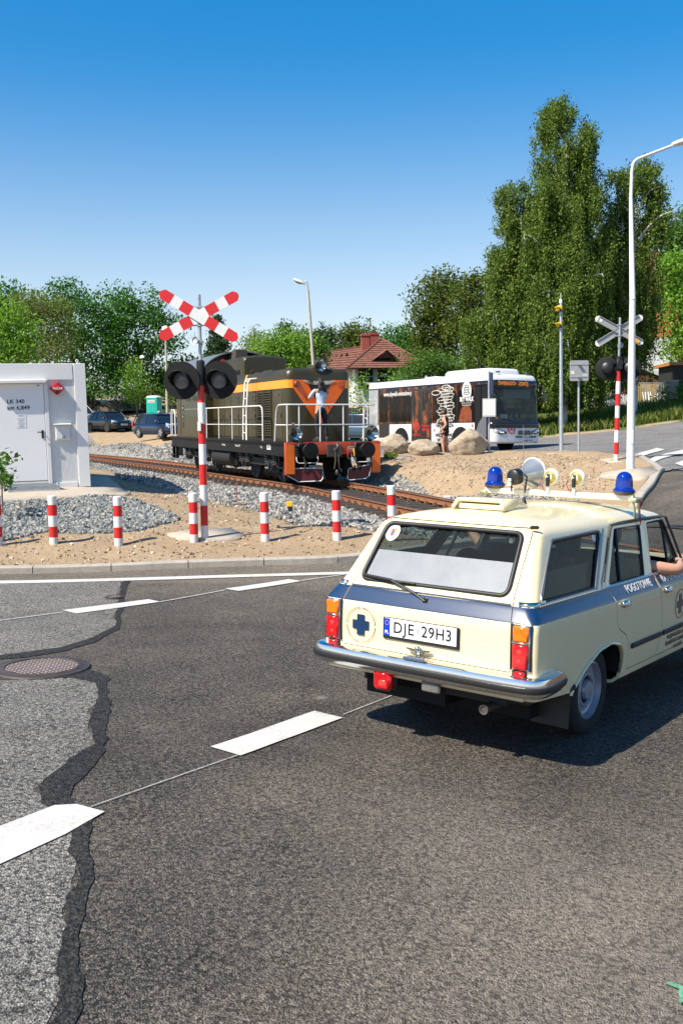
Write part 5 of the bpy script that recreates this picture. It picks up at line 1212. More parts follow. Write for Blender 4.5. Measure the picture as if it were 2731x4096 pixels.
# ------------------------------------------------------------ boulders
def boulder_mat():
    m, n, l, p = newmat('boulder'); tc = n.new('ShaderNodeTexCoord').outputs['Object']
    a = noise(n, l, tc, 2.2, 8, .7); f_ = noise(n, l, tc, 12, 6, .7)
    c = ramp(n, l, a, [(.3, (.17, .125, .085)), (.5, (.36, .285, .20)), (.66, (.50, .43, .33)), (.78, (.66, .62, .54))])
    c = mixc(n, l, .35, c, ramp(n, l, f_, [(.35, (.12, .09, .065)), (.65, (.55, .47, .37))])); l.new(c, p.inputs['Base Color']); p.inputs['Roughness'].default_value = .9
    bumpn(n, l, p, mth(n, l, 'ADD', mth(n, l, 'MULTIPLY', a, 1.0), mth(n, l, 'MULTIPLY', f_, .5)), .8, .08)
    return m
BOULD = boulder_mat()
def boulder(x0, y0, x1, y1, d, seed, lab, skew):
    p = PD((x0 + x1) / 2, y1, d); s = d / (F / K); w = (x1 - x0) * s; h = (y1 - y0) * s; dep = w * .75
    bm = bmesh.new(); bmesh.ops.create_icosphere(bm, subdivisions=5, radius=1)
    rng = random.Random(seed); cuts = [(Vector((rng.uniform(-1, 1), rng.uniform(-1, 1), rng.uniform(-.7, 1))).normalized(), rng.uniform(.70, .92)) for _ in range(11)]
    for v in bm.verts:
        q = v.co.copy()
        for nn, k in cuts:
            dd = q.dot(nn)
            if dd > k: q -= nn * (dd - k) * .8
        nz = mnoise.fractal(q * 1.7 + Vector((seed * 7, 0, 0)), .9, 2.2, 5) * .07; q += q.normalized() * nz
        q.x += skew * (q.z) * .25
        v.co = q
    mn = [min(v.co[i] for v in bm.verts) for i in range(3)]; mx = [max(v.co[i] for v in bm.verts) for i in range(3)]
    for v in bm.verts:
        u = [(v.co[i] - mn[i]) / (mx[i] - mn[i]) for i in range(3)]; v.co = Vector(((u[0] - .5) * w, (u[1] - .5) * dep, u[2] * h * 1.08 - h * .08))
    me = bpy.data.meshes.new('boulder'); bm.to_mesh(me); bm.free(); o = link('boulder', me, None, [BOULD], 60); o.location = p; tag(o, lab, 'boulder', 'boulders in front of the bus')
boulder(877, 996, 946, 1048, 33.2, 3, 'rounded pale boulder closest to the locomotive', -.3)
boulder(935, 1008, 1012, 1049, 33.0, 5, 'low flat middle boulder beside the woman in black', .2)
boulder(1029, 983, 1121, 1048, 33.0, 9, 'largest tallest boulder right of the woman in black', .6)
# ------------------------------------------------------------ ground fittings
IRON = mat('cast_iron', (.06, .048, .045), .65, .4, var=.3, vscale=12)
def manhole(x, y, rad, lab, lat):
    c = GD(x, y); nrm = Vector((ZN([c.x - .5], [c.y])[0] - ZN([c.x + .5], [c.y])[0], ZN([c.x], [c.y - .5])[0] - ZN([c.x], [c.y + .5])[0], 1)).normalized()
    root = thing('manhole_cover', lab, 'manhole cover', Matrix.Translation(c) @ nrm.to_track_quat('Z', 'Y').to_matrix().to_4x4())
    b = MB(); b.lathe([(rad * 1.25, .004), (rad * 1.22, .018), (rad * 1.02, .019), (rad, .024), (rad * .93, .026), (rad * .92, .018)], n=48); b.build('frame', IRON, root, 40)
    b = MB(); b.lathe([(rad * .925, .019), (0, .0195)], n=48); b.build('lid', mat('lid_fill', (.34, .26, .24), .8, var=.25, vscale=25), root, 60)
    b = MB(); n_ = lat; w = rad * .013
    for fam, ang in ((0, R(38)), (1, R(-52))):
        for i in range(-n_, n_ + 1):
            o_ = i * rad * .92 / (n_ + .5); h = math.sqrt(max(0, (rad * .92) ** 2 - o_ * o_)); ca, sa = math.cos(ang), math.sin(ang)
            b.add([Matrix.Rotation(ang, 4, 'Z') @ Vector(q) for q in [(-h, o_ - w, .018), (h, o_ - w, .018), (h, o_ + w, .018), (-h, o_ + w, .018), (-h, o_ - w, .0208 + fam * .0006), (h, o_ - w, .0208 + fam * .0006), (h, o_ + w, .0208 + fam * .0006), (-h, o_ + w, .0208 + fam * .0006)]], [(4, 5, 6, 7), (0, 1, 5, 4), (2, 3, 7, 6), (1, 2, 6, 5), (3, 0, 4, 7)])
    b.build('ribs', mat('iron_dark', (.025, .022, .022), .7), root, None)
manhole(96, 1536, .31, 'large round manhole cover with a lattice of ribs in the old asphalt', 7)
manhole(262, 1374, .085, 'small rusty valve cover beside the lane dash', 3)
def chamber():
    p = PD(815, 1213, 15.9); root = thing('inspection_chamber', 'black ribbed plastic chamber lid standing out of the soil by the ballast', 'chamber', (p.x, p.y, p.z)); b = MB(); r = .155
    b.lathe([(r, -.15), (r, .02), (r + .012, .025), (r + .012, .04), (r, .045), (r, .065), (r + .012, .07), (r + .012, .085), (r, .09), (r, .1)], n=32); b.build('shaft', BLK, root, 30)
    b = MB(); b.lathe([(r + .01, .1), (r + .018, .105), (r + .018, .125), (r + .008, .132), (.1, .128), (0, .13)], n=32); b.build('lid', mat('plastic_lid', (.035, .035, .037), .5, var=.2, vscale=20), root, 40)
chamber()
p = PD(665, 1173, 17.8); root = thing('marker_box', 'small yellow marker box on a black foot in the ballast', 'marker', p)
b = MB(); b.box((0, 0, .12), (.105, .09, .09), bev=.008); b.build('yellow_head', YEL, root); b = MB(); b.box((.012, 0, .035), (.08, .08, .085), bev=.006); b.box((.012, 0, .075), (.06, .06, .02)); b.build('foot', BLK, root)
p = PD(545, 1151, 18.4); b = MB(); b.tube([(0, 0, -.05), (-.004, 0, .16), (-.006, 0, .3)], .008, 6); o = b.build('marking_stake', mat('red_rust', (.25, .03, .015), .8), None, 60); o.location = p; tag(o, 'thin rusty red stake sticking out of the soil right of the container slab', 'stake')
p = PD(550, 1161, 17.6); b = MB(); b.tube(smoothpath([(-.12, 0, .02), (0, .01, .04), (.1, 0, .025), (.13, 0, .05)], 4), .025, 7); o = b.build('wood_stub', mat('weathered_wood', (.2, .15, .1), .9), None, 60); o.location = p; tag(o, 'short weathered stick lying on the soil near the red stake', 'stick')
p = PD(1094, 1087, 23.5); b = MB(); b.box((0, 0, .05), (.16, .1, .1), bev=.02); o = b.build('track_magnet', mat('pale_box', (.5, .48, .45), .6), None); o.location = _tp[min(range(len(_tp)), key=lambda i: abs(_tp[i].y - 22.3))] + Vector((.98, .2, -.06)); tag(o, 'small pale box fixed beside the far rail', 'rail box')
def toilet():
    p = PD(355, 966, 92); root = thing('toilet_cabin', 'turquoise portable toilet cabin with a pale roof behind the dark blue estate', 'toilet cabin', Matrix.Translation((p.x, p.y, p.z)) @ Matrix.Rotation(R(-14), 4, 'Z')); T = mat('turquoise_plastic', (.008, .36, .29), .45, var=.05)
    b = MB(); b.box((0, 0, 1.05), (1.08, 1.1, 2.1), bev=.04); b.build('cabin', T, root)
    b = MB(); b.box((-.02, -.56, 1.0), (.78, .03, 1.85), bev=.01); d = b.build('door', T, root); b = MB(); b.box((-.02, -.58, 1.75), (.66, .02, .22)); b.build('sign', WHT, d); b = MB(); b.box((-.02, -.593, 1.79), (.5, .008, .05)); b.box((-.02, -.593, 1.71), (.56, .008, .05)); b.build('print', mat('pink_print', (.5, .12, .13), .6), d)
    b = MB()
    for x in (-.25, -.02, .21): b.box((x, -.58, .85), (.05, .03, 1.45), bev=.01)
    b.build('ribs', T, d)
    rings = [[(u, v, z) for u, v in rrect(1.1 * s_, 1.12 * s_, .1, 3)] for z, s_ in ((2.1, 1.03), (2.16, 1.03), (2.26, .85), (2.30, .55))]; b = MB(); b.loft(rings); b.build('roof', mat('pale_roof', (.62, .66, .65), .5), root, 40)
toilet()
# ------------------------------------------------------------ diesel locomotive
OLIVE = mat('olive_paint', (.034, .0265, .007), .38, var=.18, vscale=1.6, coat=.12, bump=.05, bscale=3)
ORANGE = mat('loco_orange', (.90, .27, .008), .35, var=.06, vscale=4, coat=.3)
ORED = mat('buffer_beam_red', (.42, .055, .018), .5, var=.2, vscale=5)
FRAMEB = mat('frame_black', (.006, .006, .0065), .5, var=.3, vscale=4, spec=.25)
GRIME = mat('bogie_black', (.009, .0085, .008), .7, var=.5, vscale=5)
LOCW = mat('rail_white', (.66, .655, .63), .4, var=.06, vscale=10)
CHROME = mat('chrome', (.66, .65, .63), .2, 1.0)
REFL = mat('reflector', (.85, .86, .88), .08, 1.0)
GLASS = None
def glass_mat(name, tint=(.8, .85, .85), alpha=.25, rough=.02):
    m, n, l, p = newmat(name); p.inputs['Base Color'].default_value = (*[t * .05 for t in tint], 1); p.inputs['Roughness'].default_value = rough; p.inputs['Specular IOR Level'].default_value = .6
    tr = n.new('ShaderNodeBsdfTransparent'); tr.inputs[0].default_value = (*tint, 1); mx = n.new('ShaderNodeMixShader'); mx.inputs[0].default_value = alpha
    l.new(tr.outputs[0], mx.inputs[1]); l.new(p.outputs[0], mx.inputs[2]); l.new(mx.outputs[0], n['Material Output'].inputs[0]); return m
GLASS = glass_mat('clear_glass', (.86, .9, .9), .22)
def loco():
    A = PD(654, 1015, 28.0); B = PD(390, 1001, 40.6); u = Vector((A.x - B.x, A.y - B.y, 0)); Lp = u.length; u.normalize()
    lat = Vector((-u.y, u.x, 0))     # loco's left
    mid = (A + B) / 2 + lat * 1.45; zr = (A.z + B.z) / 2 - 1.25
    slope = math.atan2(A.z - B.z, Lp)
    M = Matrix.Translation((mid.x, mid.y, zr)) @ Matrix.Rotation(math.atan2(u.y, u.x), 4, 'Z') @ Matrix.Rotation(-slope, 4, 'Y')
    root = thing('diesel_locomotive', 'olive green diesel locomotive with an orange band and white handrails on the track', 'locomotive', M)
    xf = Lp / 2; xr = -xf; zp = 1.25
    def prf(w, zt, r, z0=zp, k=6, crown=.05):
        pts = [(-w, z0)] ; pts += [(-w + r - r * math.cos(a), zt - r + r * math.sin(a)) for a in np.linspace(0, math.pi / 2, k)]
        q = pts + [(-w * .4, zt + crown * .8)] + [(w * .4, zt + crown * .8)] + [(-a, b) for a, b in pts[::-1]]; return q
    # platform and sill
    b = MB(); b.box((0, 0, zp - .035), (Lp, 2.92, .07)); b.build('platform', FRAMEB, root, bevel=.008)
    b = MB()
    for s in (-1, 1): b.box((0, s * 1.36, zp - .24), (Lp - .1, .06, .34))
    b.box((0, 0, zp - .28), (Lp - .3, 2.3, .40)); sill = b.build('frame_sill', FRAMEB, root)
    for i, (x, t) in enumerate([(4.6, '19 5t'), (3.4, 'PKP'), (2.2, 'Hamulec 20,7'), (.6, 'Now-Sacz'), (-2.4, '4,5 t')]):
        if i in (0, 2, 3, 4): text(t, .10, 'lettering', LOCW, sill, axes((x, -1.392, zp - .2), (1, 0, 0), (0, 0, 1)), .001)
    b = MB(); b.box((5.3, -1.393, zp - .18), (.34, .006, .15)); pl = b.build('data_plate', LOCW, sill); text('SN 042', .09, 'lettering', FRAMEB, pl, axes((5.3, -1.398, zp - .18), (1, 0, 0), (0, 0, 1)), .001)
    # hood
    hx0, hx1, hw, hz = -1.9, xf - 1.02, 1.02, 3.38; r = .22
    rings = []
    for x, s, dz in ((hx1, .80, -.20), (hx1 - .02, .88, -.10), (hx1 - .07, .95, -.035), (hx1 - .16, 1.0, 0), (hx0, 1.0, 0)):
        rings.append([(x, y * s, min(z, hz) + dz * max(0, (z - 2.6) / .8) if z > zp else z) for y, z in prf(hw, hz, r)])
    b = MB(); b.loft(rings[::-1], None); b.build('hood', OLIVE, root, 40)
    # orange band round the hood, proud of it
    zb0, zb1 = 2.80, 3.04; o = .006
    P = [(hx0, -hw - o), (hx1 - .17, -hw - o), (hx1 - .06, -hw * .965 - o), (hx1 - .015, -hw * .9 - o), (hx1 + o * .8, -hw * .80), ]
    path = P
    b = MB(); b.loft([[(x, y, zb0) for x, y in path], [(x, y, zb1) for x, y in path]], None, closed=False, cap0=False, cap1=False); b.loft([[(x, -y, zb0) for x, y in path], [(x, -y, zb1) for x, y in path]], None, closed=False, cap0=False, cap1=False); b.build('orange_band', ORANGE, root, 50)
    # V on the nose
    xn = hx1 + .005
    b = MB()
    for s in (-1, 1): b.prism([(s * .80, zb1), (s * .80, zb0 - .02), (s * .02, 1.70), (s * .02, 2.28), (s * .42, zb1)], lambda u_, v, t: (xn + t, u_, v), 0, .004)
    b.build('orange_chevron', mat('chevron_orange', (.82, .125, .006), .35, var=.06, vscale=4, coat=.2), root, None)
    # emblem with wings
    b = MB()
    for s in (-1, 1):
        for i in range(4): b.prism([(s * .10, 2.90 + i * .028), (s * (.50 - .06 * (3 - i)), 2.915 + i * .03), (s * (.52 - .06 * (3 - i)), 2.935 + i * .03), (s * .10, 2.922 + i * .028)], lambda u_, v, t: (xn + .012 + t, u_, v), 0, .008)
    em = b.build('winged_emblem', CHROME, root, None); b = MB(); b.prism([(-.26, 2.88), (.26, 2.88), (.30, 3.02), (-.30, 3.02)], lambda u_, v, t: (xn + .008 + t, u_, v), 0, .01); b.build('shield', mat('emblem_dark', (.05, .05, .04), .4), em, None)
    text('FABLOK', .13, 'lettering', CHROME, em, axes((xn + .028, 0, 2.95), (0, 1, 0), (0, 0, 1)), .004, bold=.003)
    # horn plates and lamps of the nose
    b = MB()
    for s in (-1, 1): b.cyl((hx1 - .02, s * .72, 2.92), (hx1 + .05, s * .68, 2.92), .10, .09, 20)
    for s in (-1,): pass
    b.build('marker_lamp', mat('marker_red', (.25, .02, .008), .3, coat=.3), root, 40)
    # side: doors, louvres
    for s in (-1, 1):
        for i, x in enumerate((hx1 - .75, hx1 - 3.2, hx1 - 4.1, hx1 - 5.0, hx1 - 5.9, hx1 - 6.7)):
            b = MB(); b.box((x, s * (hw + .004), 2.02), (.74, .018, 1.42), bev=.006); dr = b.build('hood_door', OLIVE, root)
            b = MB(); b.box((x + .28, s * (hw + .02), 2.0), (.03, .02, .12)); b.box((x + .1, s * (hw + .02), 2.62), (.1, .02, .03)); b.build('latch', OLIVE, dr)
        for x in (hx1 - 1.62, hx1 - 2.32):
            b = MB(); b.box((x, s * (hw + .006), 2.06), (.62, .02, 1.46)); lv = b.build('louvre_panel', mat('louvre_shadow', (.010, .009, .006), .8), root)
            b = MB()
            for k in range(19): b.box((x, s * (hw + .028), 1.40 + k * .073), (.54, .05, .012), Euler((s * R(-38), 0, 0)))
            for dx in (-.29, .29): b.box((x + dx, s * (hw + .02), 2.06), (.04, .035, 1.46))
            b.build('slats', mat('louvre_olive', (.045, .038, .018), .45), lv, None)
    # raised box, exhausts
    def lx(cx_): return cx_
    b = MB(); rings = [[(x, y * s, z if z < 3.6 else z - d) for y, z in prf(.78, 4.02, .16, 3.3)] for x, s, d in ((.95, .93, .06), (.86, 1, 0), (-1.9, 1, 0))]; b.loft(rings[::-1]); bx = b.build('cooling_box', OLIVE, root, 40)
    b = MB()
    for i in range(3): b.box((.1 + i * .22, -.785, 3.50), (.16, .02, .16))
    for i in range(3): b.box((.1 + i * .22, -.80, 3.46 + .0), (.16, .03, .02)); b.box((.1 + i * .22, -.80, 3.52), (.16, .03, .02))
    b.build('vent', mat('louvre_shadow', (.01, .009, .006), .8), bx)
    b = MB(); b.tube([(.3, -.55, 3.95 + .12), (.3, -.55, 4.1), (.5, -.55, 4.1), (.5, -.55, 4.06)], .015, 6); b.build('lifting_loop', FRAMEB, bx)
    b = MB(); b.box((-1.1, -.25, 4.2), (.5, .45, .34), taper=.9); b.box((-1.75, -.25, 4.18), (.36, .4, .3), taper=.9); b.build('exhaust', mat('exhaust_rust', (.05, .04, .032), .8, var=.3, vscale=6), root)
    b = MB(); b.box((1.9, -.45, 3.40), (.5, .3, .06)); b.box((hx1 - 2.9, -.2, 3.42), (.9, .8, .05)); b.tube([(2.3, -.84, 3.3), (2.3, -.95, 3.42), (2.3, -.84, 3.48)], .03, 8); b.build('roof_fitting', OLIVE, root)
    b = MB(); b.box((2.05, -hw - .004 + .02, 3.22), (.10, .06, .22), Euler((R(-20), 0, 0))); b.build('yellow_mark', YEL, root)
    # ladder
    b = MB(); x0 = hx1 - 1.12
    xl = hx1 - 2.92 + .0
    for dx in (-.16, .16): b.tube([(xl + dx, -1.38, zp), (xl + dx, -1.36, zp + .9), (xl + dx, -1.30, 3.05), (xl + dx, -1.22, 3.16), (xl + dx, -hw + .05, 3.18)], .026, 8)
    for k in range(7):
        z = zp + .22 + k * .27; y = -1.37 + .07 * max(0, (z - 2.15) / .9); b.tube([(xl - .16, y, z), (xl + .16, y, z)], .018, 6)
    b.build('ladder', LOCW, root, 60)
    # cab
    cx0, cx1 = xr + 1.05, hx0; cw = 1.40; cz = 3.55
    rings = []
    for x in (cx0, cx1): rings.append([(x, -cw, zp)] + [(x, -cw, cz)] + [(x, y, cz + .72 * (1 - (y / cw) ** 2) ** .6) for y in np.linspace(-cw * .97, cw * .97, 15)] + [(x, cw, cz), (x, cw, zp)])
    b = MB(); b.loft(rings); cab = b.build('cab', OLIVE, root, 30)
    b = MB(); rings = []
    for x in (cx0 - .25, cx1 + .35): rings.append([(x, y * 1.04, cz - .02 + .80 * max(0, 1 - (y / cw / 1.04) ** 2) ** .6) for y in np.linspace(-cw * 1.04, cw * 1.04, 23)])
    top = [[(x, y, z + .05) for x, y, z in r_] for r_ in rings]
    ring2 = [rings[0] + top[0][::-1], rings[1] + top[1][::-1]]; b.loft(ring2); b.build('cab_roof', mat('cab_roof_grey', (.13, .135, .14), .4, var=.1, vscale=2), root, 30)
    b = MB(); b.cyl((cx1 + .1, -.75, cz + .42), (cx1 + .42, -.75, cz + .42), .09, .09, 16); b.build('signal_lamp', mat('lamp_red', (.35, .004, .01), .15, coat=.5), root, 40)
    def win(P, fn): b = MB(); b.prism(P, fn, -.02, .008); b.build('window', DARKGL, cab, None)
    for y0, y1 in ((-1.25, -.98), (.98, 1.25)): win(rrect(abs(y1 - y0), .85, .06, 3, (y0 + y1) / 2, 3.05), lambda u_, v, t: (cx1 + t, u_, v))
    for s in (-1, 1):
        win(rrect(.9, .8, .08, 3, cx1 - 1.0, 3.0), lambda u_, v, t: (u_, s * (cw + t), v)); win(rrect(.7, .8, .08, 3, cx1 - 2.1, 3.0), lambda u_, v, t: (u_, s * (cw + t), v)); win(rrect(1.0, .7, .08, 3, s * .65, 3.0), lambda u_, v, t: (cx0 - t, u_, v))
    b = MB(); b.box((cx0 + .35, -cw - .006, 2.2), (.6, .016, 1.75), bev=.004); b.build('cab_door', OLIVE, cab)
    for (x, z, t) in ((cx0 + 1.3, 2.35, 'SM42'), (cx0 + 1.1, 2.05, '1-M')): pass
    b = MB(); b.box((cx0 + 1.0, -cw - .004, 2.35), (.26, .01, .2)); b.box((cx0 + 1.0, -cw - .004, 2.02), (.26, .01, .2)); b.box((cx0 + 1.0, -cw - .004, 1.72), (.2, .01, .22)); b.build('notice_plate', mat('black_plate', (.01, .01, .01), .4), cab)
    text('SP', .12, 'lettering', LOCW, cab, axes((cx0 + 1.0, -cw - .012, 2.35), (1, 0, 0), (0, 0, 1)), .001); text('30 t', .10, 'lettering', LOCW, cab, axes((cx0 + 1.0, -cw - .012, 2.02), (1, 0, 0), (0, 0, 1)), .001)
    # handrails
    rt, rm = zp + 1.05, zp + .48; y = -1.38; rr = .021
    for s in (-1, 1):
        yy = 1.38 * s; b = MB(); xa, xb = xf - 2.15, cx1 + .15 - 2.9
        b.tube([(xa, yy, zp), (xa, yy, rt - .25), (xa - .06, yy, rt - .06), (xa - .22, yy, rt), (xb, yy, rt)], rr, 8); b.tube([(xa, yy, rm), (xb, yy, rm)], rr * .8, 6)
        n_ = 6
        for k in range(1, n_ + 1): x = xa + (xb - xa) * k / n_; b.tube([(x, yy, zp), (x, yy, rt)], rr * .85, 6)
        b.build('handrail', LOCW, root, 60)
    xe = xf - .06; b = MB(); ye = 1.40
    for s in (-1, 1):
        b.tube([(xe - .95, s * ye, zp), (xe - .80, s * ye, rt - .2), (xe - .68, s * ye, rt - .04), (xe - .55, s * ye, rt), (xe - .2, s * ye, rt), (xe - .03, s * (ye - .04), rt), (xe, s * (ye - .18), rt), (xe, 0, rt)], rr, 8)
        b.tube([(xe - .6, s * ye, rt), (xe - .6, s * ye, zp)], rr * .85, 6) if s > 0 else None
        for yy in (1.0, .36): b.tube([(xe, s * yy, zp), (xe, s * yy, rt)], rr * .9, 6)
    b.tube([(xe, -1.0, rm), (xe, 1.0, rm)], rr * .8, 6); b.tube([(xe, -1.36, rt), (xe - .0, -1.36, zp)], rr * .9, 6)
    for s in (-1, 1): b.tube([(xe, s * 1.0, rm), (xe - .1, s * 1.36, rm), (xe - .85, s * ye, rm)], rr * .8, 6)
    b.build('front_railing', LOCW, root, 60)
    b = MB(); xq = xr + .06
    for s in (-1, 1):
        b.tube([(xq, s * ye, zp), (xq, s * ye, rt - .1), (xq + .1, s * ye, rt), (xq + .55, s * ye, rt), (xq + .65, s * ye, rt - .1), (xq + .7, s * ye, zp)], rr, 8); b.tube([(xq, s * ye, rm), (xq + .68, s * ye, rm)], rr * .8, 6); b.tube([(xq + .2, s * ye, rt), (xq + .2, s * ye, zp)], rr * .8, 6)
    b.tube([(xq, -ye, rt - .05), (xq, ye, rt - .05)], rr, 6); b.tube([(xq, -ye, rm), (xq, ye, rm)], rr * .8, 6)
    for yy in (-.7, 0, .7): b.tube([(xq, yy, zp), (xq, yy, rt - .05)], rr * .8, 6)
    b.build('rear_railing', LOCW, root, 60)
    # headlights
    def head(c, r, post):
        b = MB(); c = Vector(c); q = Euler((0, R(90), 0)); b.lathe([(0, -.20), (r * .5, -.19), (r * .85, -.10), (r, 0), (r * 1.08, .02), (r * 1.08, .06), (r * .96, .07)], c, q, 28); h = b.build('headlight', mat('lamp_olive', (.055, .046, .022), .3, coat=.3), root, 50)
        b = MB(); b.lathe([(0, -.07), (r * .4, -.05), (r * .75, 0), (r * .95, .055)], c, q, 24); b.build('reflector', REFL, h, 60)
        b = MB(); b.sphere(c + Vector((-.01, 0, 0)), .045, 10, 8); b.build('bulb', mat('bulb', (.02, .02, .02), .1), h, 60)
        b = MB(); b.lathe([(r * .97, .05), (r * .8, .068), (r * .4, .08), (0, .084)], c, q, 24); b.build('lamp_glass', GLASS, h, 60)
        if post: b = MB(); b.box(c + Vector((-.08, 0, -r - .04)), (.1, .12, .12)); b.build('bracket', FRAMEB, h)
    head((xf + .02, -1.14, zp + .24), .20, True); head((xf + .02, 1.20, zp + .24), .20, True); head((hx1 - .05, .05, 3.47), .19, False)
    b = MB(); b.box((hx1 - .35, .05, 3.42), (.5, .34, .14), bev=.04); b.build('headlight_fairing', OLIVE, root, 40)
    b = MB(); b.box((xf - .1, -1.16, zp + .50), (.02, .09, .08)); b.build('tail_disc', WHT, root); b = MB(); b.prism([(-.045, .46), (.045, .46), (.045, .54)], lambda u_, v, t: (xf - .088 + t, -1.16 + u_, zp + v), 0, .004); b.build('red_corner', RED, root)
    # buffer beam
    b = MB(); b.box((xf + .02, 0, zp - .19), (.10, 2.92, .36)); b.box((xf + .03, -1.33, zp - .47), (.12, .28, .92)); b.box((xf + .03, 1.33, zp - .47), (.12, .28, .92)); beam = b.build('buffer_beam', ORED, root, bevel=.006)
    
    for s in (-1, 1): b = MB(); b.box((xf + .095, s * 1.33, zp - .50), (.012, .25, .80)); b.build('orange_panel', mat('step_orange', (.78, .15, .010), .45, var=.08, vscale=5), beam)
    b = MB(); b.prism(rrect(.30, .15, .07, 5), lambda u_, v, t: (xf + .072 + t, .58 + u_, zp - .22 + v), 0, .003); ov = b.build('rating_oval', LOCW, beam, None)
    b = MB(); b.prism(rrect(.275, .125, .06, 5), lambda u_, v, t: (xf + .0755 + t, .58 + u_, zp - .22 + v), 0, .002); b.build('oval_inner', ORED, ov, None); text('850 kN', .085, 'lettering', LOCW, ov, axes((xf + .079, .58, zp - .22), (0, 1, 0), (0, 0, 1)), .001, sx=.8)
    for s in (-1, 1):
        b = MB(); c = Vector((xf, s * .875, zp - .24)); b.box(c + Vector((.08, 0, 0)), (.08, .46, .42), bev=.03); b.cyl(c, c + Vector((.42, 0, 0)), .13, .11, 20); b.cyl(c + Vector((.40, 0, 0)), c + Vector((.50, 0, 0)), .10, .10, 20); b.lathe([(.10, .49), (.22, .50), (.235, .52), (.22, .545), (0, .555)], c, Euler((0, R(90), 0)), 28); b.build('buffer', FRAMEB, root, 40)
    b = MB(); c = Vector((xf + .1, 0, zp - .26)); b.box(c, (.08, .42, .34)); b.tube([c, c + Vector((.22, 0, .03)), c + Vector((.30, 0, .12)), c + Vector((.22, 0, .2)), c + Vector((.14, 0, .16))], [.06, .055, .05, .04, .03], 8)
    for s in (-.05, .05): b.tube([c + Vector((.2, s, 0)), c + Vector((.22, s, -.3)), c + Vector((.2, s * 1.6, -.52))], .022, 6)
    b.sphere(c + Vector((.2, 0, -.62)), (.05, .05, .09), 10, 8); b.build('coupling_hook', mat('coupling_steel', (.09, .08, .07), .5, .5, var=.3, vscale=10), root, 50)
    for y_, m in ((.42, RED), (.62, YEL)):
        b = MB(); b.tube([(xf + .08, y_, zp - .22), (xf + .13, y_, zp - .36), (xf + .12, y_, zp - .46)], .018, 6); cock = b.build('brake_cock', m, root, 60); b = MB(); b.tube(smoothpath([(xf + .12, y_, zp - .44), (xf + .24, y_ + .02, zp - .6), (xf + .26, y_ + .12, zp - .82), (xf + .16, y_ + .2, zp - .7)], 5), .026, 8); b.build('hose', BLKM, cock, 60)
    b = MB(); b.tube(smoothpath([(xf + .1, -.95, zp - .4), (xf + .22, -.92, zp - .62), (xf + .24, -.98, zp - .86)], 5), .03, 8); b.build('hose', BLKM, root, 60)
    b = MB(); b.tube([(xf + .1, -1.16, zp - .1), (xf + .1, -1.10, zp - .42)], .05, 12); 
    for k in range(4): b.lathe([(.05, -.02), (.075, 0), (.05, .02)], (xf + .1, -1.14 + k * .012, zp - .14 - k * .075), None, 14)
    b.build('bellows', BLKM, root, 50)
    b = MB()
    for y0 in (-1.15, .55): b.tube([(xf + .06, y0, zp - .38), (xf + .14, y0, zp - .56), (xf + .14, y0 + .06, zp - .6), (xf + .14, y0 + .58, zp - .6), (xf + .14, y0 + .64, zp - .54), (xf + .06, y0 + .66, zp - .4)], .014, 6)
    b.build('shunter_grip', LOCW, root, 60)
    # snow ploughs
    MAR = mat('plough_maroon', (.10, .012, .016), .5, var=.3, vscale=6)
    for s, y0, y1 in ((-1, -1.42, -.38), (1, .42, 1.20)):
        o_ = [(y0, .50), (y1, .50), (y1 - .0, .20), (y1 - .06, .13), (y0 + .35, .12), (y0 + .04, .30)] if s < 0 else [(y0, .46), (y1 - .05, .56), (y1, .52), (y1 - .08, .22), (y1 - .2, .16), (y0 + .05, .13), (y0 - .04, .18)]
        f0 = lambda u_, v, t: (xf + .14 + t - .35 * (.5 - v) * -1 * 0 + (abs(u_) - .4) * -.18, u_, v)
        b = MB(); b.prism(o_, f0, 0, .02); pl = b.build('snow_plough', MAR, root, None); b = MB(); b.tube([f0(u_, v, .022) for u_, v in o_], .017, 6, closed=True); b.build('white_edge', LOCW, pl, 60); 
        b = MB(); b.tube([f0((y0 + y1) / 2, .48, 0), (xf - .1, (y0 + y1) / 2, .8)], .04, 6); b.build('stay', FRAMEB, pl)
    # steps at the corner
    for sx in (1, -1):
        for s in (-1, 1):
            xx = sx * (xf - .45); b = MB()
            for dx in (-.28, .28): b.box((xx + dx, s * 1.33, zp - .45), (.04, .12, .85))
            for z in (.5, .85): b.box((xx, s * 1.33, z), (.56, .24, .03))
            b.box((xx, s * 1.12, .82), (.56, .04, .7)); b.build('step', FRAMEB, root)
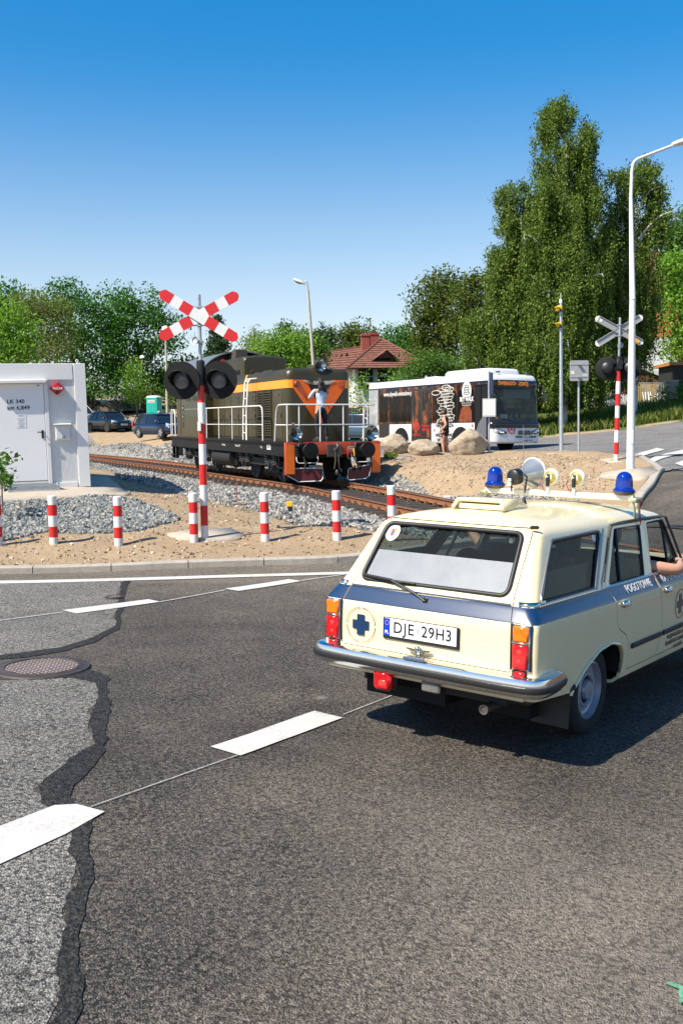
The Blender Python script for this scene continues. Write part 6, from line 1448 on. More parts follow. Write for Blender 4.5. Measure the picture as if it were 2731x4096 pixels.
    # bogies
    for bx_ in (xf - 3.25, xr + 3.25):
        b = MB()
        for s in (-1, 1):
            P = [(-1.9, .62), (-1.9, .86), (-.7, .86), (-.45, .70), (.45, .70), (.7, .86), (1.9, .86), (1.9, .62), (.7, .48), (-.7, .48)]
            b.prism(P, lambda u_, v, t: (bx_ + u_, s * (1.06 + t), v), -.07, .07)
            b.box((bx_, s * 1.12, .92), (1.4, .22, .12))
        b.box((bx_, 0, .68), (.5, 2.0, .3)); bg_ = b.build('bogie', GRIME, root)
        for ax in (-1.3, 1.3):
            for s in (-1, 1):
                b = MB(); c = (bx_ + ax, s * .75, .55); b.lathe([(0, -.06), (.48, -.06), (.58, -.05), (.58, -.03), (.555, .0), (.55, .08), (.46, .085), (.42, .05), (.15, .04), (.12, .09), (0, .09)], c, Euler((R(-90 * s), 0, 0)), 36); b.build('wheel', GRIME, bg_, 40)
                b = MB(); b.box((bx_ + ax, s * 1.14, .55), (.36, .2, .36), bev=.03); b.cyl((bx_ + ax, s * 1.2, .55), (bx_ + ax, s * 1.29, .55), .12, .11, 16); b.build('axle_box', GRIME, bg_, 40)
                for dx in (-.36, .36):
                    hp = [(bx_ + ax + dx + .085 * math.cos(t), s * 1.17 + .085 * math.sin(t), .50 + .34 * t / 31.4) for t in np.linspace(0, 31.4, 70)]
                    b = MB(); b.tube(hp, .021, 5); b.build('coil_spring', mat('spring_grey', (.10, .10, .10), .45, .4, var=.3, vscale=9), bg_, 60)
        b = MB()
        for s in (-1, 1): b.tube([(bx_ - .6, s * 1.2, .78), (bx_ + .55, s * 1.2, .95)], .05, 8); b.box((bx_ + 2.05, s * .95, .4), (.12, .25, .5)); b.tube([(bx_ + 1.9, s * .75, .35), (bx_ + 2.2, s * .75, .2)], .035, 6)
        b.build('damper', GRIME, bg_, 60)
    b = MB(); b.box((0, 0, .62), (2.5, 2.3, .62), bev=.06); 
    for s in (-1, 1): b.cyl((-1.1, s * 1.12, .62), (1.1, s * 1.12, .62), .24, .24, 18)
    b.build('fuel_tank', GRIME, root, 40)
    return root, M, xf, zp, hx1
LOCO, LOCOM, LXF, LZP, LHX = loco()
# ------------------------------------------------------------ city bus
BUSW = mat('bus_white', (.64, .64, .635), .25, coat=.5, var=.03, vscale=2)
BUSB = mat('bus_black', (.012, .012, .014), .15, coat=.4)
TYRE = mat('tyre', (.018, .018, .018), .85, var=.3, vscale=12)
ALLOY = mat('alloy', (.55, .56, .57), .3, .8)
def wrap_mat():
    m, n, l, p = newmat('autumn_wrap'); tc = n.new('ShaderNodeTexCoord').outputs['Object']
    mp = n.new('ShaderNodeMapping'); mp.inputs['Scale'].default_value = (1.6, 1, .75); l.new(tc, mp.inputs[0])
    a = noise(n, l, mp.outputs[0], 1.7, 3, .55); b = noise(n, l, mp.outputs[0], 9, 6, .7)
    f_ = mth(n, l, 'ADD', mth(n, l, 'MULTIPLY', a, .95), mth(n, l, 'MULTIPLY', b, .35))
    c = ramp(n, l, f_, [(.58, (.010, .008, .007)), (.68, (.05, .02, .010)), (.76, (.20, .055, .016)), (.88, (.34, .13, .04))])
    l.new(c, p.inputs['Base Color']); p.inputs['Roughness'].default_value = .25; return m
WRAP = wrap_mat()
BGLASS = glass_mat('bus_glass', (.75, .85, .82), .45, .03)
LED = mat('amber_led', (.2, .06, .0), .5, emit=((1, .33, .02), .3))
LOGO = mat('logo_red', (.55, .01, .03), .4)
def wheel(root, c, r, w, side, name='wheel', rim=ALLOY, rr=.64, spokes=5):
    """axle along local y; side = +1/-1 outward"""
    q = Euler((R(-90 * side), 0, 0)); c = Vector(c)
    b = MB(); b.lathe([(r * rr, -w / 2), (r * .93, -w / 2), (r, -w / 2 + w * .15), (r, w / 2 - w * .15), (r * .95, w / 2 - .01), (r * .8, w / 2 + .004), (r * rr * 1.03, w / 2 - .01)], c, q, 36); t = b.build(name, TYRE, root, 40)
    b = MB(); b.lathe([(r * rr * 1.03, w / 2 - .012), (r * rr * .97, w / 2 - .008), (r * rr * .92, w / 2 - .05), (r * .25, w / 2 - .06), (r * .2, w / 2 - .02), (0, w / 2 - .015)], c, q, 32)
    o = b.build('rim', rim if spokes == 0 else GREYD, t, 40)
    if spokes:
        b = MB(); Mq = Matrix.Translation(c) @ q.to_matrix().to_4x4()
        for k in range(spokes):
            Mk = Mq @ Matrix.Rotation(6.283 * k / spokes, 4, 'Z'); b.add([Mk @ Vector(v) for v in [(r * .1, -.05 * r / .3, w / 2 - .012), (r * rr * .97, -.035 * r / .3, w / 2 - .014), (r * rr * .97, .035 * r / .3, w / 2 - .014), (r * .1, .05 * r / .3, w / 2 - .012), (r * .1, -.05 * r / .3, w / 2 - .05), (r * rr * .97, -.035 * r / .3, w / 2 - .05), (r * rr * .97, .035 * r / .3, w / 2 - .05), (r * .1, .05 * r / .3, w / 2 - .05)]], [(0, 1, 2, 3), (0, 4, 5, 1), (1, 5, 6, 2), (2, 6, 7, 3), (3, 7, 4, 0)])
        b.lathe([(r * rr * 1.0, w / 2 - .006), (r * rr * .9, w / 2 - .012)], c, q, 32); b.build('spokes', rim, o, None)
    return t
def bus():
    th = R(32); L, W, H = 8.2, 2.36, 2.86
    cf = PD(1130, 1030, 36); g = PD(1190, 1036, 36); u = Vector((math.sin(th), -math.cos(th), 0)); lat = Vector((-u.y, u.x, 0))
    c = Vector((cf.x, cf.y, 0)) - u * (L / 2 - .12) + lat * (W / 2 - .05); 
    M = Matrix.Translation((c.x, c.y, g.z - .02)) @ Matrix.Rotation(math.atan2(u.y, u.x), 4, 'Z') @ Matrix.Rotation(R(-.5), 4, 'X')
    root = thing('city_bus', 'white city bus with a dark autumn forest advert along its side', 'bus', M)
    def bx(cr):
        q = 804 + .3112 * cr - 784; t = (12459 - 36 * q) / (9944 + 6.95 * q); return L / 2 - L * t
    xf, xr = L / 2, -L / 2
    def outline(gf=0.0, inset=0.0, rad=.30, n=8):
        """plan outline from rear right, along right side, front, left side, rear left"""
        P = [(xr + .12, -W / 2 + inset)]
        P += [(xf - rad - gf, -W / 2 + inset)]
        P += [(xf - rad - gf + (rad - inset) * math.sin(a), -(W / 2 - rad) - (rad - inset) * math.cos(a)) for a in np.linspace(.12, math.pi / 2, n)]
        front = [(xf - gf - inset + .07 * (1 - (y / (W / 2 - rad)) ** 2), y) for y in np.linspace(-(W / 2 - rad), W / 2 - rad, 9)[1:-1]]
        P += front; P += [(x, -y) for x, y in P[:2 + n][::-1]]
        P += [(xr, W / 2 - .12 + inset), (xr, -W / 2 + .12 - inset)]
        return P
    def rings(levels): return [[(x, y, z) for x, y in outline(gf, ins)] for z, gf, ins in levels]
    n_out = len(outline())
    # white lower body
    b = MB(); b.loft(rings([(.30, .05, .04), (.36, .02, .0), (.75, .0, .0), (.98, .03, 0), (1.06, .05, .0)])); b.build('lower_body', BUSW, root, 35)
    # white roof
    b = MB(); b.loft(rings([(2.58, .19, .0), (2.68, .21, .0), (2.78, .24, .05), (2.84, .32, .16), (2.87, .5, .40)])); rf = b.build('roof', BUSW, root, 40)
    x0, x1 = bx(620), xf - .75
    b = MB(); rg = [[(cx_ * 1.0 + (x0 + x1) / 2, y, z) for cx_, y in rrect((x1 - x0) * s, 1.7 * s2, .25, 5)] for z, s, s2 in ((2.84, 1, 1), (2.99, .985, .97), (3.06, .95, .9), (3.08, .86, .78))]; b.loft(rg); b.build('roof_unit', BUSW, rf, 45)
    b = MB(); b.box((bx(480), 0, 2.9), (.9, .9, .1), bev=.03); b.build('roof_hatch', BUSW, rf)
    # upper walls: right wall (advert), corner pillars, left wall with windows, rear
    O = outline(.05); OT = outline(.19)
    def wall(i0, i1, z0, z1, m, name, off=0.0, g0=.05, g1=.19, solid=.04):
        A = outline(g0 + (g1 - g0) * (z0 - 1.06) / 1.52, off); Bq = outline(g0 + (g1 - g0) * (z1 - 1.06) / 1.52, off); b = MB()
        b.loft([[(x, y, z0) for x, y in A[i0:i1 + 1]], [(x, y, z1) for x, y in Bq[i0:i1 + 1]]], None, closed=False, cap0=False, cap1=False); o = b.build(name, m, root, 40)
        if solid: s = o.modifiers.new('solid', 'SOLIDIFY'); s.thickness = solid; s.offset = 0
        return o
    wall(0, 1, 1.06, 2.58, BUSB, 'right_wall', .02)
    wall(1, 4, 1.06, 2.58, BUSB, 'corner_pillar', .02); wall(n_out - 7 - 0, n_out - 4, 1.06, 2.58, BUSB, 'corner_pillar', .02)
    wall(n_out - 4, n_out - 3, 1.06, 1.25, BUSB, 'left_wall', .02); wall(n_out - 4, n_out - 3, 2.25, 2.58, BUSB, 'left_wall', .02); wall(n_out - 3, n_out - 1, 1.06, 2.58, BUSB, 'rear_wall', .02)
    wall(n_out - 4, n_out - 3, 1.25, 2.25, BGLASS, 'left_windows', .03, solid=0)
    b = MB()
    for x in np.linspace(xr + .4, xf - .5, 6): b.box((x, W / 2 - .04, 1.75), (.07, .05, 1.02))
    b.build('window_pillars', BUSB, root)
    ws = wall(4, n_out - 7, 1.08, 2.34, BGLASS, 'windscreen', .01, solid=0); wall(4, n_out - 7, 2.34, 2.60, BUSB, 'destination_panel', .0)
    wall(2, n_out - 5, .86, 1.10, BUSB, 'windscreen_base', -.012, .03, .19)
    # interior
    b = MB(); b.box((0, 0, .9), (L - .4, W - .2, .1)); b.build('floor', mat('bus_floor', (.06, .06, .065), .7), root)
    b = MB(); b.box((xf - .55, 0, 1.16), (.5, W - .3, .14), bev=.05); b.box((xf - 1.0, .45, 1.1), (.5, .5, .3), bev=.04); b.box((xf - 1.28, .45, 1.5), (.12, .5, .8), bev=.05); b.build('dashboard', mat('dash_grey', (.04, .04, .042), .6), root)
    for i, x in enumerate(np.linspace(xf - 2.2, xr + .6, 7)):
        for y in (-.75, .75):
            b = MB(); b.box((x, y, 1.15), (.45, .8, .12), bev=.03); b.box((x - .22, y, 1.5), (.1, .8, .75), bev=.04); b.build('seat', mat('bus_seat', (.02, .05, .08), .8), root)
    b = MB(); b.box((xf - .38, .25, 2.12), (.02, 1.3, .32)); b.build('sun_blind', mat('blind', (.25, .28, .28), .8), root)
    b = MB(); b.tube([(xf - .75, .45 + .24 * math.cos(a), 1.42 + .20 * math.sin(a)) for a in np.linspace(0, 6.283, 17)[:-1]], .018, 6, closed=True); b.build('steering_wheel', BLK, root)
    b = MB(); b.box((xf - .32, -.42, 1.24), (.01, .34, .24)); pn = b.build('route_card', mat('card', (.55, .62, .60), .5), root); b = MB()
    for k in range(4): b.box((xf - .312, -.42, 1.30 - k * .035), (.004, .2, .012))
    b.build('print', GL_PRINT, pn)
    b = MB(); b.box((xf - .2, -.86, 1.22), (.01, .14, .07)); b.build('ticket_lamp', mat('green_red', (.3, .05, .02), .4, emit=((.5, .1, .05), .5)), root)
    # side advert panels (right side is local -y)
    y_ = -W / 2 - .004
    def sp(x0, x1, z0, z1, m, name, parent=root, d=.006, o=0.0): b = MB(); b.box(((x0 + x1) / 2, y_ - o, (z0 + z1) / 2), (abs(x1 - x0), d, z1 - z0)); return b.build(name, m, parent)
    adv = sp(bx(207), bx(905), 1.08, 2.52, WRAP, 'advert_wrap', d=.014)
    sp(xr + .14, bx(203), 1.0, 2.52, mat('wrap_grey', (.30, .31, .31), .3, var=.35, vscale=3), 'grey_rear_panel', d=.014)
    tw = glass_mat('tinted_wrap', (.7, .66, .62), .25, .05)
    for c0, c1 in ((215, 275), (285, 445), (600, 770), (790, 905)): b = MB(); b.box(((bx(c0) + bx(c1)) / 2, y_ - .009, 1.72), (bx(c1) - bx(c0), .004, 1.12)); b.build('side_window', tw, adv)
    sp(bx(208), bx(285), .52, 1.08, BUSB, 'lower_black', d=.012)
    def door(c0, c1, nm):
        x0, x1 = bx(c0), bx(c1); b = MB(); b.box(((x0 + x1) / 2, y_ - .012, 1.42), (x1 - x0, .03, 2.06), bev=.008); d = b.build('door', BUSB, root)
        for a in (0, 1):
            u0 = x0 + (x1 - x0) * (a * .5 + .06); u1 = x0 + (x1 - x0) * (a * .5 + .45); b = MB(); b.prism(rrect(u1 - u0, 1.84, .05, 3, (u0 + u1) / 2, 1.45), lambda p_, q_, t: (p_, y_ - .028 - t, q_), 0, .004); b.build('door_glass', WRAP if nm else mat('door_glass', (.02, .022, .024), .06, spec=.6), d, None)
        return d
    d1 = door(450, 592, 1); d2 = door(912, 1008, 0)
    y2 = y_ - .036
    # red arch emblem and red words on the rear door
    def emblem(parent, x, z, s, yy, m, fn=None):
        fn = fn or (lambda u_, v, t: (x + u_, yy - t, z + v)); b = MB()
        P0 = [(s * math.cos(a), s * math.sin(a)) for a in np.linspace(R(215), R(-35), 24)]; P1 = [(.72 * s * math.cos(a), .72 * s * math.sin(a)) for a in np.linspace(R(-35), R(215), 24)]
        b.prism(P0 + P1, fn, 0, .003); b.prism([(-.5 * s, -.35 * s), (-.1 * s, .35 * s), (.1 * s, .35 * s), (.5 * s, -.35 * s), (.28 * s, -.35 * s), (0, .08 * s), (-.28 * s, -.35 * s)], fn, 0, .003)
        return b.build('arch_emblem', m, parent, None)
    emblem(d1, bx(488), .93, .22, y2, LOGO); text('KARPACZ', .12, 'lettering', LOGO, d1, axes((bx(488), y2, .62), (1, 0, 0), (0, 0, 1)), .002, bold=.002)
    for z, t in ((.98, 'Przewozy'), (.84, 'regularne')): text(t, .13, 'lettering', LOGO, d1, axes((bx(556), y2, z), (1, 0, 0), (0, 0, 1)), .002, bold=.003)
    text('www.skywalk-swieradow.pl', .26, 'lettering', BUSW, adv, axes((bx(245), y_ - .012, 2.30), (1, 0, 0), (0, 0, 1)), .002, 'LEFT', sx=(bx(490) - bx(245)) / 3.42, bold=.004)
    text('+48 75 71 328 43', .10, 'lettering', BUSW, adv, axes((bx(165), y_ - .012, 2.12), (1, 0, 0), (0, 0, 1)), .002, sx=.85)
    for k, t in enumerate(('NAJWYŻSZA', 'WIEŻA', 'WIDOKOWA', 'W POLSCE')): text(t, .19, 'lettering', mat('black_print', (.01, .01, .01), .5), root, axes((bx(690), y_ - .004, .97 - k * .185), (1, 0, 0), (0, 0, 1)), .002, bold=.006)
    # round emblem with tower rings and the words SKY WALK
    xe = bx(851); b = MB(); b.prism([(.27 * math.cos(a), .36 * math.sin(a)) for a in np.linspace(R(-35), R(215), 30)], lambda u_, v, t: (xe + u_, y_ - .008 - t, 2.24 + v), 0, .004); em = b.build('white_emblem', BUSW, adv, None)
    b = MB()
    for k, (z, rx_) in enumerate(((2.42, .10), (2.33, .15), (2.24, .12), (2.16, .18))): b.tube([(xe + rx_ * math.cos(a), y_ - .016, z + .045 * math.sin(a)) for a in np.linspace(0, 6.283, 17)[:-1]], .011, 5, closed=True)
    b.build('emblem_rings', BUSB, em, 60)
    text('SKY WALK', .22, 'lettering', BUSW, adv, axes((xe, y_ - .012, 1.93), (1, 0, 0), (0, 0, 1)), .002, sx=.75, bold=.01); text('Ścieżka w chmurach', .07, 'lettering', BUSW, adv, axes((xe, y_ - .012, 1.80), (1, 0, 0), (0, 0, 1)), .002); text('Świeradów-Zdrój', .07, 'lettering', BUSW, adv, axes((xe, y_ - .012, 1.72), (1, 0, 0), (0, 0, 1)), .002)
    # printed spiral tower
    PT_ = mat('printed_tower', (.50, .49, .43), .5, var=.35, vscale=9); xt = bx(700); b = MB()
    for k in range(11):
        z = 1.20 + k * .115; w = .52 - .10 * abs(math.sin(k * .9)) - (.0 if k < 6 else .02 * (k - 6)); dx = .10 * math.sin(k * 1.7)
        b.tube([(xt + dx + w * math.cos(a), y_ - .012, z + .075 * math.sin(a) + .02 * math.cos(a)) for a in np.linspace(0, 6.283, 25)[:-1]], .014, 5, closed=True)
    for k in range(7): b.tube([(xt - .4 + k * .13, y_ - .012, 1.1), (xt - .35 + (6 - k) * .11, y_ - .012, 2.3)], .008, 4)
    for sx_, z in ((-.62, 2.24), (.0, 2.42), (.2, 2.34)): b.tube([(xt + sx_ + .26 * math.cos(a), y_ - .012, z + .09 * math.sin(a)) for a in np.linspace(0, 6.283, 21)[:-1]], .020, 5, closed=True)
    b.build('printed_tower', PT_, adv, 60)
    b = MB(); b.prism([(bx(795), 1.10), (bx(890), 1.10), (bx(888), 1.5), (bx(870), 1.68), (bx(840), 1.72), (bx(812), 1.60), (bx(800), 1.3)], lambda u_, v, t: (u_, y_ - .009 - t, v), 0, .003); b.build('printed_tree', mat('printed_red_tree', (.20, .05, .02), .4, var=.6, vscale=14), adv, None)
    b = MB(); b.prism([(bx(925), .5), (bx(1000), .5), (bx(1000), 1.3), (bx(970), 1.25), (bx(940), 1.0)], lambda u_, v, t: (u_, y2 + .002 - t, v), 0, .003)
    for k in range(4):
        r0 = .22 + k * .16; P0 = [(xf - .3 - r0 * math.cos(a), .45 + r0 * math.sin(a)) for a in np.linspace(0, 1.3, 9)]; P1 = [(xf - .3 - (r0 - .07) * math.cos(a), .45 + (r0 - .07) * math.sin(a)) for a in np.linspace(1.3, 0, 9)]
        b.prism(P0 + P1, lambda u_, v, t: (u_, y2 - t, v), 0, .004)
    b.build('striped_flash', mat('flash_grey', (.12, .13, .15), .3), d2, None)
    # wheels
    for x in (bx(370), bx(806)):
        for s in (-1, 1):
            b = MB(); b.prism([(x + .52 * math.cos(a), .30 + max(0, .12 + .50 * math.sin(a))) for a in np.linspace(-.05, math.pi + .05, 20)], lambda u_, v, t: (u_, s * (W / 2 - .28 + t), v), 0, .287); b.build('wheel_arch', BLKM, root, None)
            wheel(root, (x, s * (W / 2 - .14), .42), .42, .26, s, rim=mat('steel_rim', (.28, .28, .29), .4, .6), rr=.58, spokes=0)
    b = MB()
    for c_, z in ((615, .80), (893, .95)): b.box((bx(c_), y_ - .004, z), (.06, .01, .1))
    b.build('side_marker', LOGO, root)
    # front
    def fr(y, z, o=0.0):
        gf = np.interp(z, [.36, .75, .98, 1.06, 2.58], [.02, 0, .03, .05, .19]); rad = .30; lim = W / 2 - rad
        if abs(y) <= lim: x = xf - gf + .07 * (1 - (y / lim) ** 2)
        else: x = xf - rad - gf + math.sqrt(max(0, rad ** 2 - (abs(y) - lim) ** 2))
        return Vector((x + o, y, z))
    def fpoly(name, P, m, o, parent=root):
        b = MB(); Q = []
        n_ = len(P)
        for i in range(n_):
            a, c_ = Vector(P[i]), Vector(P[(i + 1) % n_])
            for k in range(4): Q.append(a.lerp(c_, k / 4))
        tri = tessellate_polygon([[Vector((q.x, q.y, 0)) for q in Q]]); b.add([fr(q.x, q.y, o) for q in Q] , [t for t in tri], m); ob = b.build(name, None, parent, None, fixn=False); s = ob.modifiers.new('solid', 'SOLIDIFY'); s.thickness = .012; return ob
    for s in (-1, 1):
        hl = fpoly('headlight', [(s * 1.12, .92), (s * 1.10, .72), (s * .86, .62), (s * .56, .66), (s * .62, .72)], BUSB, .012)
        b = MB()
        for yy, zz, r in ((s * .84, .70, .045), (s * .72, .69, .035), (s * .98, .76, .05)): b.sphere(fr(yy, zz, .01), (.02, r, r), 10, 8)
        b.build('headlight_lens', REFL, hl, 60)
    fpoly('front_dip', [(-.75, 1.0), (.75, 1.0), (.55, .90), (0, .84), (-.55, .90)], BUSB, .004)
    text('ISUZU', .20, 'lettering', GREYD, root, axes(fr(.28, .68, .02), (0, 1, 0), (0, 0, 1)), .01, sx=1.25, bold=.012)
    emblem(root, 0, 0, .17, 0, LOGO, lambda u_, v, t: fr(u_ - .38, .80 + v, .014 + t)); text('KARPACZ', .075, 'lettering', LOGO, root, axes(fr(-.38, .665, .018), (0, 1, 0), (0, 0, 1)), .002, bold=.002)
    b = MB()
    for k in (-.95, -.84): b.box(fr(k, .93, .012), (.01, .09, .10))
    b.build('wheelchair_sign', mat('sign_blue', (.02, .10, .4), .5), root)
    b = MB(); b.box(fr(.42, .38, .025), (.02, .52, .115)); pl = b.build('number_plate', WHT, root); text('PWR 714C', .10, 'lettering', BUSB, pl, axes(fr(.44, .38, .038), (0, 1, 0), (0, 0, 1)), .001, sx=.9, bold=.003)
    fpoly('lower_grille', [(-.2, .56), (.9, .56), (.85, .5), (-.15, .5)], GREYD, .008)
    for z, t, sz in ((2.47, 'ŚWIERADÓW-ZDRÓJ', .19),): text(t, sz, 'destination', LED, root, axes(fr(-.18, z, .02), (0, 1, 0), (-.09, 0, 1)), .002, sx=.78, bold=.004)
    text('Świeradów', .16, 'destination', LED, root, axes((xf - .55, y_ - .02, 2.42), (1, 0, 0), (0, 0, 1)), .002, sx=.8)
    for s in (-1, 1):
        b = MB(); b.tube(smoothpath([fr(s * 1.1, 2.45, -.05), fr(s * 1.12, 2.4, .18) + Vector((0, s * .12, 0)), fr(s * 1.12, 2.2, .2) + Vector((0, s * .16, 0))], 4), .025, 8); b.box(fr(s * 1.12, 2.0, .2) + Vector((0, s * .17, 0)), (.14, .2, .42), bev=.05); b.build('mirror', BUSB, root, 40)
    for s in (-1, 1):
        b = MB(); b.tube([fr(s * .2, 1.1, .03), fr(s * .75, 1.2, .03)], .012, 6); b.build('wiper', BLK, root)
    for yy in (-.7, .7): b = MB(); b.box((xf - .35, yy, 2.90), (.1, .12, .05)); b.build('roof_marker', GREYD, rf)
    return root, M, xf
GL_PRINT = mat('grey_print', (.35, .35, .38), .7)
BUS, BUSM, BUSX = bus()

# ------------------------------------------------------------ parked cars
CARGL = mat('car_glass', (.010, .012, .014), .06, spec=.7)
HLMP = mat('headlamp', (.75, .78, .8), .1, .7)
def parked_car(M, L, W, H, paint, lab, kind, rimm=ALLOY, plate='WN 037BN', group='cars parked on the yard'):
    root = thing('parked_car', lab, 'car', M, group); p = mat(*paint[:3], coat=.6) if isinstance(paint, tuple) else paint
    zb, wb = (.92 if kind == 'suv' else .86), .58
    fx, rx_ = L / 2, -L / 2
    suv = kind == 'suv'; r = .36 if suv else .33; ax_f, ax_r = fx - .95, rx_ + (.88 if suv else 1.0)
    st = []   # (x, halfwidth, ztop, zbottom)
    prof = [(0.0, .70, .62, .38), (.03, .86, .80, .27), (.12, .96, .90, .23), (.25, 1, .97, .21), (.40, 1, 1.02, .2), (.75, 1, 1.05, .2), (.9, .99, 1.06, .22), (.97, .95, 1.0, .27), (1.0, .86, .90, .36)]
    rings = []
    for f_, w, zt, z0 in prof:
        x = fx - f_ * L; w = w * W / 2; zt = zt * zb / 1.0 + (.06 if suv else 0); k = .10
        rings.append([(x, -w * .93, z0), (x, -w, z0 + .12), (x, -w, zt - .22), (x, -w * .965, zt - .06), (x, -w * .88, zt), (x, w * .88, zt), (x, w * .965, zt - .06), (x, w, zt - .22), (x, w, z0 + .12), (x, w * .93, z0)])
    b = MB(); b.loft(rings); b.build('body', p, root, 50)
    # glasshouse
    def ol(xf_, xr_, w, rad): return rrect(xf_ - xr_, 2 * w, rad, 5, (xf_ + xr_) / 2, 0)
    f0, r0 = fx - .24 * L, rx_ + (.02 * L); f1, r1 = fx - .42 * L, rx_ + (.17 * L if suv else .10 * L); z0 = zb + .0; zt = H
    lev = [(z0, f0, r0, W / 2 * .93, .3), (z0 + (zt - z0) * .55, f0 + (f1 - f0) * .6, r0 + (r1 - r0) * .5, W / 2 * .86, .3), (zt - .07, f1 + .04, r1 - .02, W / 2 * .77, .3)]
    b = MB(); b.loft([[(x, y, z) for x, y in ol(a, c_, w, rr)] for z, a, c_, w, rr in lev]); gl = b.build('windows', CARGL, root, 50)
    lev2 = [(zt - .075, f1 + .10, r1 - .10, W / 2 * .785, .3), (zt - .04, f1 + .06, r1 - .08, W / 2 * .78, .3), (zt - .008, f1 - .12, r1 + .08, W / 2 * .66, .3), (zt, f1 - .3, r1 + .25, W / 2 * .5, .25)]
    b = MB(); b.loft([[(x, y, z) for x, y in ol(a, c_, w, rr)] for z, a, c_, w, rr in lev2]); b.build('roof', p, root, 60)
    b = MB()
    for s in (-1, 1):
        for xb, xt in ((f0 + .02, f1 + .06), ((f0 + r0) / 2 + .05, (f0 + r0) / 2 - .02), (r0 + .75, r1 + .55), (r0 + .05, r1 - .02)): b.tube([(xb, s * W / 2 * .925, z0), ((xb + xt) / 2 + .02, s * W / 2 * .87, (z0 + zt) / 2), (xt, s * W / 2 * .78, zt - .06)], .035, 6)
    b.build('pillars', p, root, 60)
    for x in (ax_f, ax_r):
        for s in (-1, 1):
            b = MB(); b.prism([(x + (r + .07) * math.cos(a), max(.18, r + (r + .06) * math.sin(a))) for a in np.linspace(-.5, math.pi + .5, 22)], lambda u_, v, t: (u_, s * (W / 2 - .12 + t), v), 0, .125); b.build('wheel_arch', BLKM, root, None)
            wheel(root, (x, s * (W / 2 - .085), r), r, .21, s, rim=rimm, rr=.66, spokes=5)
    for s in (-1, 1):
        b = MB(); b.loft([[(fx - .10 - k * .26, s * (W / 2 - .06 - (.32 - .3 * k) * (1 - v)), .66 + (.16 + .07 * k) * z_) for v, z_ in ((1, .5), (.5, 1), (0, .6), (.5, 0))] for k in (-.25, 1)]); b.build('headlight', HLMP, root, None)
        b = MB(); b.box((rx_ + .10, s * (W / 2 - .10), .85), (.16, .16, .22), bev=.03); b.build('tail_light', RED, root)
        b = MB(); b.box((f0 - .15, s * (W / 2 + .07), zb + .12), (.12, .18, .13), bev=.04); b.build('mirror', p, root, 40)
        b = MB(); b.box((0, s * (W / 2 - .01), .34), (L * .46, .03, .07)); b.build('sill_trim', BLK, root)
        b = MB(); b.box((.15, s * W / 2 * .985, .74), (.16, .03, .03)); b.box((-.75, s * W / 2 * .985, .74), (.16, .03, .03)); b.build('door_handle', p, root)
    b = MB(); b.box((fx - .03, 0, .42), (.10, W * .68, .22), bev=.03); b.build('grille', BLK, root)
    b = MB(); b.box((fx + .03, 0, .55), (.02, .52, .115)); pl = b.build('number_plate', WHT, root); text(plate, .10, 'lettering', BLK, pl, axes((fx + .042, 0, .55), (0, 1, 0), (0, 0, 1)), .001, sx=.8)
    b = MB()
    for s in (-1, 1): b.tube([(f1 - .25, s * W / 2 * .68, zt + .0), (f1 - .3, s * W / 2 * .68, zt + .05), (r1 + .3, s * W / 2 * .68, zt + .05), (r1 + .25, s * W / 2 * .68, zt)], .018, 6)
    b.build('roof_rail', BLK, root) if kind == 'estate' else None
    return root
def at_car(x, y, d, ang, dz=0): p = PD(x, y, d); return Matrix.Translation((p.x, p.y, Z(p.x, p.y) + DIRT_UP - .03 + dz)) @ Matrix.Rotation(math.atan2(-math.cos(R(ang)), math.sin(R(ang))), 4, 'Z')
parked_car(at_car(252, 990, 75, 42), 4.36, 1.83, 1.56, ('car_black', (.008, .009, .012), .25), 'black crossover car with black wheels next to the container edge', 'suv', rimm=mat('black_rim', (.03, .03, .03), .3))
parked_car(at_car(374, 1003, 61, 38), 4.8, 1.86, 1.48, ('car_navy', (.008, .012, .04), .18), 'dark blue estate car with silver wheels behind the rear of the locomotive', 'estate', plate='DW 4K917')
parked_car(at_car(178, 980, 82, 42), 4.5, 1.8, 1.65, ('car_silver', (.33, .34, .35), .25), 'silver car showing only its front past the edge of the container', 'suv', plate='DLW 2F31')
parked_car(at_car(842, 978, 54, 62), 4.3, 1.8, 1.5, ('car_bluegrey', (.03, .07, .11), .2), 'blue grey car seen between the locomotive and the rear of the bus', 'hatch', group=None)
parked_car(at_car(826, 955, 66, 62), 4.2, 1.76, 1.48, ('car_red', (.45, .01, .012), .25), 'red car behind the blue grey one beside the white house', 'hatch', group=None)
# ------------------------------------------------------------ cream estate ambulance
CREAM = mat('cream_paint', (.74, .635, .395), .22, coat=.45, var=.02, vscale=1.5)
STRIPE = mat('blue_stripe', (.006, .029, .085), .3, coat=.3)
TRIM = mat('dull_trim', (.42, .39, .35), .32, .9)
RUBBER = mat('black_rubber', (.012, .012, .012), .5)
AMBER = mat('amber_lens', (.75, .16, .008), .12, coat=.6, var=.25, vscale=30)
REDL = mat('red_lens', (.48, .008, .010), .12, coat=.6, var=.3, vscale=30)
CARG = glass_mat('ambulance_glass', (.80, .86, .86), .18, .02)
FROST = mat('frosted_film', (.20, .215, .23), .3, var=.05, vscale=6, coat=.5)
INTER = mat('interior_dark', (.022, .021, .02), .8)
BLUEL = None
def tmp(me, name='tmp'):
    o = bpy.data.objects.new(name, me); col.objects.link(o); return o
def evalmesh(o):
    bpy.context.view_layer.update(); return bpy.data.meshes.new_from_object(o.evaluated_get(bpy.context.evaluated_depsgraph_get()))
def boolean(me, cutters, op='DIFFERENCE'):
    o = tmp(me)
    for c in cutters:
        m = o.modifiers.new('b', 'BOOLEAN'); m.operation = op; m.object = c; m.solver = 'EXACT'
    r = evalmesh(o); bpy.data.objects.remove(o); return r
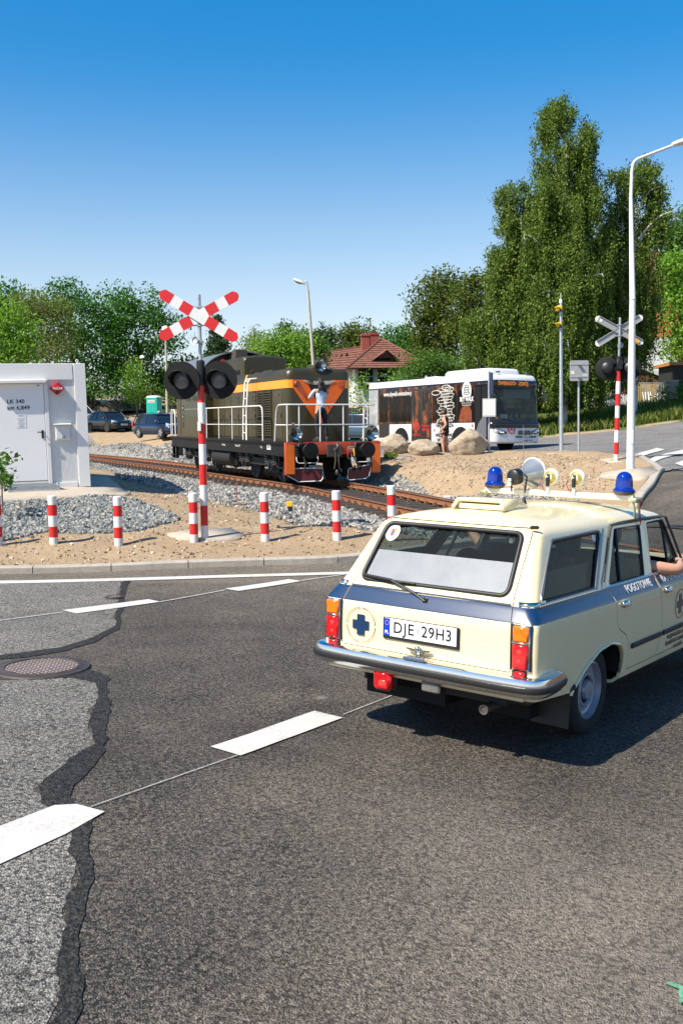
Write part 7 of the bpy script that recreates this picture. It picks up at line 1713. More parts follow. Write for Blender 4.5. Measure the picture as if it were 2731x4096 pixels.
def prism_obj(poly, fn, t0, t1):
    b = MB(); b.prism(poly, fn, t0, t1); me = b.mesh('cut'); bm = bmesh.new(); bm.from_mesh(me); bmesh.ops.recalc_face_normals(bm, faces=bm.faces); bm.to_mesh(me); bm.free(); return tmp(me)
def offset_poly(P, d):
    n = len(P); A = sum(P[i][0] * P[(i + 1) % n][1] - P[(i + 1) % n][0] * P[i][1] for i in range(n)); sg = 1 if A > 0 else -1; out = []
    for i in range(n):
        a, p, c = Vector(P[i - 1]), Vector(P[i]), Vector(P[(i + 1) % n]); e1 = (p - a).normalized(); e2 = (c - p).normalized()
        n1 = Vector((-e1.y, e1.x)) * sg; n2 = Vector((-e2.y, e2.x)) * sg; m = (n1 + n2); m = m.normalized() if m.length > 1e-6 else n1; k = d / max(.35, m.dot(n1)); q = p + m * k; out.append((q.x, q.y))
    return out
def ambulance():
    root = thing('estate_ambulance', 'cream vintage estate car ambulance with a blue waist stripe and two blue roof beacons', 'car', CARM)
    # levels: z, rear x, front x, half width, rear corner r, front corner r, rear bow, front bow
    LV = [(.27, -.86, 3.00, .62, .10, .10, .0, .02), (.285, -.92, 3.06, .70, .08, .1, .0, .02), (.32, -.945, 3.10, .742, .06, .1, .01, .02), (.42, -.965, 3.14, .757, .05, .1, .012, .02), (.56, -.978, 3.17, .768, .045, .1, .012, .02),
          (.70, -.983, 3.18, .771, .045, .1, .012, .02), (.80, -.983, 3.17, .769, .045, .1, .012, .03), (.868, -.981, 3.10, .765, .045, .12, .012, .05), (.8745, -.978, 2.95, .762, .045, .2, .012, .06),
          (.90, -.962, 2.45, .745, .05, .2, .012, .06), (.930, -.943, 2.12, .726, .055, .2, .012, .10), (.955, -.926, 1.90, .711, .06, .2, .012, .14), (.966, -.915, 1.82, .706, .07, .2, .012, .14),
          (1.06, -.848, 1.772, .678, .08, .2, .012, .13), (1.16, -.776, 1.722, .648, .08, .2, .012, .12), (1.26, -.704, 1.672, .617, .08, .2, .012, .11), (1.335, -.650, 1.634, .594, .085, .2, .012, .10), (1.352, -.634, 1.615, .586, .09, .2, .012, .10),
          (1.372, -.612, 1.575, .566, .10, .22, .014, .09), (1.388, -.588, 1.52, .540, .12, .24, .016, .08), (1.405, -.55, 1.45, .49, .14, .25, .02, .06), (1.425, -.47, 1.33, .41, .16, .25, .02, .05), (1.445, -.36, 1.18, .29, .16, .2, .02, .03), (1.458, -.20, 1.0, .15, .1, .1, .0, .0), (1.463, .1, .75, .03, .02, .02, 0, 0)]
    nr, nc, ns, nf = 14, 7, 46, 14
    def ring(z, xr, xf, w, rr, rf, br, bf):
        P = []
        for y in np.linspace(w - rr, -(w - rr), nr): P.append((xr - br * (1 - (y / w) ** 2), y, z))
        for a in np.linspace(0, math.pi / 2, nc + 1)[1:]: P.append((xr + rr - rr * math.cos(a), -(w - rr) - rr * math.sin(a), z))
        xm = (xr + xf) / 2
        side = [xr + rr + (xf - rf - xr - rr) * k / ns for k in range(1, ns)]
        for x in side: P.append((x, -w - .010 * (1 - ((x - xm) / (xm - xr)) ** 2), z))
        for a in np.linspace(0, math.pi / 2, nc + 1)[:]: P.append((xf - rf + rf * math.sin(a), -(w - rf) - rf * math.cos(a), z))
        L = w - rf
        for y in np.linspace(-L, L, nf)[1:-1]: P.append((xf + bf * (1 - (y / max(L, 1e-4)) ** 2), y, z))
        for a in np.linspace(math.pi / 2, 0, nc + 1): P.append((xf - rf + rf * math.sin(a), (w - rf) + rf * math.cos(a), z))
        for x in side[::-1]: P.append((x, w + .010 * (1 - ((x - xm) / (xm - xr)) ** 2), z))
        for a in np.linspace(math.pi / 2, 0, nc + 1)[:-1]: P.append((xr + rr - rr * math.cos(a), (w - rr) + rr * math.sin(a), z))
        return P
    R_ = [ring(*l) for l in LV]; b = MB(); b.mats = [CREAM, STRIPE, INTER]; n = len(R_[0])
    vs = [v for r in R_ for v in r]; fs = []; ms = []
    for i in range(len(R_) - 1):
        z0, z1 = LV[i][0], LV[i + 1][0]
        for j in range(n):
            k = (j + 1) % n; fs.append((i * n + j, i * n + k, (i + 1) * n + k, (i + 1) * n + j))
            cx_ = (R_[i][j][0] + R_[i + 1][j][0]) / 2; cy_ = abs(R_[i][j][1])
            hood = cx_ > 1.9 and (abs(R_[i + 1][j][0] - R_[i][j][0]) > .09 or cy_ < .6)
            ms.append(1 if (z0 > .867 and z1 < .957 and not hood) else 0)
    fs.append(tuple(range(n))[::-1]); ms.append(2); fs.append(tuple(range((len(R_) - 1) * n, len(R_) * n))); ms.append(0)
    me = bpy.data.meshes.new('shell'); me.from_pydata(vs, [], fs)
    for m in b.mats: me.materials.append(m)
    me.polygons.foreach_set('material_index', ms); me.update()
    bm = bmesh.new(); bm.from_mesh(me); bmesh.ops.recalc_face_normals(bm, faces=bm.faces); bm.to_mesh(me); bm.free()
    o = tmp(me); s = o.modifiers.new('s', 'SOLIDIFY'); s.thickness = .022; s.offset = -1; s.material_offset = 2; s.use_even_offset = False; sh = evalmesh(o); bpy.data.objects.remove(o)
    fxz = lambda sgn: (lambda u, v, t: (u, sgn * t, v)); fyz = lambda u, v, t: (t, u, v)
    RQ = roundpoly([(-.838, .964), (-.045, .964), (.275, 1.322), (-.489, 1.310)], [.03, .02, .03, .05], 5)
    RDW = roundpoly([(.17, .966), (.835, .966), (.985, 1.316), (.49, 1.318)], [.02, .02, .03, .05], 5)
    FDW = roundpoly([(.975, .966), (1.60, .968), (1.475, 1.318), (1.115, 1.318)], [.02, .02, .04, .03], 5)
    RW = roundpoly([(-.532, 1.003), (.532, 1.003), (.492, 1.353), (-.492, 1.353)], .055, 6)
    WS = roundpoly([(-.60, .99), (.60, .99), (.53, 1.325), (-.53, 1.325)], .07, 6)
    RD = roundpoly([(.437, .362), (.97, .362), (1.047, .53), (1.03, .70), (.984, .885), (.99, .962), (1.055, 1.338), (.47, 1.338), (.105, .962), (.163, .891), (.178, .831), (.205, .687), (.36, .617), (.425, .53)], [.02, .02, .08, .05, 0, 0, .03, .06, 0, 0, 0, .07, .07, .08], 4)
    FD = roundpoly([(.985, .362), (1.93, .362), (1.97, .55), (1.95, .80), (1.90, .885), (1.70, .962), (1.53, 1.338), (1.075, 1.338), (1.008, .962), (1.002, .885), (1.048, .70), (1.064, .53)], [.02, .04, .06, 0, 0, 0, .05, .03, 0, 0, .05, .08], 4)
    TG = roundpoly([(-.610, .577), (.610, .577), (.606, .87), (.575, 1.0), (.545, 1.384), (-.545, 1.384), (-.575, 1.0), (-.606, .87)], [.015, .015, 0, 0, .07, .07, 0, 0], 5)
    AR = roundpoly([(-.50, .2), (-.46, .385), (-.30, .50), (-.10, .583), (.10, .603), (.27, .565), (.35, .475), (.335, .36), (.30, .2)], [0, .06, .14, .14, .14, .14, .1, .1, 0], 8)
    AF = [(2.505 + .375 * math.cos(a), .25 + .36 * math.sin(a)) for a in np.linspace(0, math.pi, 22)]; AF = [(2.89, .1)] + AF + [(2.12, .1)]
    cuts = []
    for sg in (-1, 1):
        cuts += [prism_obj(P, fxz(sg), .40, 1.0) for P in (RQ, RDW, FDW)] + [prism_obj(P, fxz(sg), .45, 1.0) for P in (AR, AF)]
    cuts += [prism_obj(RW, fyz, -1.3, -.35), prism_obj(WS, fyz, 1.35, 2.3)]
    cuts.append(prism_obj([(-1.2, .1), (.30, .1), (.30, .318), (-.45, .378), (-.96, .42), (-1.2, .43)], fxz(1), -1.0, 1.0))
    sh2 = boolean(sh, cuts)
    for c in cuts: bpy.data.objects.remove(c)
    def finish(me, name, parent): me.name = name; return link(name, me, parent, smooth=32)
    body = sh2; parts = []
    dcut = [(RD, -1, 'rear_door'), (FD, -1, 'front_door'), (RD, 1, 'rear_door'), (FD, 1, 'front_door')]
    doors = {}
    for P, sg, nm in dcut:
        inn = prism_obj(offset_poly(P, .0035), fxz(sg), .45, 1.0); out = prism_obj(offset_poly(P, -.0025), fxz(sg), .45, 1.0)
        d = boolean(body.copy(), [inn], 'INTERSECT'); body = boolean(body, [out]); bpy.data.objects.remove(inn); bpy.data.objects.remove(out)
        doors[(nm, sg)] = finish(d, nm, root)
    inn = prism_obj(offset_poly(TG, .0035), fyz, -1.3, -.45); out = prism_obj(offset_poly(TG, -.0025), fyz, -1.3, -.45)
    d = boolean(body.copy(), [inn], 'INTERSECT'); body = boolean(body, [out]); bpy.data.objects.remove(inn); bpy.data.objects.remove(out)
    tail = finish(d, 'tailgate', root); bod = finish(body, 'body', root)
    # dark lining behind the seams
    b = MB(); 
    zs_ = [(z, w - .045, xr + .06, xf - .08) for z, xr, xf, w, *_ in LV if .28 < z < .95]
    b.loft([[(x, y, z) for x, y in rrect(min(xf, 1.9) - xr, 2 * w, .05, 3, (min(xf, 1.9) + xr) / 2, 0)] for z, w, xr, xf in zs_], None, cap0=False, cap1=False)
    lo_ = b.mesh('l'); lc = [prism_obj(offset_poly(AR, -.0), fxz(sg), .42, 1.0) for sg in (-1, 1)]; lo_2 = boolean(lo_, lc) if False else lo_
    for c in lc: bpy.data.objects.remove(c)
    def ys(z): return float(np.interp(z, [l[0] for l in LV], [l[3] for l in LV])) + .007
    def xr_(z): return float(np.interp(z, [l[0] for l in LV], [l[1] for l in LV])) - .011
    # inner door and tailgate linings
    def flat(P, fn, m, name, parent, d=.004):
        b = MB(); b.prism(P, fn, 0, d); return b.build(name, m, parent, None)
    for (nm, sg), dr in doors.items():
        P = [(u, v) for u, v in (RD if nm == 'rear_door' else FD)]; P = roundpoly([p_ for p_ in ([(.40, .36), (1.0, .36), (1.02, .95), (.15, .95), (.2, .68), (.40, .60)] if nm == 'rear_door' else [(.98, .36), (1.93, .36), (1.93, .80), (1.72, .95), (1.01, .95)])], 0)
        flat(P, lambda u, v, t: (u, sg * (.70 - .012 + t - max(0, v - .88) * .5), v), INTER, 'door_lining', dr)
        G = RDW if nm == 'rear_door' else FDW
        if not (nm == 'front_door' and sg == -1):
            flat(offset_poly(G, -.006), lambda u, v, t: (u, sg * (ys(v) - .018 + t), v), CARG, 'window_glass', dr, .003)
        else:   # wound down: only the quarter vent keeps its glass
            Vn = [(1.352, .966), (1.60, .968), (1.475, 1.318), (1.452, 1.318)]; flat(Vn, lambda u, v, t: (u, sg * (ys(v) - .018 + t), v), CARG, 'vent_glass', dr, .003)
        b = MB(); b.tube([(u, sg * (ys(v) - .008), v) for u, v in G], .009, 6, closed=True); b.build('window_seal', RUBBER, dr, 60)
        b = MB()
        if nm == 'rear_door': b.tube([(.40, sg * (ys(.966) - .01), .966), (.545, sg * (ys(1.318) - .01), 1.318)], .011, 6)
        else: b.tube([(1.352, sg * (ys(.966) - .01), .966), (1.455, sg * (ys(1.318) - .01), 1.318)], .011, 6)
        b.build('vent_bar', RUBBER, dr, 60)
        b = MB(); x0, x1 = (.13, .985) if nm == 'rear_door' else (1.01, 1.69); b.tube([(x0, sg * (ys(.958) + .002), .957), (x1, sg * (ys(.958) + .002), .957)], .008, 6); b.build('belt_trim', CHROME, dr, 60)
        hx = .315 if nm == 'rear_door' else 1.13
        b = MB(); b.box((hx, sg * .790, .838), (.125, .03, .045), bev=.012); b.box((hx, sg * .800, .834), (.07, .026, .02), bev=.006); b.build('door_handle', CHROME, dr, 50)
        b = MB(); b.box((hx, sg * .7785, .835), (.07, .012, .03)); b.build('handle_recess', RUBBER, dr)
        x0, x1 = (.462, 1.035) if nm == 'rear_door' else (1.072, 1.955); b = MB(); b.box(((x0 + x1) / 2, sg * .781, .522), (x1 - x0, .018, .036), bev=.006); b.build('rub_strip', RUBBER, dr)
    # lettering on the right hand doors
    tx = lambda x, z, sl: axes((x, -ys(z) - .003, z), (1, 0, 0), (0, .055, .085))
    for sg in (-1, 1):
        def T(s_, size, x, z, m, dr, up=(0, 0, 1), off=.004, sx=1.0, bold=.0): return text(s_, size, 'lettering', m, dr, axes((x, sg * (ys(z) + off), z), (-sg, 0, 0), (0, -sg * up[1] if up[1] else 0, up[2])) if True else None, .0008, sx=sx, bold=bold)
        T('POGOTOWIE', .082, .64, .916, WHT, doors[('rear_door', sg)], (0, .64, 1), .007, .95, .0015); T('RATUNKOWE', .082, 1.34, .916, WHT, doors[('front_door', sg)], (0, .64, 1), .007, .95, .0015)
        for k, t in enumerate(('WOJEWÓDZKA KOLUMNA', 'TRANSPORTU SANITARNEGO', 'W ŁODZI')): T(t, .045, 1.47, .468 - k * .048, mat('stencil_black', (.05, .045, .04), .6), doors[('front_door', sg)], (0, 0, 1), .004, 1.0, .001)
        fn = lambda u, v, t: (1.43 + u, sg * (ys(.69) + .006 - t), .695 + v)
        b = MB(); b.prism([(-.026, -.075), (.026, -.075), (.026, -.026), (.075, -.026), (.075, .026), (.026, .026), (.026, .075), (-.026, .075), (-.026, .026), (-.075, .026), (-.075, -.026), (-.026, -.026)], fn, 0, .003); cr_ = b.build('blue_cross', STRIPE, doors[('front_door', sg)], None)
        b = MB(); b.tube([fn(.11 * math.cos(a), .11 * math.sin(a), .001) for a in np.linspace(0, 6.283, 41)[:-1]], .0022, 4, closed=True); b.build('ring_line', mat('brown_line', (.13, .09, .05), .6), cr_, 60)
    # fixed glass
    for sg in (-1, 1):
        g = flat(offset_poly(RQ, -.006), lambda u, v, t: (u, sg * (ys(v) - .018 + t), v), CARG, 'side_glass', bod, .003)
        b = MB(); b.tube([(u, sg * (ys(v) - .004), v) for u, v in RQ], .010, 6, closed=True); b.build('side_glass_trim', TRIM, bod, 60)
        b = MB(); b.tube([(u, sg * (ys(v) - .010), v) for u, v in offset_poly(RQ, .012)], .011, 6, closed=True); b.build('side_glass_seal', RUBBER, bod, 60)
        flat([(-.80, .972), (-.06, .972), (.07, 1.13), (-.68, 1.13)], lambda u, v, t: (u, sg * (ys(v) - .034 + t), v), glass_mat('dark_film', (.30, .33, .33), .55, .2) if 'dark_film' not in _mats else _mats['dark_film'], 'lower_film', g, .002)
        st = flat([(.18 + .028 * math.cos(a), 1.285 + .034 * math.sin(a)) for a in np.linspace(0, 6.283, 17)[:-1]], lambda u, v, t: (u - .02, sg * (ys(v) - .014 - t), v), WHT, 'sticker', g, .002)
    b = MB(); rg = []
    nW = 9; L = []
    for z in np.linspace(.985, 1.33, 6):
        w = float(np.interp(z, [.985, 1.33], [.605, .535])); xf = float(np.interp(z, [l[0] for l in LV], [l[2] for l in LV])); wl = float(np.interp(z, [l[0] for l in LV], [l[3] for l in LV])); bf = float(np.interp(z, [l[0] for l in LV], [l[7] for l in LV]))
        L.append([(xf - .02 + bf * (1 - (y / (wl - .2)) ** 2) if abs(y) < wl - .2 else xf - .2 + math.sqrt(max(0, .04 - (abs(y) - wl + .2) ** 2)) - .02, y, z) for y in np.linspace(-w, w, 25)])
    b.loft(L, None, closed=False, cap0=False, cap1=False); b.build('windscreen', CARG, bod, 60)
    rg_ = flat(offset_poly(RW, -.008), lambda u, v, t: (xr_(v) + .018 + t, u, v), CARG, 'rear_glass', tail, .003)
    b = MB(); b.tube([(xr_(v) + .004, u, v) for u, v in RW], .016, 8, closed=True); b.build('rear_glass_seal', RUBBER, tail, 60)
    FB = roundpoly([(-.522, 1.01), (.522, 1.01), (.515, 1.185), (-.515, 1.185)], [.05, .05, 0, 0], 5)
    flat(FB, lambda u, v, t: (xr_(v) + .0145 + t, u, v), FROST, 'frosted_film', rg_, .002)
    fn = lambda u, v, t: (xr_(1.295 + v) + .012 - t, .435 + u, 1.295 + v)
    sk = flat([(.052 * math.cos(a), .052 * math.sin(a)) for a in np.linspace(0, 6.283, 25)[:-1]], fn, WHT, 'round_sticker', rg_, .002)
    for P, m in (([(-.026, .022), (-.026, -.006), (0, -.028), (.026, -.006), (.026, .022)], YEL), ([(-.009, .022), (-.009, -.02), (.009, -.02), (.009, .022)], RED), ([(-.013, .010), (-.013, -.012), (.013, -.012), (.013, .010)], mat('badge_blue', (.04, .06, .4), .5))):
        flat(P, lambda u, v, t: (fn(u, v, 0)[0] - .003 - t - (.001 if m is RED else .002 if m is not YEL else 0), .435 + u, 1.295 + v), m, 'badge', sk, .001)
    # chrome belt on tailgate and pillars
    b = MB(); b.box((xr_(.962) - .002, 0, .962), (.012, 1.15, .014), bev=.003); b.build('belt_trim', CHROME, tail)
    for sg in (-1, 1):
        b = MB(); b.tube([(-.86, sg * (ys(.958) + .002), .957), (-.0, sg * (ys(.958) + .002), .957)], .008, 6); b.build('belt_trim', CHROME, bod, 60)
        b = MB(); b.tube([(-.03, sg * (ys(.966) + .001), .96), (.30, sg * (ys(1.325) + .001), 1.325)], .012, 6); b.tube([(.06, sg * (ys(.966) + .001), .955), (.085, sg * (ys(1.0) + .001), 1.0), (.43, sg * (ys(1.31) + .003), 1.31)], .010, 6); b.build('pillar_trim', TRIM, bod, 60)
        P = [(xr_(.962) + .002, sg * (ys(.962) - .09)), (xr_(.962) + .015, sg * (ys(.962) - .035)), (xr_(.962) + .05, sg * (ys(.962) - .004)), (xr_(.962) + .16, sg * (ys(.962) + .003))]
        b = MB(); b.loft([[(x, y, .952) for x, y in P], [(x + .012, y * .985, .982) for x, y in P]], None, closed=False, cap0=False, cap1=False); c_ = b.build('corner_trim', CHROME, bod, 60); s_ = c_.modifiers.new('s', 'SOLIDIFY'); s_.thickness = .004; s_.offset = 1
        # drip rail
        b = MB(); b.tube(smoothpath([(.10, sg * (ys(1.0) + .004), 1.0), (.40, sg * (ys(1.30) + .006), 1.30), (.50, sg * (ys(1.345) + .006), 1.345), (1.05, sg * (ys(1.352) + .008), 1.352), (1.48, sg * (ys(1.345) + .006), 1.345), (1.56, sg * (ys(1.29) + .002), 1.29), (1.67, sg * (ys(.99)), .985)], 5), .010, 6); b.build('drip_rail', mat('drip_rail_brown', (.06, .05, .04), .4, .3), bod, 60)
    # tail lamps
    for sg in (-1, 1):
        bx = lambda y0, y1, z0, z1, x, d, m, nm, par, bev=.006: MB().box((x, sg * (y0 + y1) / 2, (z0 + z1) / 2), (d, abs(y1 - y0), z1 - z0), bev=bev).build(nm, m, par, 40)
        fr = bx(.620, .735, .600, .866, -.985, .03, CHROME, 'tail_lamp', root)
        bx(.627, .728, .767, .860, -.998, .03, AMBER, 'amber_lens', fr, .01); bx(.627, .728, .607, .757, -.998, .03, REDL, 'red_lens', fr, .01); bx(.627, .728, .757, .767, -.999, .03, CHROME, 'lamp_divider', fr, .002)
        bx(.612, .620, .600, .868, -.988, .02, RUBBER, 'lamp_seal', fr, .001); bx(.735, .741, .600, .868, -.982, .02, RUBBER, 'lamp_seal', fr, .001)
        rf = bx(.625, .715, .546, .598, -.985, .03, RUBBER, 'reflector_base', root); bx(.640, .710, .552, .594, -.996, .024, REDL, 'reflector', rf)
        for z, rr_ in ((.71, .018), (.655, .014)):
            b = MB(); b.sphere((-1.011, sg * .675, z), (.004, rr_, rr_), 10, 6); b.build('painted_glint', mat('lens_highlight', (.75, .05, .04), .1, coat=.8), fr, 60)  # brighter red spots paint highlights onto the lens; no bulb is lit
    # bumper
    half = [(-1.075, 0), (-1.073, .45), (-1.062, .66), (-1.045, .76), (-1.00, .815), (-.93, .835), (-.80, .832), (-.66, .815)]
    path = smoothpath([(x, y, .515) for x, y in half[::-1]] + [(x, -y, .515) for x, y in half[1:]], 4)
    def sweep(prof, m, name, parent, par=None):
        rings = []
        for i, p in enumerate(path):
            t = (path[min(i + 1, len(path) - 1)] - path[max(i - 1, 0)]).normalized(); out = Vector((-t.y, t.x, 0)) * -1
            if out.dot(Vector((p.x + .5, p.y, 0))) < 0: out = -out
            f_ = min(1, min(i, len(path) - 1 - i) / 3 + .45)
            rings.append([p + out * a * f_ + Vector((0, 0, c_ * f_)) for a, c_ in prof])
        b = MB(); b.loft(rings); return b.build(name, m, parent, 40)
    bp = sweep([(-.075, .050), (-.03, .058), (-.006, .046), (.002, .02), (.002, -.028), (-.008, -.052), (-.02, -.062), (-.03, -.052), (-.02, -.03), (-.02, .02), (-.04, .04)], mat('bumper_chrome', (.72, .72, .73), .14, 1.0), 'rear_bumper', root)
    sweep([(-.004, .008), (.013, .004), (.017, -.012), (.012, -.028), (-.004, -.034)], RUBBER, 'bumper_rubber', bp)
    b = MB(); b.box((-1.045, .0, .578), (.06, .16, .02), bev=.006); b.box((-1.05, .0, .588), (.03, .10, .012)); b.build('plate_light', CHROME, bp)
    b = MB(); b.box((-1.02, -.10, .415), (.03, .13, .075), bev=.01); b.build('bumper_bracket', mat('dull_steel', (.16, .15, .14), .5, .4, var=.3, vscale=9), bp)
    b = MB(); b.box((-.99, 0, .455), (.03, 1.42, .07), bev=.01); b.build('rear_valance', CREAM, bod)
    # number plate, handle, emblem
    xp = -1.0; b = MB(); b.box((xp, 0, .729), (.016, .552, .137), bev=.006); pf = b.build('number_plate', RUBBER, tail)
    b = MB(); b.box((xp - .008, 0, .737), (.006, .522, .112), bev=.002); pl = b.build('plate_face', mat('plate_white', (.74, .75, .78), .4), pf)
    b = MB(); b.box((xp - .0115, .2395, .737), (.002, .043, .110)); eu = b.build('blue_band', mat('band_blue', (.003, .035, .45), .4), pl)
    Lm = mat('plate_black', (.012, .012, .012), .5)
    text('PL', .030, 'lettering', WHT, eu, axes((xp - .0145, .2395, .705), (0, -1, 0), (0, 0, 1)), .0005, bold=.0008)
    b = MB()
    for a in range(12): b.cyl((xp - .0125, .2395 + .014 * math.cos(a * .5236), .765 + .014 * math.sin(a * .5236)), (xp - .0135, .2395 + .014 * math.cos(a * .5236), .765 + .014 * math.sin(a * .5236)), .002, .002, 6)
    b.build('stars', YEL, eu, None)
    text('DJE', .098, 'lettering', Lm, pl, axes((xp - .0115, .117, .737), (0, -1, 0), (0, 0, 1)), .0006, sx=.98, space=1.12, bold=.0012); text('29H3', .098, 'lettering', Lm, pl, axes((xp - .0115, -.122, .737), (0, -1, 0), (0, 0, 1)), .0006, sx=.95, space=1.08, bold=.0012)
    b = MB(); b.box((xp - .0118, .008, .737), (.001, .014, .035)); b.build('seal_mark', mat('seal_grey', (.35, .36, .40), .4), pl)
    b = MB(); b.box((-1.01, 0, .615), (.035, .05, .045), bev=.012); b.sphere((-1.03, 0, .636), .018, 12, 8)
    for sg in (-1, 1): b.prism([(sg * .02, .628), (sg * .085, .632), (sg * .085, .622), (sg * .02, .612)], lambda u, v, t: (-1.02 + t, u, v), 0, .012)
    b.build('tailgate_handle', CHROME, tail, 50)
    fn = lambda u, v, t: (-.9965 - t, .454 + u, .720 + v)
    b = MB(); s1, s2 = .029, .064; b.prism([(-s1, -s2 * 1.05), (s1, -s2 * 1.05), (s1, -s1), (s2, -s1), (s2, s1), (s1, s1), (s1, s2 * 1.05), (-s1, s2 * 1.05), (-s1, s1), (-s2, s1), (-s2, -s1), (-s1, -s1)], fn, 0, .002); cr_ = b.build('blue_cross', STRIPE, tail, None)
    b = MB()
    for q in range(4): b.tube([fn(.112 * math.cos(a), .112 * math.sin(a), .0005) for a in np.linspace(q * 1.5708 + .05, q * 1.5708 + 1.52, 14)], .0022, 4)
    b.build('ring_line', mat('brown_line', (.13, .09, .05), .6), cr_, 60)
    # wiper
    b = MB(); b.cyl((-.93, -.005, .924), (-.968, -.005, .924), .022, .018, 12); b.tube([(-.965, -.005, .924), (-.955, .10, .972), (-.93, .27, 1.02)], .0075, 6); b.tube([(-.93, .27, 1.020), (-.905, .50, 1.030)], .010, 6); b.tube([(-.93, .27, 1.020), (-.92, .10, 1.015)], .006, 6); b.build('rear_wiper', BLK, tail, 60)
    # fog lamp, exhaust, mud flaps
    b = MB(); b.box((-1.02, .25, .40), (.07, .135, .13), bev=.02); fg = b.build('fog_lamp', REDL, root, 40); b = MB(); b.sphere((-1.054, .24, .385), (.004, .03, .022), 10, 6); b.build('painted_glint', mat('lens_highlight', (.75, .05, .04), .1, coat=.8), fg, 60); b = MB(); b.box((-.98, .25, .41), (.03, .15, .145), bev=.012); b.build('lamp_back', RUBBER, fg)  # the pale red spot on the fog lamp is a painted highlight
    b = MB(); b.tube([(.3, -.40, .30), (-.7, -.42, .32), (-.97, -.44, .325)], .027, 12); b.lathe([(.027, 0), (.03, .005), (.022, .003), (.022, -.1)], (-.975, -.44, .325), Euler((0, R(-90), 0)), 14); b.box((-.45, -.50, .35), (.5, .22, .10), bev=.04); b.build('exhaust_pipe', mat('exhaust_steel', (.10, .09, .08), .5, .5, var=.3, vscale=10), root, 50)
    for sg in (-1, 1):
        b = MB(); b.prism([(sg * .50, .42), (sg * .75, .42), (sg * .755, .155), (sg * .50, .16)], lambda u, v, t: (-.44 - t + (v - .42) * .12, u, v), 0, .01); b.build('mud_flap', RUBBER, root, None)
        b = MB(); b.cyl((-.47, sg * .72, .395), (-.42, sg * .76, .40), .035, .03, 12); b.build('tow_point', RUBBER, root, 50)
        for A_, nm in ((AR, 0), (AF, 1)):
            P = [q for q in A_ if q[1] > (.30 if nm == 0 else .26)]
            b = MB(); b.tube([(u, sg * (ys(max(v, .3)) + .004), v) for u, v in P], .011, 6); b.build('arch_lip', CREAM, bod, 60)
            b = MB(); b.loft([[(u, sg * (.752), v) for u, v in P], [(u, sg * .44, v) for u, v in P]], None, closed=False, cap0=False, cap1=False); b.add([(u, sg * .44, v) for u, v in P], [tuple(range(len(P)))]); b.build('wheel_well', BLKM, bod, 60)
        for ax in (0, 2.505):
            t = wheel(root, (ax, sg * (.695 - .075), .292), .292, .155, sg, rim=mat('steel_wheel', (.34, .36, .42), .35, .35, var=.1, vscale=8), rr=.635, spokes=0)
            q = Euler((R(-90 * sg), 0, 0)); c = Vector((ax, sg * (.695 - .075), .292)); rm = [o_ for o_ in bpy.data.objects if o_.parent is t][0]
            b = MB(); b.lathe([(0, .045), (.05, .045), (.07, .035), (.088, .026)], c, q, 24); hub = b.build('hub', BLKM, rm, 50); b = MB()
            for k in range(4): a = k * 1.571 + .5; b.cyl(c + q.to_matrix() @ Vector((.05 * math.cos(a), .05 * math.sin(a), .03)), c + q.to_matrix() @ Vector((.05 * math.cos(a), .05 * math.sin(a), .055)), .009, .009, 6)
            b.build('wheel_nut', CHROME, rm, None)
            b = MB(); b.lathe([(.090, .030), (.098, .046), (.112, .046), (.122, .028), (.140, .022), (.16, .030)], c, q, 36); b.build('rim_ring', mat('steel_wheel', (.34, .36, .42), .35, .35), rm, 40)
    b = MB(); b.box((1.1, 0, .24), (3.4, 1.1, .08)); b.box((0, 0, .29), (.12, 1.0, .12)); b.box((-.6, .2, .33), (.5, .6, .15)); b.build('underbody', BLKM, root)
    # front end (out of frame, but it is there)
    b = MB(); b.box((3.19, 0, .66), (.03, 1.3, .17), bev=.01); gr = b.build('grille', RUBBER, root)
    for y in (-.55, -.36, .36, .55): b = MB(); b.lathe([(0, .02), (.06, .015), (.075, 0), (.08, -.02)], (3.20, y, .66), Euler((0, R(90), 0)), 20); b.build('headlight', REFL, gr, 50)
    b = MB(); b.box((3.24, 0, .47), (.08, 1.56, .10), bev=.03); b.build('front_bumper', CHROME, root)
    # roof: ventilator
    zt = lambda x, y: 1.463 - .25 * y * y
    b = MB(); w = .195; x0, x1 = -.34, .10; zb = 1.452
    out = [(x0, w, zb), (x0, -w, zb)]
    top = [(x0 + .03, .172, 1.518), (x0 + .03, -.172, 1.518), (-.05, -.165, 1.522), (-.05, .165, 1.522)]
    V = [(x0, w, zb), (x0, -w, zb), (x1, -w * .78, zb + .005), (x1, w * .78, zb + .005)] + top
    b.add(V, [(5, 4, 7, 6), (1, 5, 6, 2), (4, 0, 3, 7), (2, 6, 7, 3)], CREAM)
    # frame of the mouth
    for a, c_ in (((x0, .185, zb + .01), (x0 + .03, .165, 1.512)), ((x0, -.185, zb + .01), (x0 + .03, -.165, 1.512))): b.tube([a, c_], .014, 8, CREAM)
    b.tube([(x0 + .03, .17, 1.514), (x0 + .03, -.17, 1.514)], .013, 8, CREAM)
    v_ = b.build('roof_ventilator', None, root, 40); s_ = v_.modifiers.new('s', 'SOLIDIFY'); s_.thickness = .004
    b = MB(); b.box((x0 + .05, 0, 1.474), (.03, .33, .035)); b.box((x0 + .14, 0, 1.47), (.1, .33, .05)); b.build('ventilator_sill', CREAM, v_); b = MB(); b.box((x0 + .16, 0, 1.49), (.16, .325, .05)); b.build('ventilator_dark', mat('vent_inside', (.20, .17, .10), .7), v_)
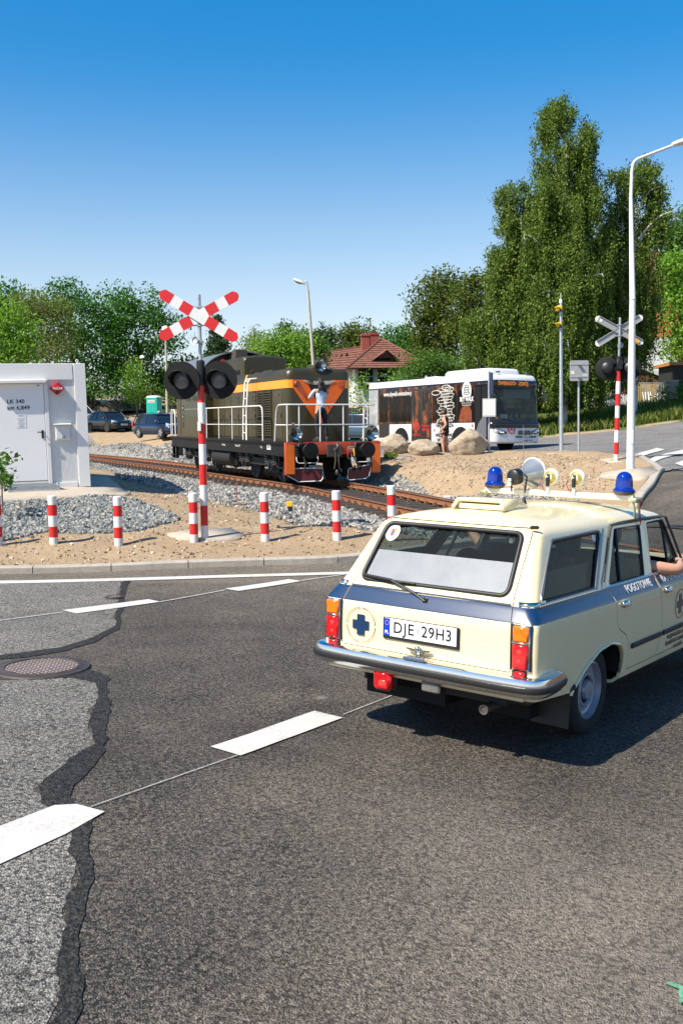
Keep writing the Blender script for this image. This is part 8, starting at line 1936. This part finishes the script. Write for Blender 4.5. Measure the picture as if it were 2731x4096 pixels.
    b = MB(); b.lathe([(.022, 0), (.02, .01), (.011, .035), (.006, .05)], (.33, 0.0, 1.462), None, 16); an = b.build('antenna', BLK, root, 50); b = MB(); b.tube([(.33, 0, 1.505), (.325, .002, 1.60), (.30, .01, 2.02)], [.004, .003, .0014], 6); b.build('whip', mat('whip_steel', (.45, .45, .45), .3, .8), an, 60)
    b = MB(); b.box((-.605, -.548, 1.392), (.022, .06, .022), Euler((0, 0, R(35))), bev=.01); b.build('roof_knob', RUBBER, bod)
    # light bar
    BARM = mat('bar_cream', (.80, .74, .58), .4, var=.05, vscale=12); xb, zb = .865, 1.513
    b = MB(); b.box((xb, 0, zb), (.055, 1.20, .042), bev=.004); bar = b.build('light_bar', BARM, root)
    for sg in (-1, 1):
        b = MB()
        for dx in (-.035, .055): b.tube([(xb + dx, sg * .60, zb), (xb + dx + .01, sg * .615, zb - .06), (xb + .06 + dx, sg * .605, zb - .14), (xb + .08 + dx, sg * .60, 1.352)], .009, 6)
        b.box((xb + .02, sg * .605, zb - .015), (.13, .06, .035), bev=.004); b.build('bar_bracket', mat('passivated', (.42, .42, .26), .45, .4, var=.15, vscale=14), bar, 50)
        b = MB(); b.tube(smoothpath([(xb + .02, sg * .64, zb - .01), (xb + .05, sg * .63, zb - .1), (xb + .1, sg * .62, zb - .18), (xb + .11, sg * .60, 1.28)], 4), .004, 5); b.build('red_wire', mat('wire_red', (.35, .06, .06), .5), bar, 60)
        # beacon
        c = Vector((xb, sg * .525, zb + .016)); b = MB(); b.lathe([(.05, 0), (.072, .012), (.078, .022), (.076, .030)], c, None, 32); base = b.build('beacon', mat('beacon_base', (.10, .09, .08), .4, .3), bar, 50)
        b = MB(); b.lathe([(.079, .028), (.080, .036), (.072, .044), (.063, .055)] + [(.063 - .0012 * (k % 2) - .00035 * k, .058 + .006 * k) for k in range(10)] + [(.058 * math.cos(a), .116 + .056 * math.sin(a)) for a in np.linspace(0, math.pi / 2, 9)], c, None, 36); b.build('blue_dome', beacon_mat(), base, 50)
        b = MB(); b.lathe([(.02, .03), (.035, .05), (.035, .09), (.02, .11), (0, .115)], c, None, 16); b.build('rotor', mat('rotor_dark', (.01, .02, .15), .2, .3), base, 50)
    # loudspeaker horn
    c = Vector((xb + .0, .285, zb + .13)); d = Euler((0, R(82), R(-12))); b = MB(); b.lathe([(.038, -.05), (.05, .0), (.07, .05), (.098, .10), (.112, .13), (.116, .135), (.108, .132), (.06, .05), (0, .0)], c, d, 36); hn = b.build('loudspeaker_horn', mat('horn_silver', (.50, .50, .49), .3, .7), bar, 50)
    b = MB(); b.lathe([(.108, .126), (.119, .130), (.119, .142), (.110, .144)], c, d, 36); b.build('horn_rim', WHT, hn, 50)
    b = MB(); b.lathe([(0, -.135), (.05, -.13), (.06, -.12), (.062, -.06), (.05, -.045), (.038, -.045)], c, d, 28); b.build('horn_driver', BLK, hn, 40); b = MB(); p = c + d.to_matrix() @ Vector((0, 0, -.137)); b.box(p + Vector((-.006, .01, -.015)), (.02, .025, .02)); b.box(p + Vector((-.006, .014, -.045)), (.014, .03, .03)); b.build('connector', WHT, hn)
    b = MB(); b.tube([(xb - .06, .345, zb), (xb - .06, .36, zb + .13), (xb - .06, .30, zb + .15)], .008, 6); b.tube([(xb - .06, .235, zb), (xb - .06, .22, zb + .12), (xb - .06, .26, zb + .15)], .008, 6); b.build('horn_stirrup', RUBBER, hn, 60)
    for y in (.055, -.155):
        c = Vector((xb, y, zb + .125)); d = Euler((0, R(88), R(-6))); b = MB(); b.lathe([(0, -.03), (.028, -.028), (.046, -.012), (.060, .0), (.064, .008), (.064, .02), (.058, .022)], c, d, 32); sl_ = b.build('search_lamp', mat('lamp_cream', (.72, .70, .58), .3, coat=.3), bar, 50); b = MB(); b.lathe([(.058, .021), (.03, .03), (0, .033)], c, d, 24); b.build('lamp_lens', GLASS, sl_, 60)
        b = MB(); b.lathe([(.030, -.029), (.038, -.021), (.050, -.011)], c + Vector((-.002, 0, 0)), d, 28); b.build('brass_ring', mat('brass_ring', (.50, .38, .10), .35, .5), sl_, 50)
        b = MB(); b.box(c + Vector((-.045, 0, -.035)), (.03, .022, .07), bev=.004); b.box(c + Vector((-.035, 0, .015)), (.02, .018, .016)); b.build('connector', RUBBER, sl_); b = MB(); b.box(c + Vector((-.035, 0, -.09)), (.02, .02, .05)); b.build('stand', BARM, sl_); b = MB(); b.tube(smoothpath([c + Vector((-.04, .05, -.01)), c + Vector((-.05, .055, -.05)), c + Vector((-.03, .03, -.11))], 4), .004, 5); b.build('cable', mat('wire_red', (.35, .06, .06), .5), sl_, 60)
    # interior
    b = MB(); b.box((.45, 0, .36), (2.6, 1.04, .05)); b.build('floor', INTER, root)
    SEAT = mat('seat_vinyl', (.055, .05, .045), .5)
    for y in (-.36, .36):
        b = MB(); b.box((1.05, y, .52), (.5, .52, .14), bev=.05); b.box((.80, y, .84), (.13, .52, .56), Euler((0, R(-12), 0)), bev=.05); b.build('front_seat', SEAT, root, 40)
    b = MB(); b.box((.22, -.35, .50), (.45, .5, .14), bev=.04); b.box((.0, -.35, .78), (.12, .5, .46), Euler((0, R(-10), 0)), bev=.04); b.build('rear_seat', SEAT, root, 40)
    b = MB(); b.box((-.35, .28, .62), (1.0, .5, .10), bev=.04); b.box((-.05, .28, .80), (.3, .5, .08), Euler((0, R(-35), 0)), bev=.03); b.build('stretcher', mat('stretcher_grey', (.16, .18, .18), .6), root, 40)
    b = MB(); b.sphere((-.05, .22, 1.04), (.13, .10, .12), 16, 10); b.build('red_bag', mat('red_bag', (.16, .012, .02), .7), root, 60)
    b = MB(); b.box((1.62, 0, .90), (.28, 1.28, .10), bev=.03); b.build('dashboard', INTER, root); b = MB(); b.tube([(1.42, .36 + .19 * math.cos(a), .93 + .16 * math.sin(a)) for a in np.linspace(0, 6.283, 25)[:-1]], .012, 6, closed=True); b.build('steering_wheel', BLK, root, 60)
    b = MB(); b.box((-.30, -.615, 1.04), (.06, .006, .11), Euler((0, R(10), 0))); b.build('yellow_tag', mat('tag_yellow', (.45, .28, .06), .6), root)
    return root
def beacon_mat():
    if 'beacon_blue' in _mats: return _mats['beacon_blue']
    m, n, l, p = newmat('beacon_blue'); p.inputs['Base Color'].default_value = (.003, .032, .34, 1); p.inputs['Roughness'].default_value = .06; p.inputs['Coat Weight'].default_value = 1
    tr = n.new('ShaderNodeBsdfTranslucent'); tr.inputs[0].default_value = (.008, .06, .6, 1); mx = n.new('ShaderNodeMixShader'); mx.inputs[0].default_value = .3
    l.new(p.outputs[0], mx.inputs[1]); l.new(tr.outputs[0], mx.inputs[2]); l.new(mx.outputs[0], n['Material Output'].inputs[0]); _mats['beacon_blue'] = m; return m
AMB = ambulance()
# ------------------------------------------------------------ people
SKIN = mat('skin', (.52, .27, .18), .5, var=.06, vscale=12, spec=.35)
HAIR = mat('dark_hair', (.018, .012, .009), .6, var=.4, vscale=30, bump=.5, bscale=60)
EYE = mat('eye_dark', (.02, .015, .012), .2)
def skinned(name, chains, m, parent, sub=1):
    """chains: list of lists of (point, radius); chains share points by equal coordinates; first point is the root"""
    V = []; E = []; Rr = []; idx = {}
    for ch in chains:
        prev = None
        for p, r in ch:
            k = tuple(round(c, 4) for c in p)
            if k not in idx: idx[k] = len(V); V.append(k); Rr.append(r)
            i = idx[k]
            if prev is not None and prev != i: E.append((prev, i))
            prev = i
    me = bpy.data.meshes.new(name); me.from_pydata(V, E, []); o = bpy.data.objects.new(name, me); col.objects.link(o)
    md = o.modifiers.new('skin', 'SKIN'); md.use_smooth_shade = True; md.branch_smoothing = .35
    if not me.skin_vertices: 
        bm = bmesh.new(); bm.from_mesh(me); bm.verts.layers.skin.verify(); bm.to_mesh(me); bm.free()
    for i, r in enumerate(Rr):
        sv = me.skin_vertices[0].data[i]; rr = r if isinstance(r, (tuple, list)) else (r, r); sv.radius = rr; sv.use_root = (i == 0)
    s = o.modifiers.new('sub', 'SUBSURF'); s.levels = sub; s.render_levels = sub
    r_ = evalmesh(o); bpy.data.objects.remove(o); r_.materials.clear(); r_.materials.append(m); r_.name = name
    ob = bpy.data.objects.new(name, r_); col.objects.link(ob); ob.parent = parent
    r_.polygons.foreach_set('use_smooth', [True] * len(r_.polygons)); return ob
def vlerp(a, b, t): return tuple(Vector(a).lerp(Vector(b), t))
def hand_chains(wrist, d, n, s=1.0, curl=.5):
    """five fingers from a palm: d = direction of the fingers, n = palm normal"""
    d = Vector(d).normalized(); n = Vector(n); n = (n - d * n.dot(d)).normalized(); x = d.cross(n); w = Vector(wrist); pc = w + d * .085 * s
    ch = [[(tuple(w), .026 * s), (tuple(w + d * .045 * s), (.036 * s, .018 * s)), (tuple(pc), (.038 * s, .016 * s))]]
    for k, (off, L) in enumerate(((-.030, .062), (-.010, .072), (.011, .068), (.030, .052))):
        b0 = pc + x * off * s + d * .012 * s; c = curl + .08 * k
        p1 = b0 + (d * math.cos(c * .5) + n * math.sin(c * .5)) * L * .5 * s; p2 = p1 + (d * math.cos(c * 1.3) + n * math.sin(c * 1.3)) * L * .32 * s; p3 = p2 + (d * math.cos(c * 2) + n * math.sin(c * 2)) * L * .26 * s
        ch.append([(tuple(pc), (.038 * s, .016 * s)), (tuple(b0), .0095 * s), (tuple(p1), .0088 * s), (tuple(p2), .008 * s), (tuple(p3), .0065 * s)])
    t0 = w + d * .04 * s - x * .03 * s; t1 = t0 + (d * .6 - x * .7 + n * .3).normalized() * .035 * s; t2 = t1 + (d * .9 - x * .25 + n * .4).normalized() * .03 * s
    ch.append([(tuple(w + d * .045 * s), (.036 * s, .018 * s)), (tuple(t0), .013 * s), (tuple(t1), .0105 * s), (tuple(t2), .008 * s)])
    return ch
def head(root, c, yaw, pitch=0, s=1.0, skin=SKIN, hair=None, hairkind='short', cap=None, body=None):
    """head mesh with face at centre c looking along yaw (0 = +x)"""
    M = Matrix.Translation(Vector(c)) @ Matrix.Rotation(yaw, 4, 'Z') @ Matrix.Rotation(-pitch, 4, 'Y') @ Matrix.Scale(s, 4)
    bm = bmesh.new(); bmesh.ops.create_uvsphere(bm, u_segments=28, v_segments=20, radius=1)
    for v in bm.verts:
        x, y, z = v.co
        w = .076 * (1 - .22 * max(0, -z)) ; X = x * .098 * (1 - .10 * max(0, -z)); Y = y * w; Zz = z * .118
        if x > 0:
            X += .020 * math.exp(-((y / .16) ** 2) - ((z + .12) / .20) ** 2)            # nose
            X -= .010 * math.exp(-((abs(y) - .38) / .18) ** 2 - ((z - .10) / .12) ** 2)   # eye sockets
            X += .006 * math.exp(-((y / .3) ** 2) - ((z + .50) / .10) ** 2) ; X += .010 * math.exp(-((y / .3) ** 2) - ((z + .82) / .16) ** 2)
        v.co = (X, Y, Zz)
    bm.transform(M); me = bpy.data.meshes.new('head'); bm.to_mesh(me); bm.free(); h = link('head', me, root, [skin], 180)
    b = MB()
    for sg in (-1, 1): b.sphere(M @ Vector((-.005, sg * .077, -.005)), (.02 * s, .010 * s, .032 * s), 10, 8, None, Matrix.Rotation(yaw, 3, 'Z'))
    b.build('ears', skin, h, 60)
    b = MB()
    for sg in (-1, 1): b.sphere(M @ Vector((.083, sg * .030, .012)), .009 * s, 8, 6)
    b.build('eyes', EYE, h, 60); b = MB(); b.sphere(M @ Vector((.092, 0, -.062)), (.006 * s, .022 * s, .005 * s), 10, 6, None, Matrix.Rotation(yaw, 3, 'Z')); b.build('mouth', mat('lips', (.35, .10, .09), .5), h, 60)
    if hair:
        b = MB(); bm = bmesh.new(); bmesh.ops.create_uvsphere(bm, u_segments=28, v_segments=20, radius=1)
        for v in bm.verts:
            x, y, z = v.co; lim = .25 + .55 * max(0, x) - .75 * max(0, -x); k = 1.09 if z > lim - .05 else .97
            nz = mnoise.noise(Vector((x, y, z)) * 5) * .05; v.co = (x * .101 * (k + nz) - .006, y * .081 * (k + nz), z * .121 * (k + nz * .7) + .004)
        bm.transform(M); me = bpy.data.meshes.new('hair'); bm.to_mesh(me); bm.free(); link('hair', me, h, [hair], 180)
        if hairkind == 'tail':
            b = MB(); rg = random.Random(4)
            for k in range(16):
                a = rg.uniform(-.05, .05); P = [M @ Vector((-.085, a * .3, .03))]
                for i in range(1, 9): P.append(M @ Vector((-.10 - .02 * math.sin(i * 1.1 + k), a * (1 + .3 * i) + .014 * math.sin(i * 1.7 + k), .03 - .042 * i)))
                b.tube(P, [.02] * 6 + [.016, .011, .005], 5)
            b.build('ponytail', hair, h, 60)
        if hairkind == 'bun': b = MB(); b.sphere(M @ Vector((-.075, 0, .085)), (.045 * s, .045 * s, .04 * s), 12, 8); b.build('hair_bun', hair, h, 60)
    if cap:
        b = MB(); b.v = []; b.lathe([(.088, .035), (.092, .06), (.088, .095), (.06, .122), (0, .130)], n=24); b.prism([(.06, -.07), (.10, -.062), (.145, -.03), (.15, 0), (.145, .03), (.10, .062), (.06, .07)], lambda u, v, t: (u, v, .042 + t - (u - .06) * .15), 0, .008); b.v = [tuple(M @ Vector((x * 1.08, y * .92, z))) for x, y, z in b.v]; b.build('cap', cap, h, 50)
    return h
def person(lab, M, J, shirt, pants, shoes, hair, hairkind='short', cap=None, sleeves='long', legs='long', face=0.0, pitch=0.0, top='shirt', slim=1.0, skin=SKIN, group=None, hands=True, seated=False, headc=None):
    """J: joint dictionary in local metres (x forward)"""
    root = thing('person', lab, 'person', M, group); s = slim
    pel, wst, chs, nk = J['pelvis'], J['waist'], J['chest'], J['neck']; hd = headc or J['head']
    ch = [[(pel, (.135 * s, .105 * s)), (wst, (.125 * s, .095 * s)), (chs, (.15 * s, .11 * s)), (vlerp(chs, nk, .7), (.10 * s, .08 * s)), (nk, .052), (vlerp(nk, hd, .6), .05)]]
    for q in 'lr':
        sh, el, wr, hp, kn, an, to = (J.get(q + k) for k in ('sh', 'el', 'wr', 'hip', 'kn', 'an', 'toe'))
        ch.append([(chs, (.15 * s, .11 * s)), (sh, .062 * s), (vlerp(sh, el, .5), .053 * s), (el, .046 * s), (vlerp(el, wr, .35), .044 * s), (wr, .026)])
        if hands:
            d = J.get(q + 'hd') or tuple(Vector(wr) - Vector(el)); n_ = J.get(q + 'hn', (0, 1 if q == 'r' else -1, 0)); hc = hand_chains(wr, d, n_, 1.0, J.get(q + 'curl', .5)); hc[0][0] = (wr, .026); ch += hc
        if hp and kn: ch.append([(pel, (.135 * s, .105 * s)), (hp, .088 * s), (vlerp(hp, kn, .5), .075 * s), (kn, .052 * s), (vlerp(kn, an, .35), .052 * s), (an, .036)])
        if to: ch.append([(an, .036), (vlerp(an, to, .5), .038), (to, .030)])
    body = skinned('body', ch, skin, root)
    head(root, hd, face, pitch, 1.0, skin, hair, hairkind, cap)
    g = 1.13
    cc = [[(vlerp(pel, wst, -.3), (.160 * s, .132 * s)), (pel, (.165 * s, .135 * s)), (wst, (.155 * s, .125 * s)), (chs, (.182 * s, .142 * s)), (vlerp(chs, nk, .72), (.125 * s, .105 * s))]]
    for q in 'lr':
        sh, el, wr = J[q + 'sh'], J[q + 'el'], J[q + 'wr']
        if sleeves == 'long': cc.append([(chs, (.163 * s, .123 * s)), (sh, .070 * s), (vlerp(sh, el, .5), .060 * s), (el, .052 * s), (vlerp(el, wr, .85), .040)])
        elif sleeves == 'short': cc.append([(chs, (.163 * s, .123 * s)), (sh, .070 * s), (vlerp(sh, el, .62), .062 * s)])
        else: cc.append([(chs, (.182 * s, .142 * s)), (vlerp(chs, sh, .72), .075 * s)])
    skinned(top, cc, shirt, root)
    if J.get('lkn'):
        cc = [[(vlerp(pel, wst, .35), (.160 * s, .130 * s)), (pel, (.168 * s, .138 * s))]]
        for q in 'lr':
            hp, kn, an = J[q + 'hip'], J[q + 'kn'], J[q + 'an']
            cc.append([(pel, (.168 * s, .138 * s)), (hp, .118 * s), (vlerp(hp, kn, .5), .102 * s)] + ([(kn, .068 * s), (vlerp(kn, an, .5), .062), (vlerp(kn, an, .95), .055)] if legs == 'long' else []))
        skinned('trousers' if legs == 'long' else 'shorts', cc, pants, root)
        for q in 'lr':
            an, to = J[q + 'an'], J[q + 'toe']; 
            if not to: continue
            b = MB(); a, t = Vector(an), Vector(to); d = (t - a); d.z = 0; d.normalize(); z0 = min(a.z, t.z) - .05; rg = []
            for k, w, h in ((-.085, .032, .06), (-.06, .050, .11), (.0, .056, .115), (.08, .058, .09), (.17, .054, .075), (.225, .030, .05)):
                c = Vector((a.x, a.y, 0)) + d * k; sd = Vector((-d.y, d.x, 0)); rg.append([c + sd * (w * u) + Vector((0, 0, z0 + h * v)) for u, v in ((-1, 0), (1, 0), (1, .6), (.55, 1), (-.55, 1), (-1, .6))])
            b.loft(rg); b.build('shoe', shoes, root, 60)
    return root
def stand(h=1.72, **kw):
    k = h / 1.72
    J = dict(pelvis=(0, 0, .93), waist=(0, 0, 1.08), chest=(0, 0, 1.27), neck=(-.005, 0, 1.46), head=(.02, 0, 1.595), lsh=(0, .185, 1.38), rsh=(0, -.185, 1.38), lel=(-.02, .24, 1.10), rel=(-.02, -.24, 1.10), lwr=(.05, .25, .86), rwr=(.05, -.25, .86), lhip=(0, .095, .87), rhip=(0, -.095, .87), lkn=(.02, .10, .48), rkn=(.02, -.10, .48), lan=(-.02, .10, .08), ran=(-.02, -.10, .08), ltoe=(.13, .12, .045), rtoe=(.13, -.12, .045))
    J.update(kw)
    return {a: (tuple(c * k for c in v) if isinstance(v, tuple) and a[1:] not in ('hd', 'hn') else v) for a, v in J.items()}
BLUESH = mat('pale_blue_shirt', (.42, .50, .62), .8, var=.08, vscale=10); NAVY = mat('navy_trousers', (.012, .014, .022), .85); BLKC = mat('black_cotton', (.010, .010, .011), .85); TURQ = mat('turquoise_shoes', (.03, .36, .42), .6); WSH = mat('white_shirt', (.62, .64, .66), .8)
# railway worker on the walkway, facing the bonnet
lm = LOCOM @ Matrix.Translation((LHX + .42, -.12, LZP)) @ Matrix.Rotation(R(180 + 8), 4, 'Z')
person('person in a pale blue shirt with a long ponytail standing on the locomotive walkway', lm, stand(1.84, lel=(.16, .27, 1.16), lwr=(.30, .12, 1.28), rel=(.14, -.26, 1.17), rwr=(.30, -.10, 1.34), lhd=(.6, -.6, .3), rhd=(.7, .4, .5), lkn=(.03, .11, .48), rkn=(-.01, -.13, .48), ran=(-.05, -.16, .08), rtoe=(.10, -.19, .045)), BLUESH, NAVY, BLKC, HAIR, 'tail', BLKC, 'long', 'long', pitch=R(-4))
# woman by the boulders, seen side-on
p = PD(1021, 1046, 34); gz = Z(p.x, p.y) + DIRT_UP
wm = Matrix.Translation((p.x, p.y, p.z)) @ Matrix.Rotation(R(158), 4, 'Z')
person('woman in a black vest and shorts holding a white paper between the boulders', wm, stand(1.60, pelvis=(-.02, 0, .93), chest=(-.02, 0, 1.27), lel=(-.13, .26, 1.12), lwr=(.10, .26, .90), rel=(.02, -.25, 1.12), rwr=(.20, -.14, 1.16), rhd=(.6, .6, .1), lkn=(.05, .10, .48), lan=(.0, .10, .08), ltoe=(.16, .11, .045), rkn=(-.02, -.10, .48), ran=(-.10, -.10, .08), rtoe=(.06, -.11, .045), lhd=(.2, 0, -1)), BLKC, BLKC, TURQ, HAIR, 'bun', None, 'none', 'short', face=R(-12), pitch=R(-10), top='vest', slim=1.16)
b = MB(); b.box((0, 0, 0), (.02, .24, .16)); o = b.build('paper_sheet', mat('paper', (.75, .75, .73), .7), None); o.matrix_world = wm @ Matrix.Translation((.23, .0, 1.14)) @ Matrix.Rotation(R(-20), 4, 'Y'); tag(o, 'white sheet of paper held at the chest of the woman in black', 'paper')
# man in a cap behind the dark blue car
p = PD(366, 948, 65); z = Z(p.x, p.y); hh = max(1.6, (p.z - z - DIRT_UP) / .927)
person('man in a pale flat cap, only his head showing behind the dark blue car', Matrix.Translation((p.x, p.y, p.z - 1.595)) @ Matrix.Rotation(R(190), 4, 'Z'), stand(1.72), mat('grey_jacket', (.05, .055, .06), .8), NAVY, BLKC, HAIR, 'short', mat('pale_cap', (.45, .45, .46), .8))
# bus driver
bm_ = BUSM @ Matrix.Translation((BUSX - 1.08, .45, .95))
sit = dict(pelvis=(0, 0, .30), waist=(-.03, 0, .45), chest=(-.04, 0, .64), neck=(-.02, 0, .82), head=(.02, 0, .955), lsh=(-.03, .19, .74), rsh=(-.03, -.19, .74), lel=(.12, .27, .50), rel=(.12, -.27, .50), lwr=(.33, .18, .52), rwr=(.33, -.18, .52), lhip=(.06, .10, .26), rhip=(.06, -.10, .26), lkn=(.46, .14, .28), rkn=(.46, -.14, .28), lan=(.50, .14, -.1), ran=(.50, -.14, -.1), ltoe=(.63, .14, -.13), rtoe=(.63, -.14, -.13))
person('bus driver in a white shirt sitting behind the windscreen of the bus', bm_ @ Matrix.Translation((0, 0, .30)), sit, WSH, NAVY, BLKC, HAIR, 'short', None, 'short', face=R(-15))
# people in the ambulance
def amb(x, y, z): return CARM @ Matrix.Translation((x, y, z))
sp = dict(sit); sp.update(lwr=(.30, .10, .46), rsh=(-.02, -.20, .74), rel=(.22, -.46, .70), rwr=(.45, -.38, .74), rhd=(.8, .5, .1), rhn=(0, .3, -1), rcurl=.9)
lift = dict(lan=(.44, .14, .12), ran=(.44, -.14, .12), ltoe=(.56, .14, .10), rtoe=(.56, -.14, .10), lkn=(.42, .14, .34), rkn=(.42, -.14, .34)); sp.update(lift)
person('passenger with a bare elbow resting out of the front side window of the estate car', amb(1.04, -.36, .27), sp, mat('dark_tee', (.02, .022, .03), .8), NAVY, BLKC, HAIR, 'short', None, 'none')
dr = dict(sit); dr.update(lift); dr.update(lel=(.10, .42, .78), lwr=(.20, .62, .93), lhd=(.2, .5, .8), rwr=(.36, -.02, .58))
person('driver of the estate car with one bare arm held out of the far window', amb(1.02, .36, .27), dr, mat('red_tee', (.30, .03, .03), .8), NAVY, BLKC, HAIR, 'short', None, 'short')
FLOR = mat('floral_shirt', (.16, .10, .13), .8, var=.9, vscale=28, c2=(.008, .006, .010))
bk = dict(sit); bk.update(lift); bk.update(lwr=(.30, .1, .40), rwr=(.30, -.1, .40))
person('rear passenger in a dark flowered shirt behind the rear door of the estate car', amb(.30, -.36, .25), bk, FLOR, NAVY, BLKC, HAIR, 'short', None, 'short')
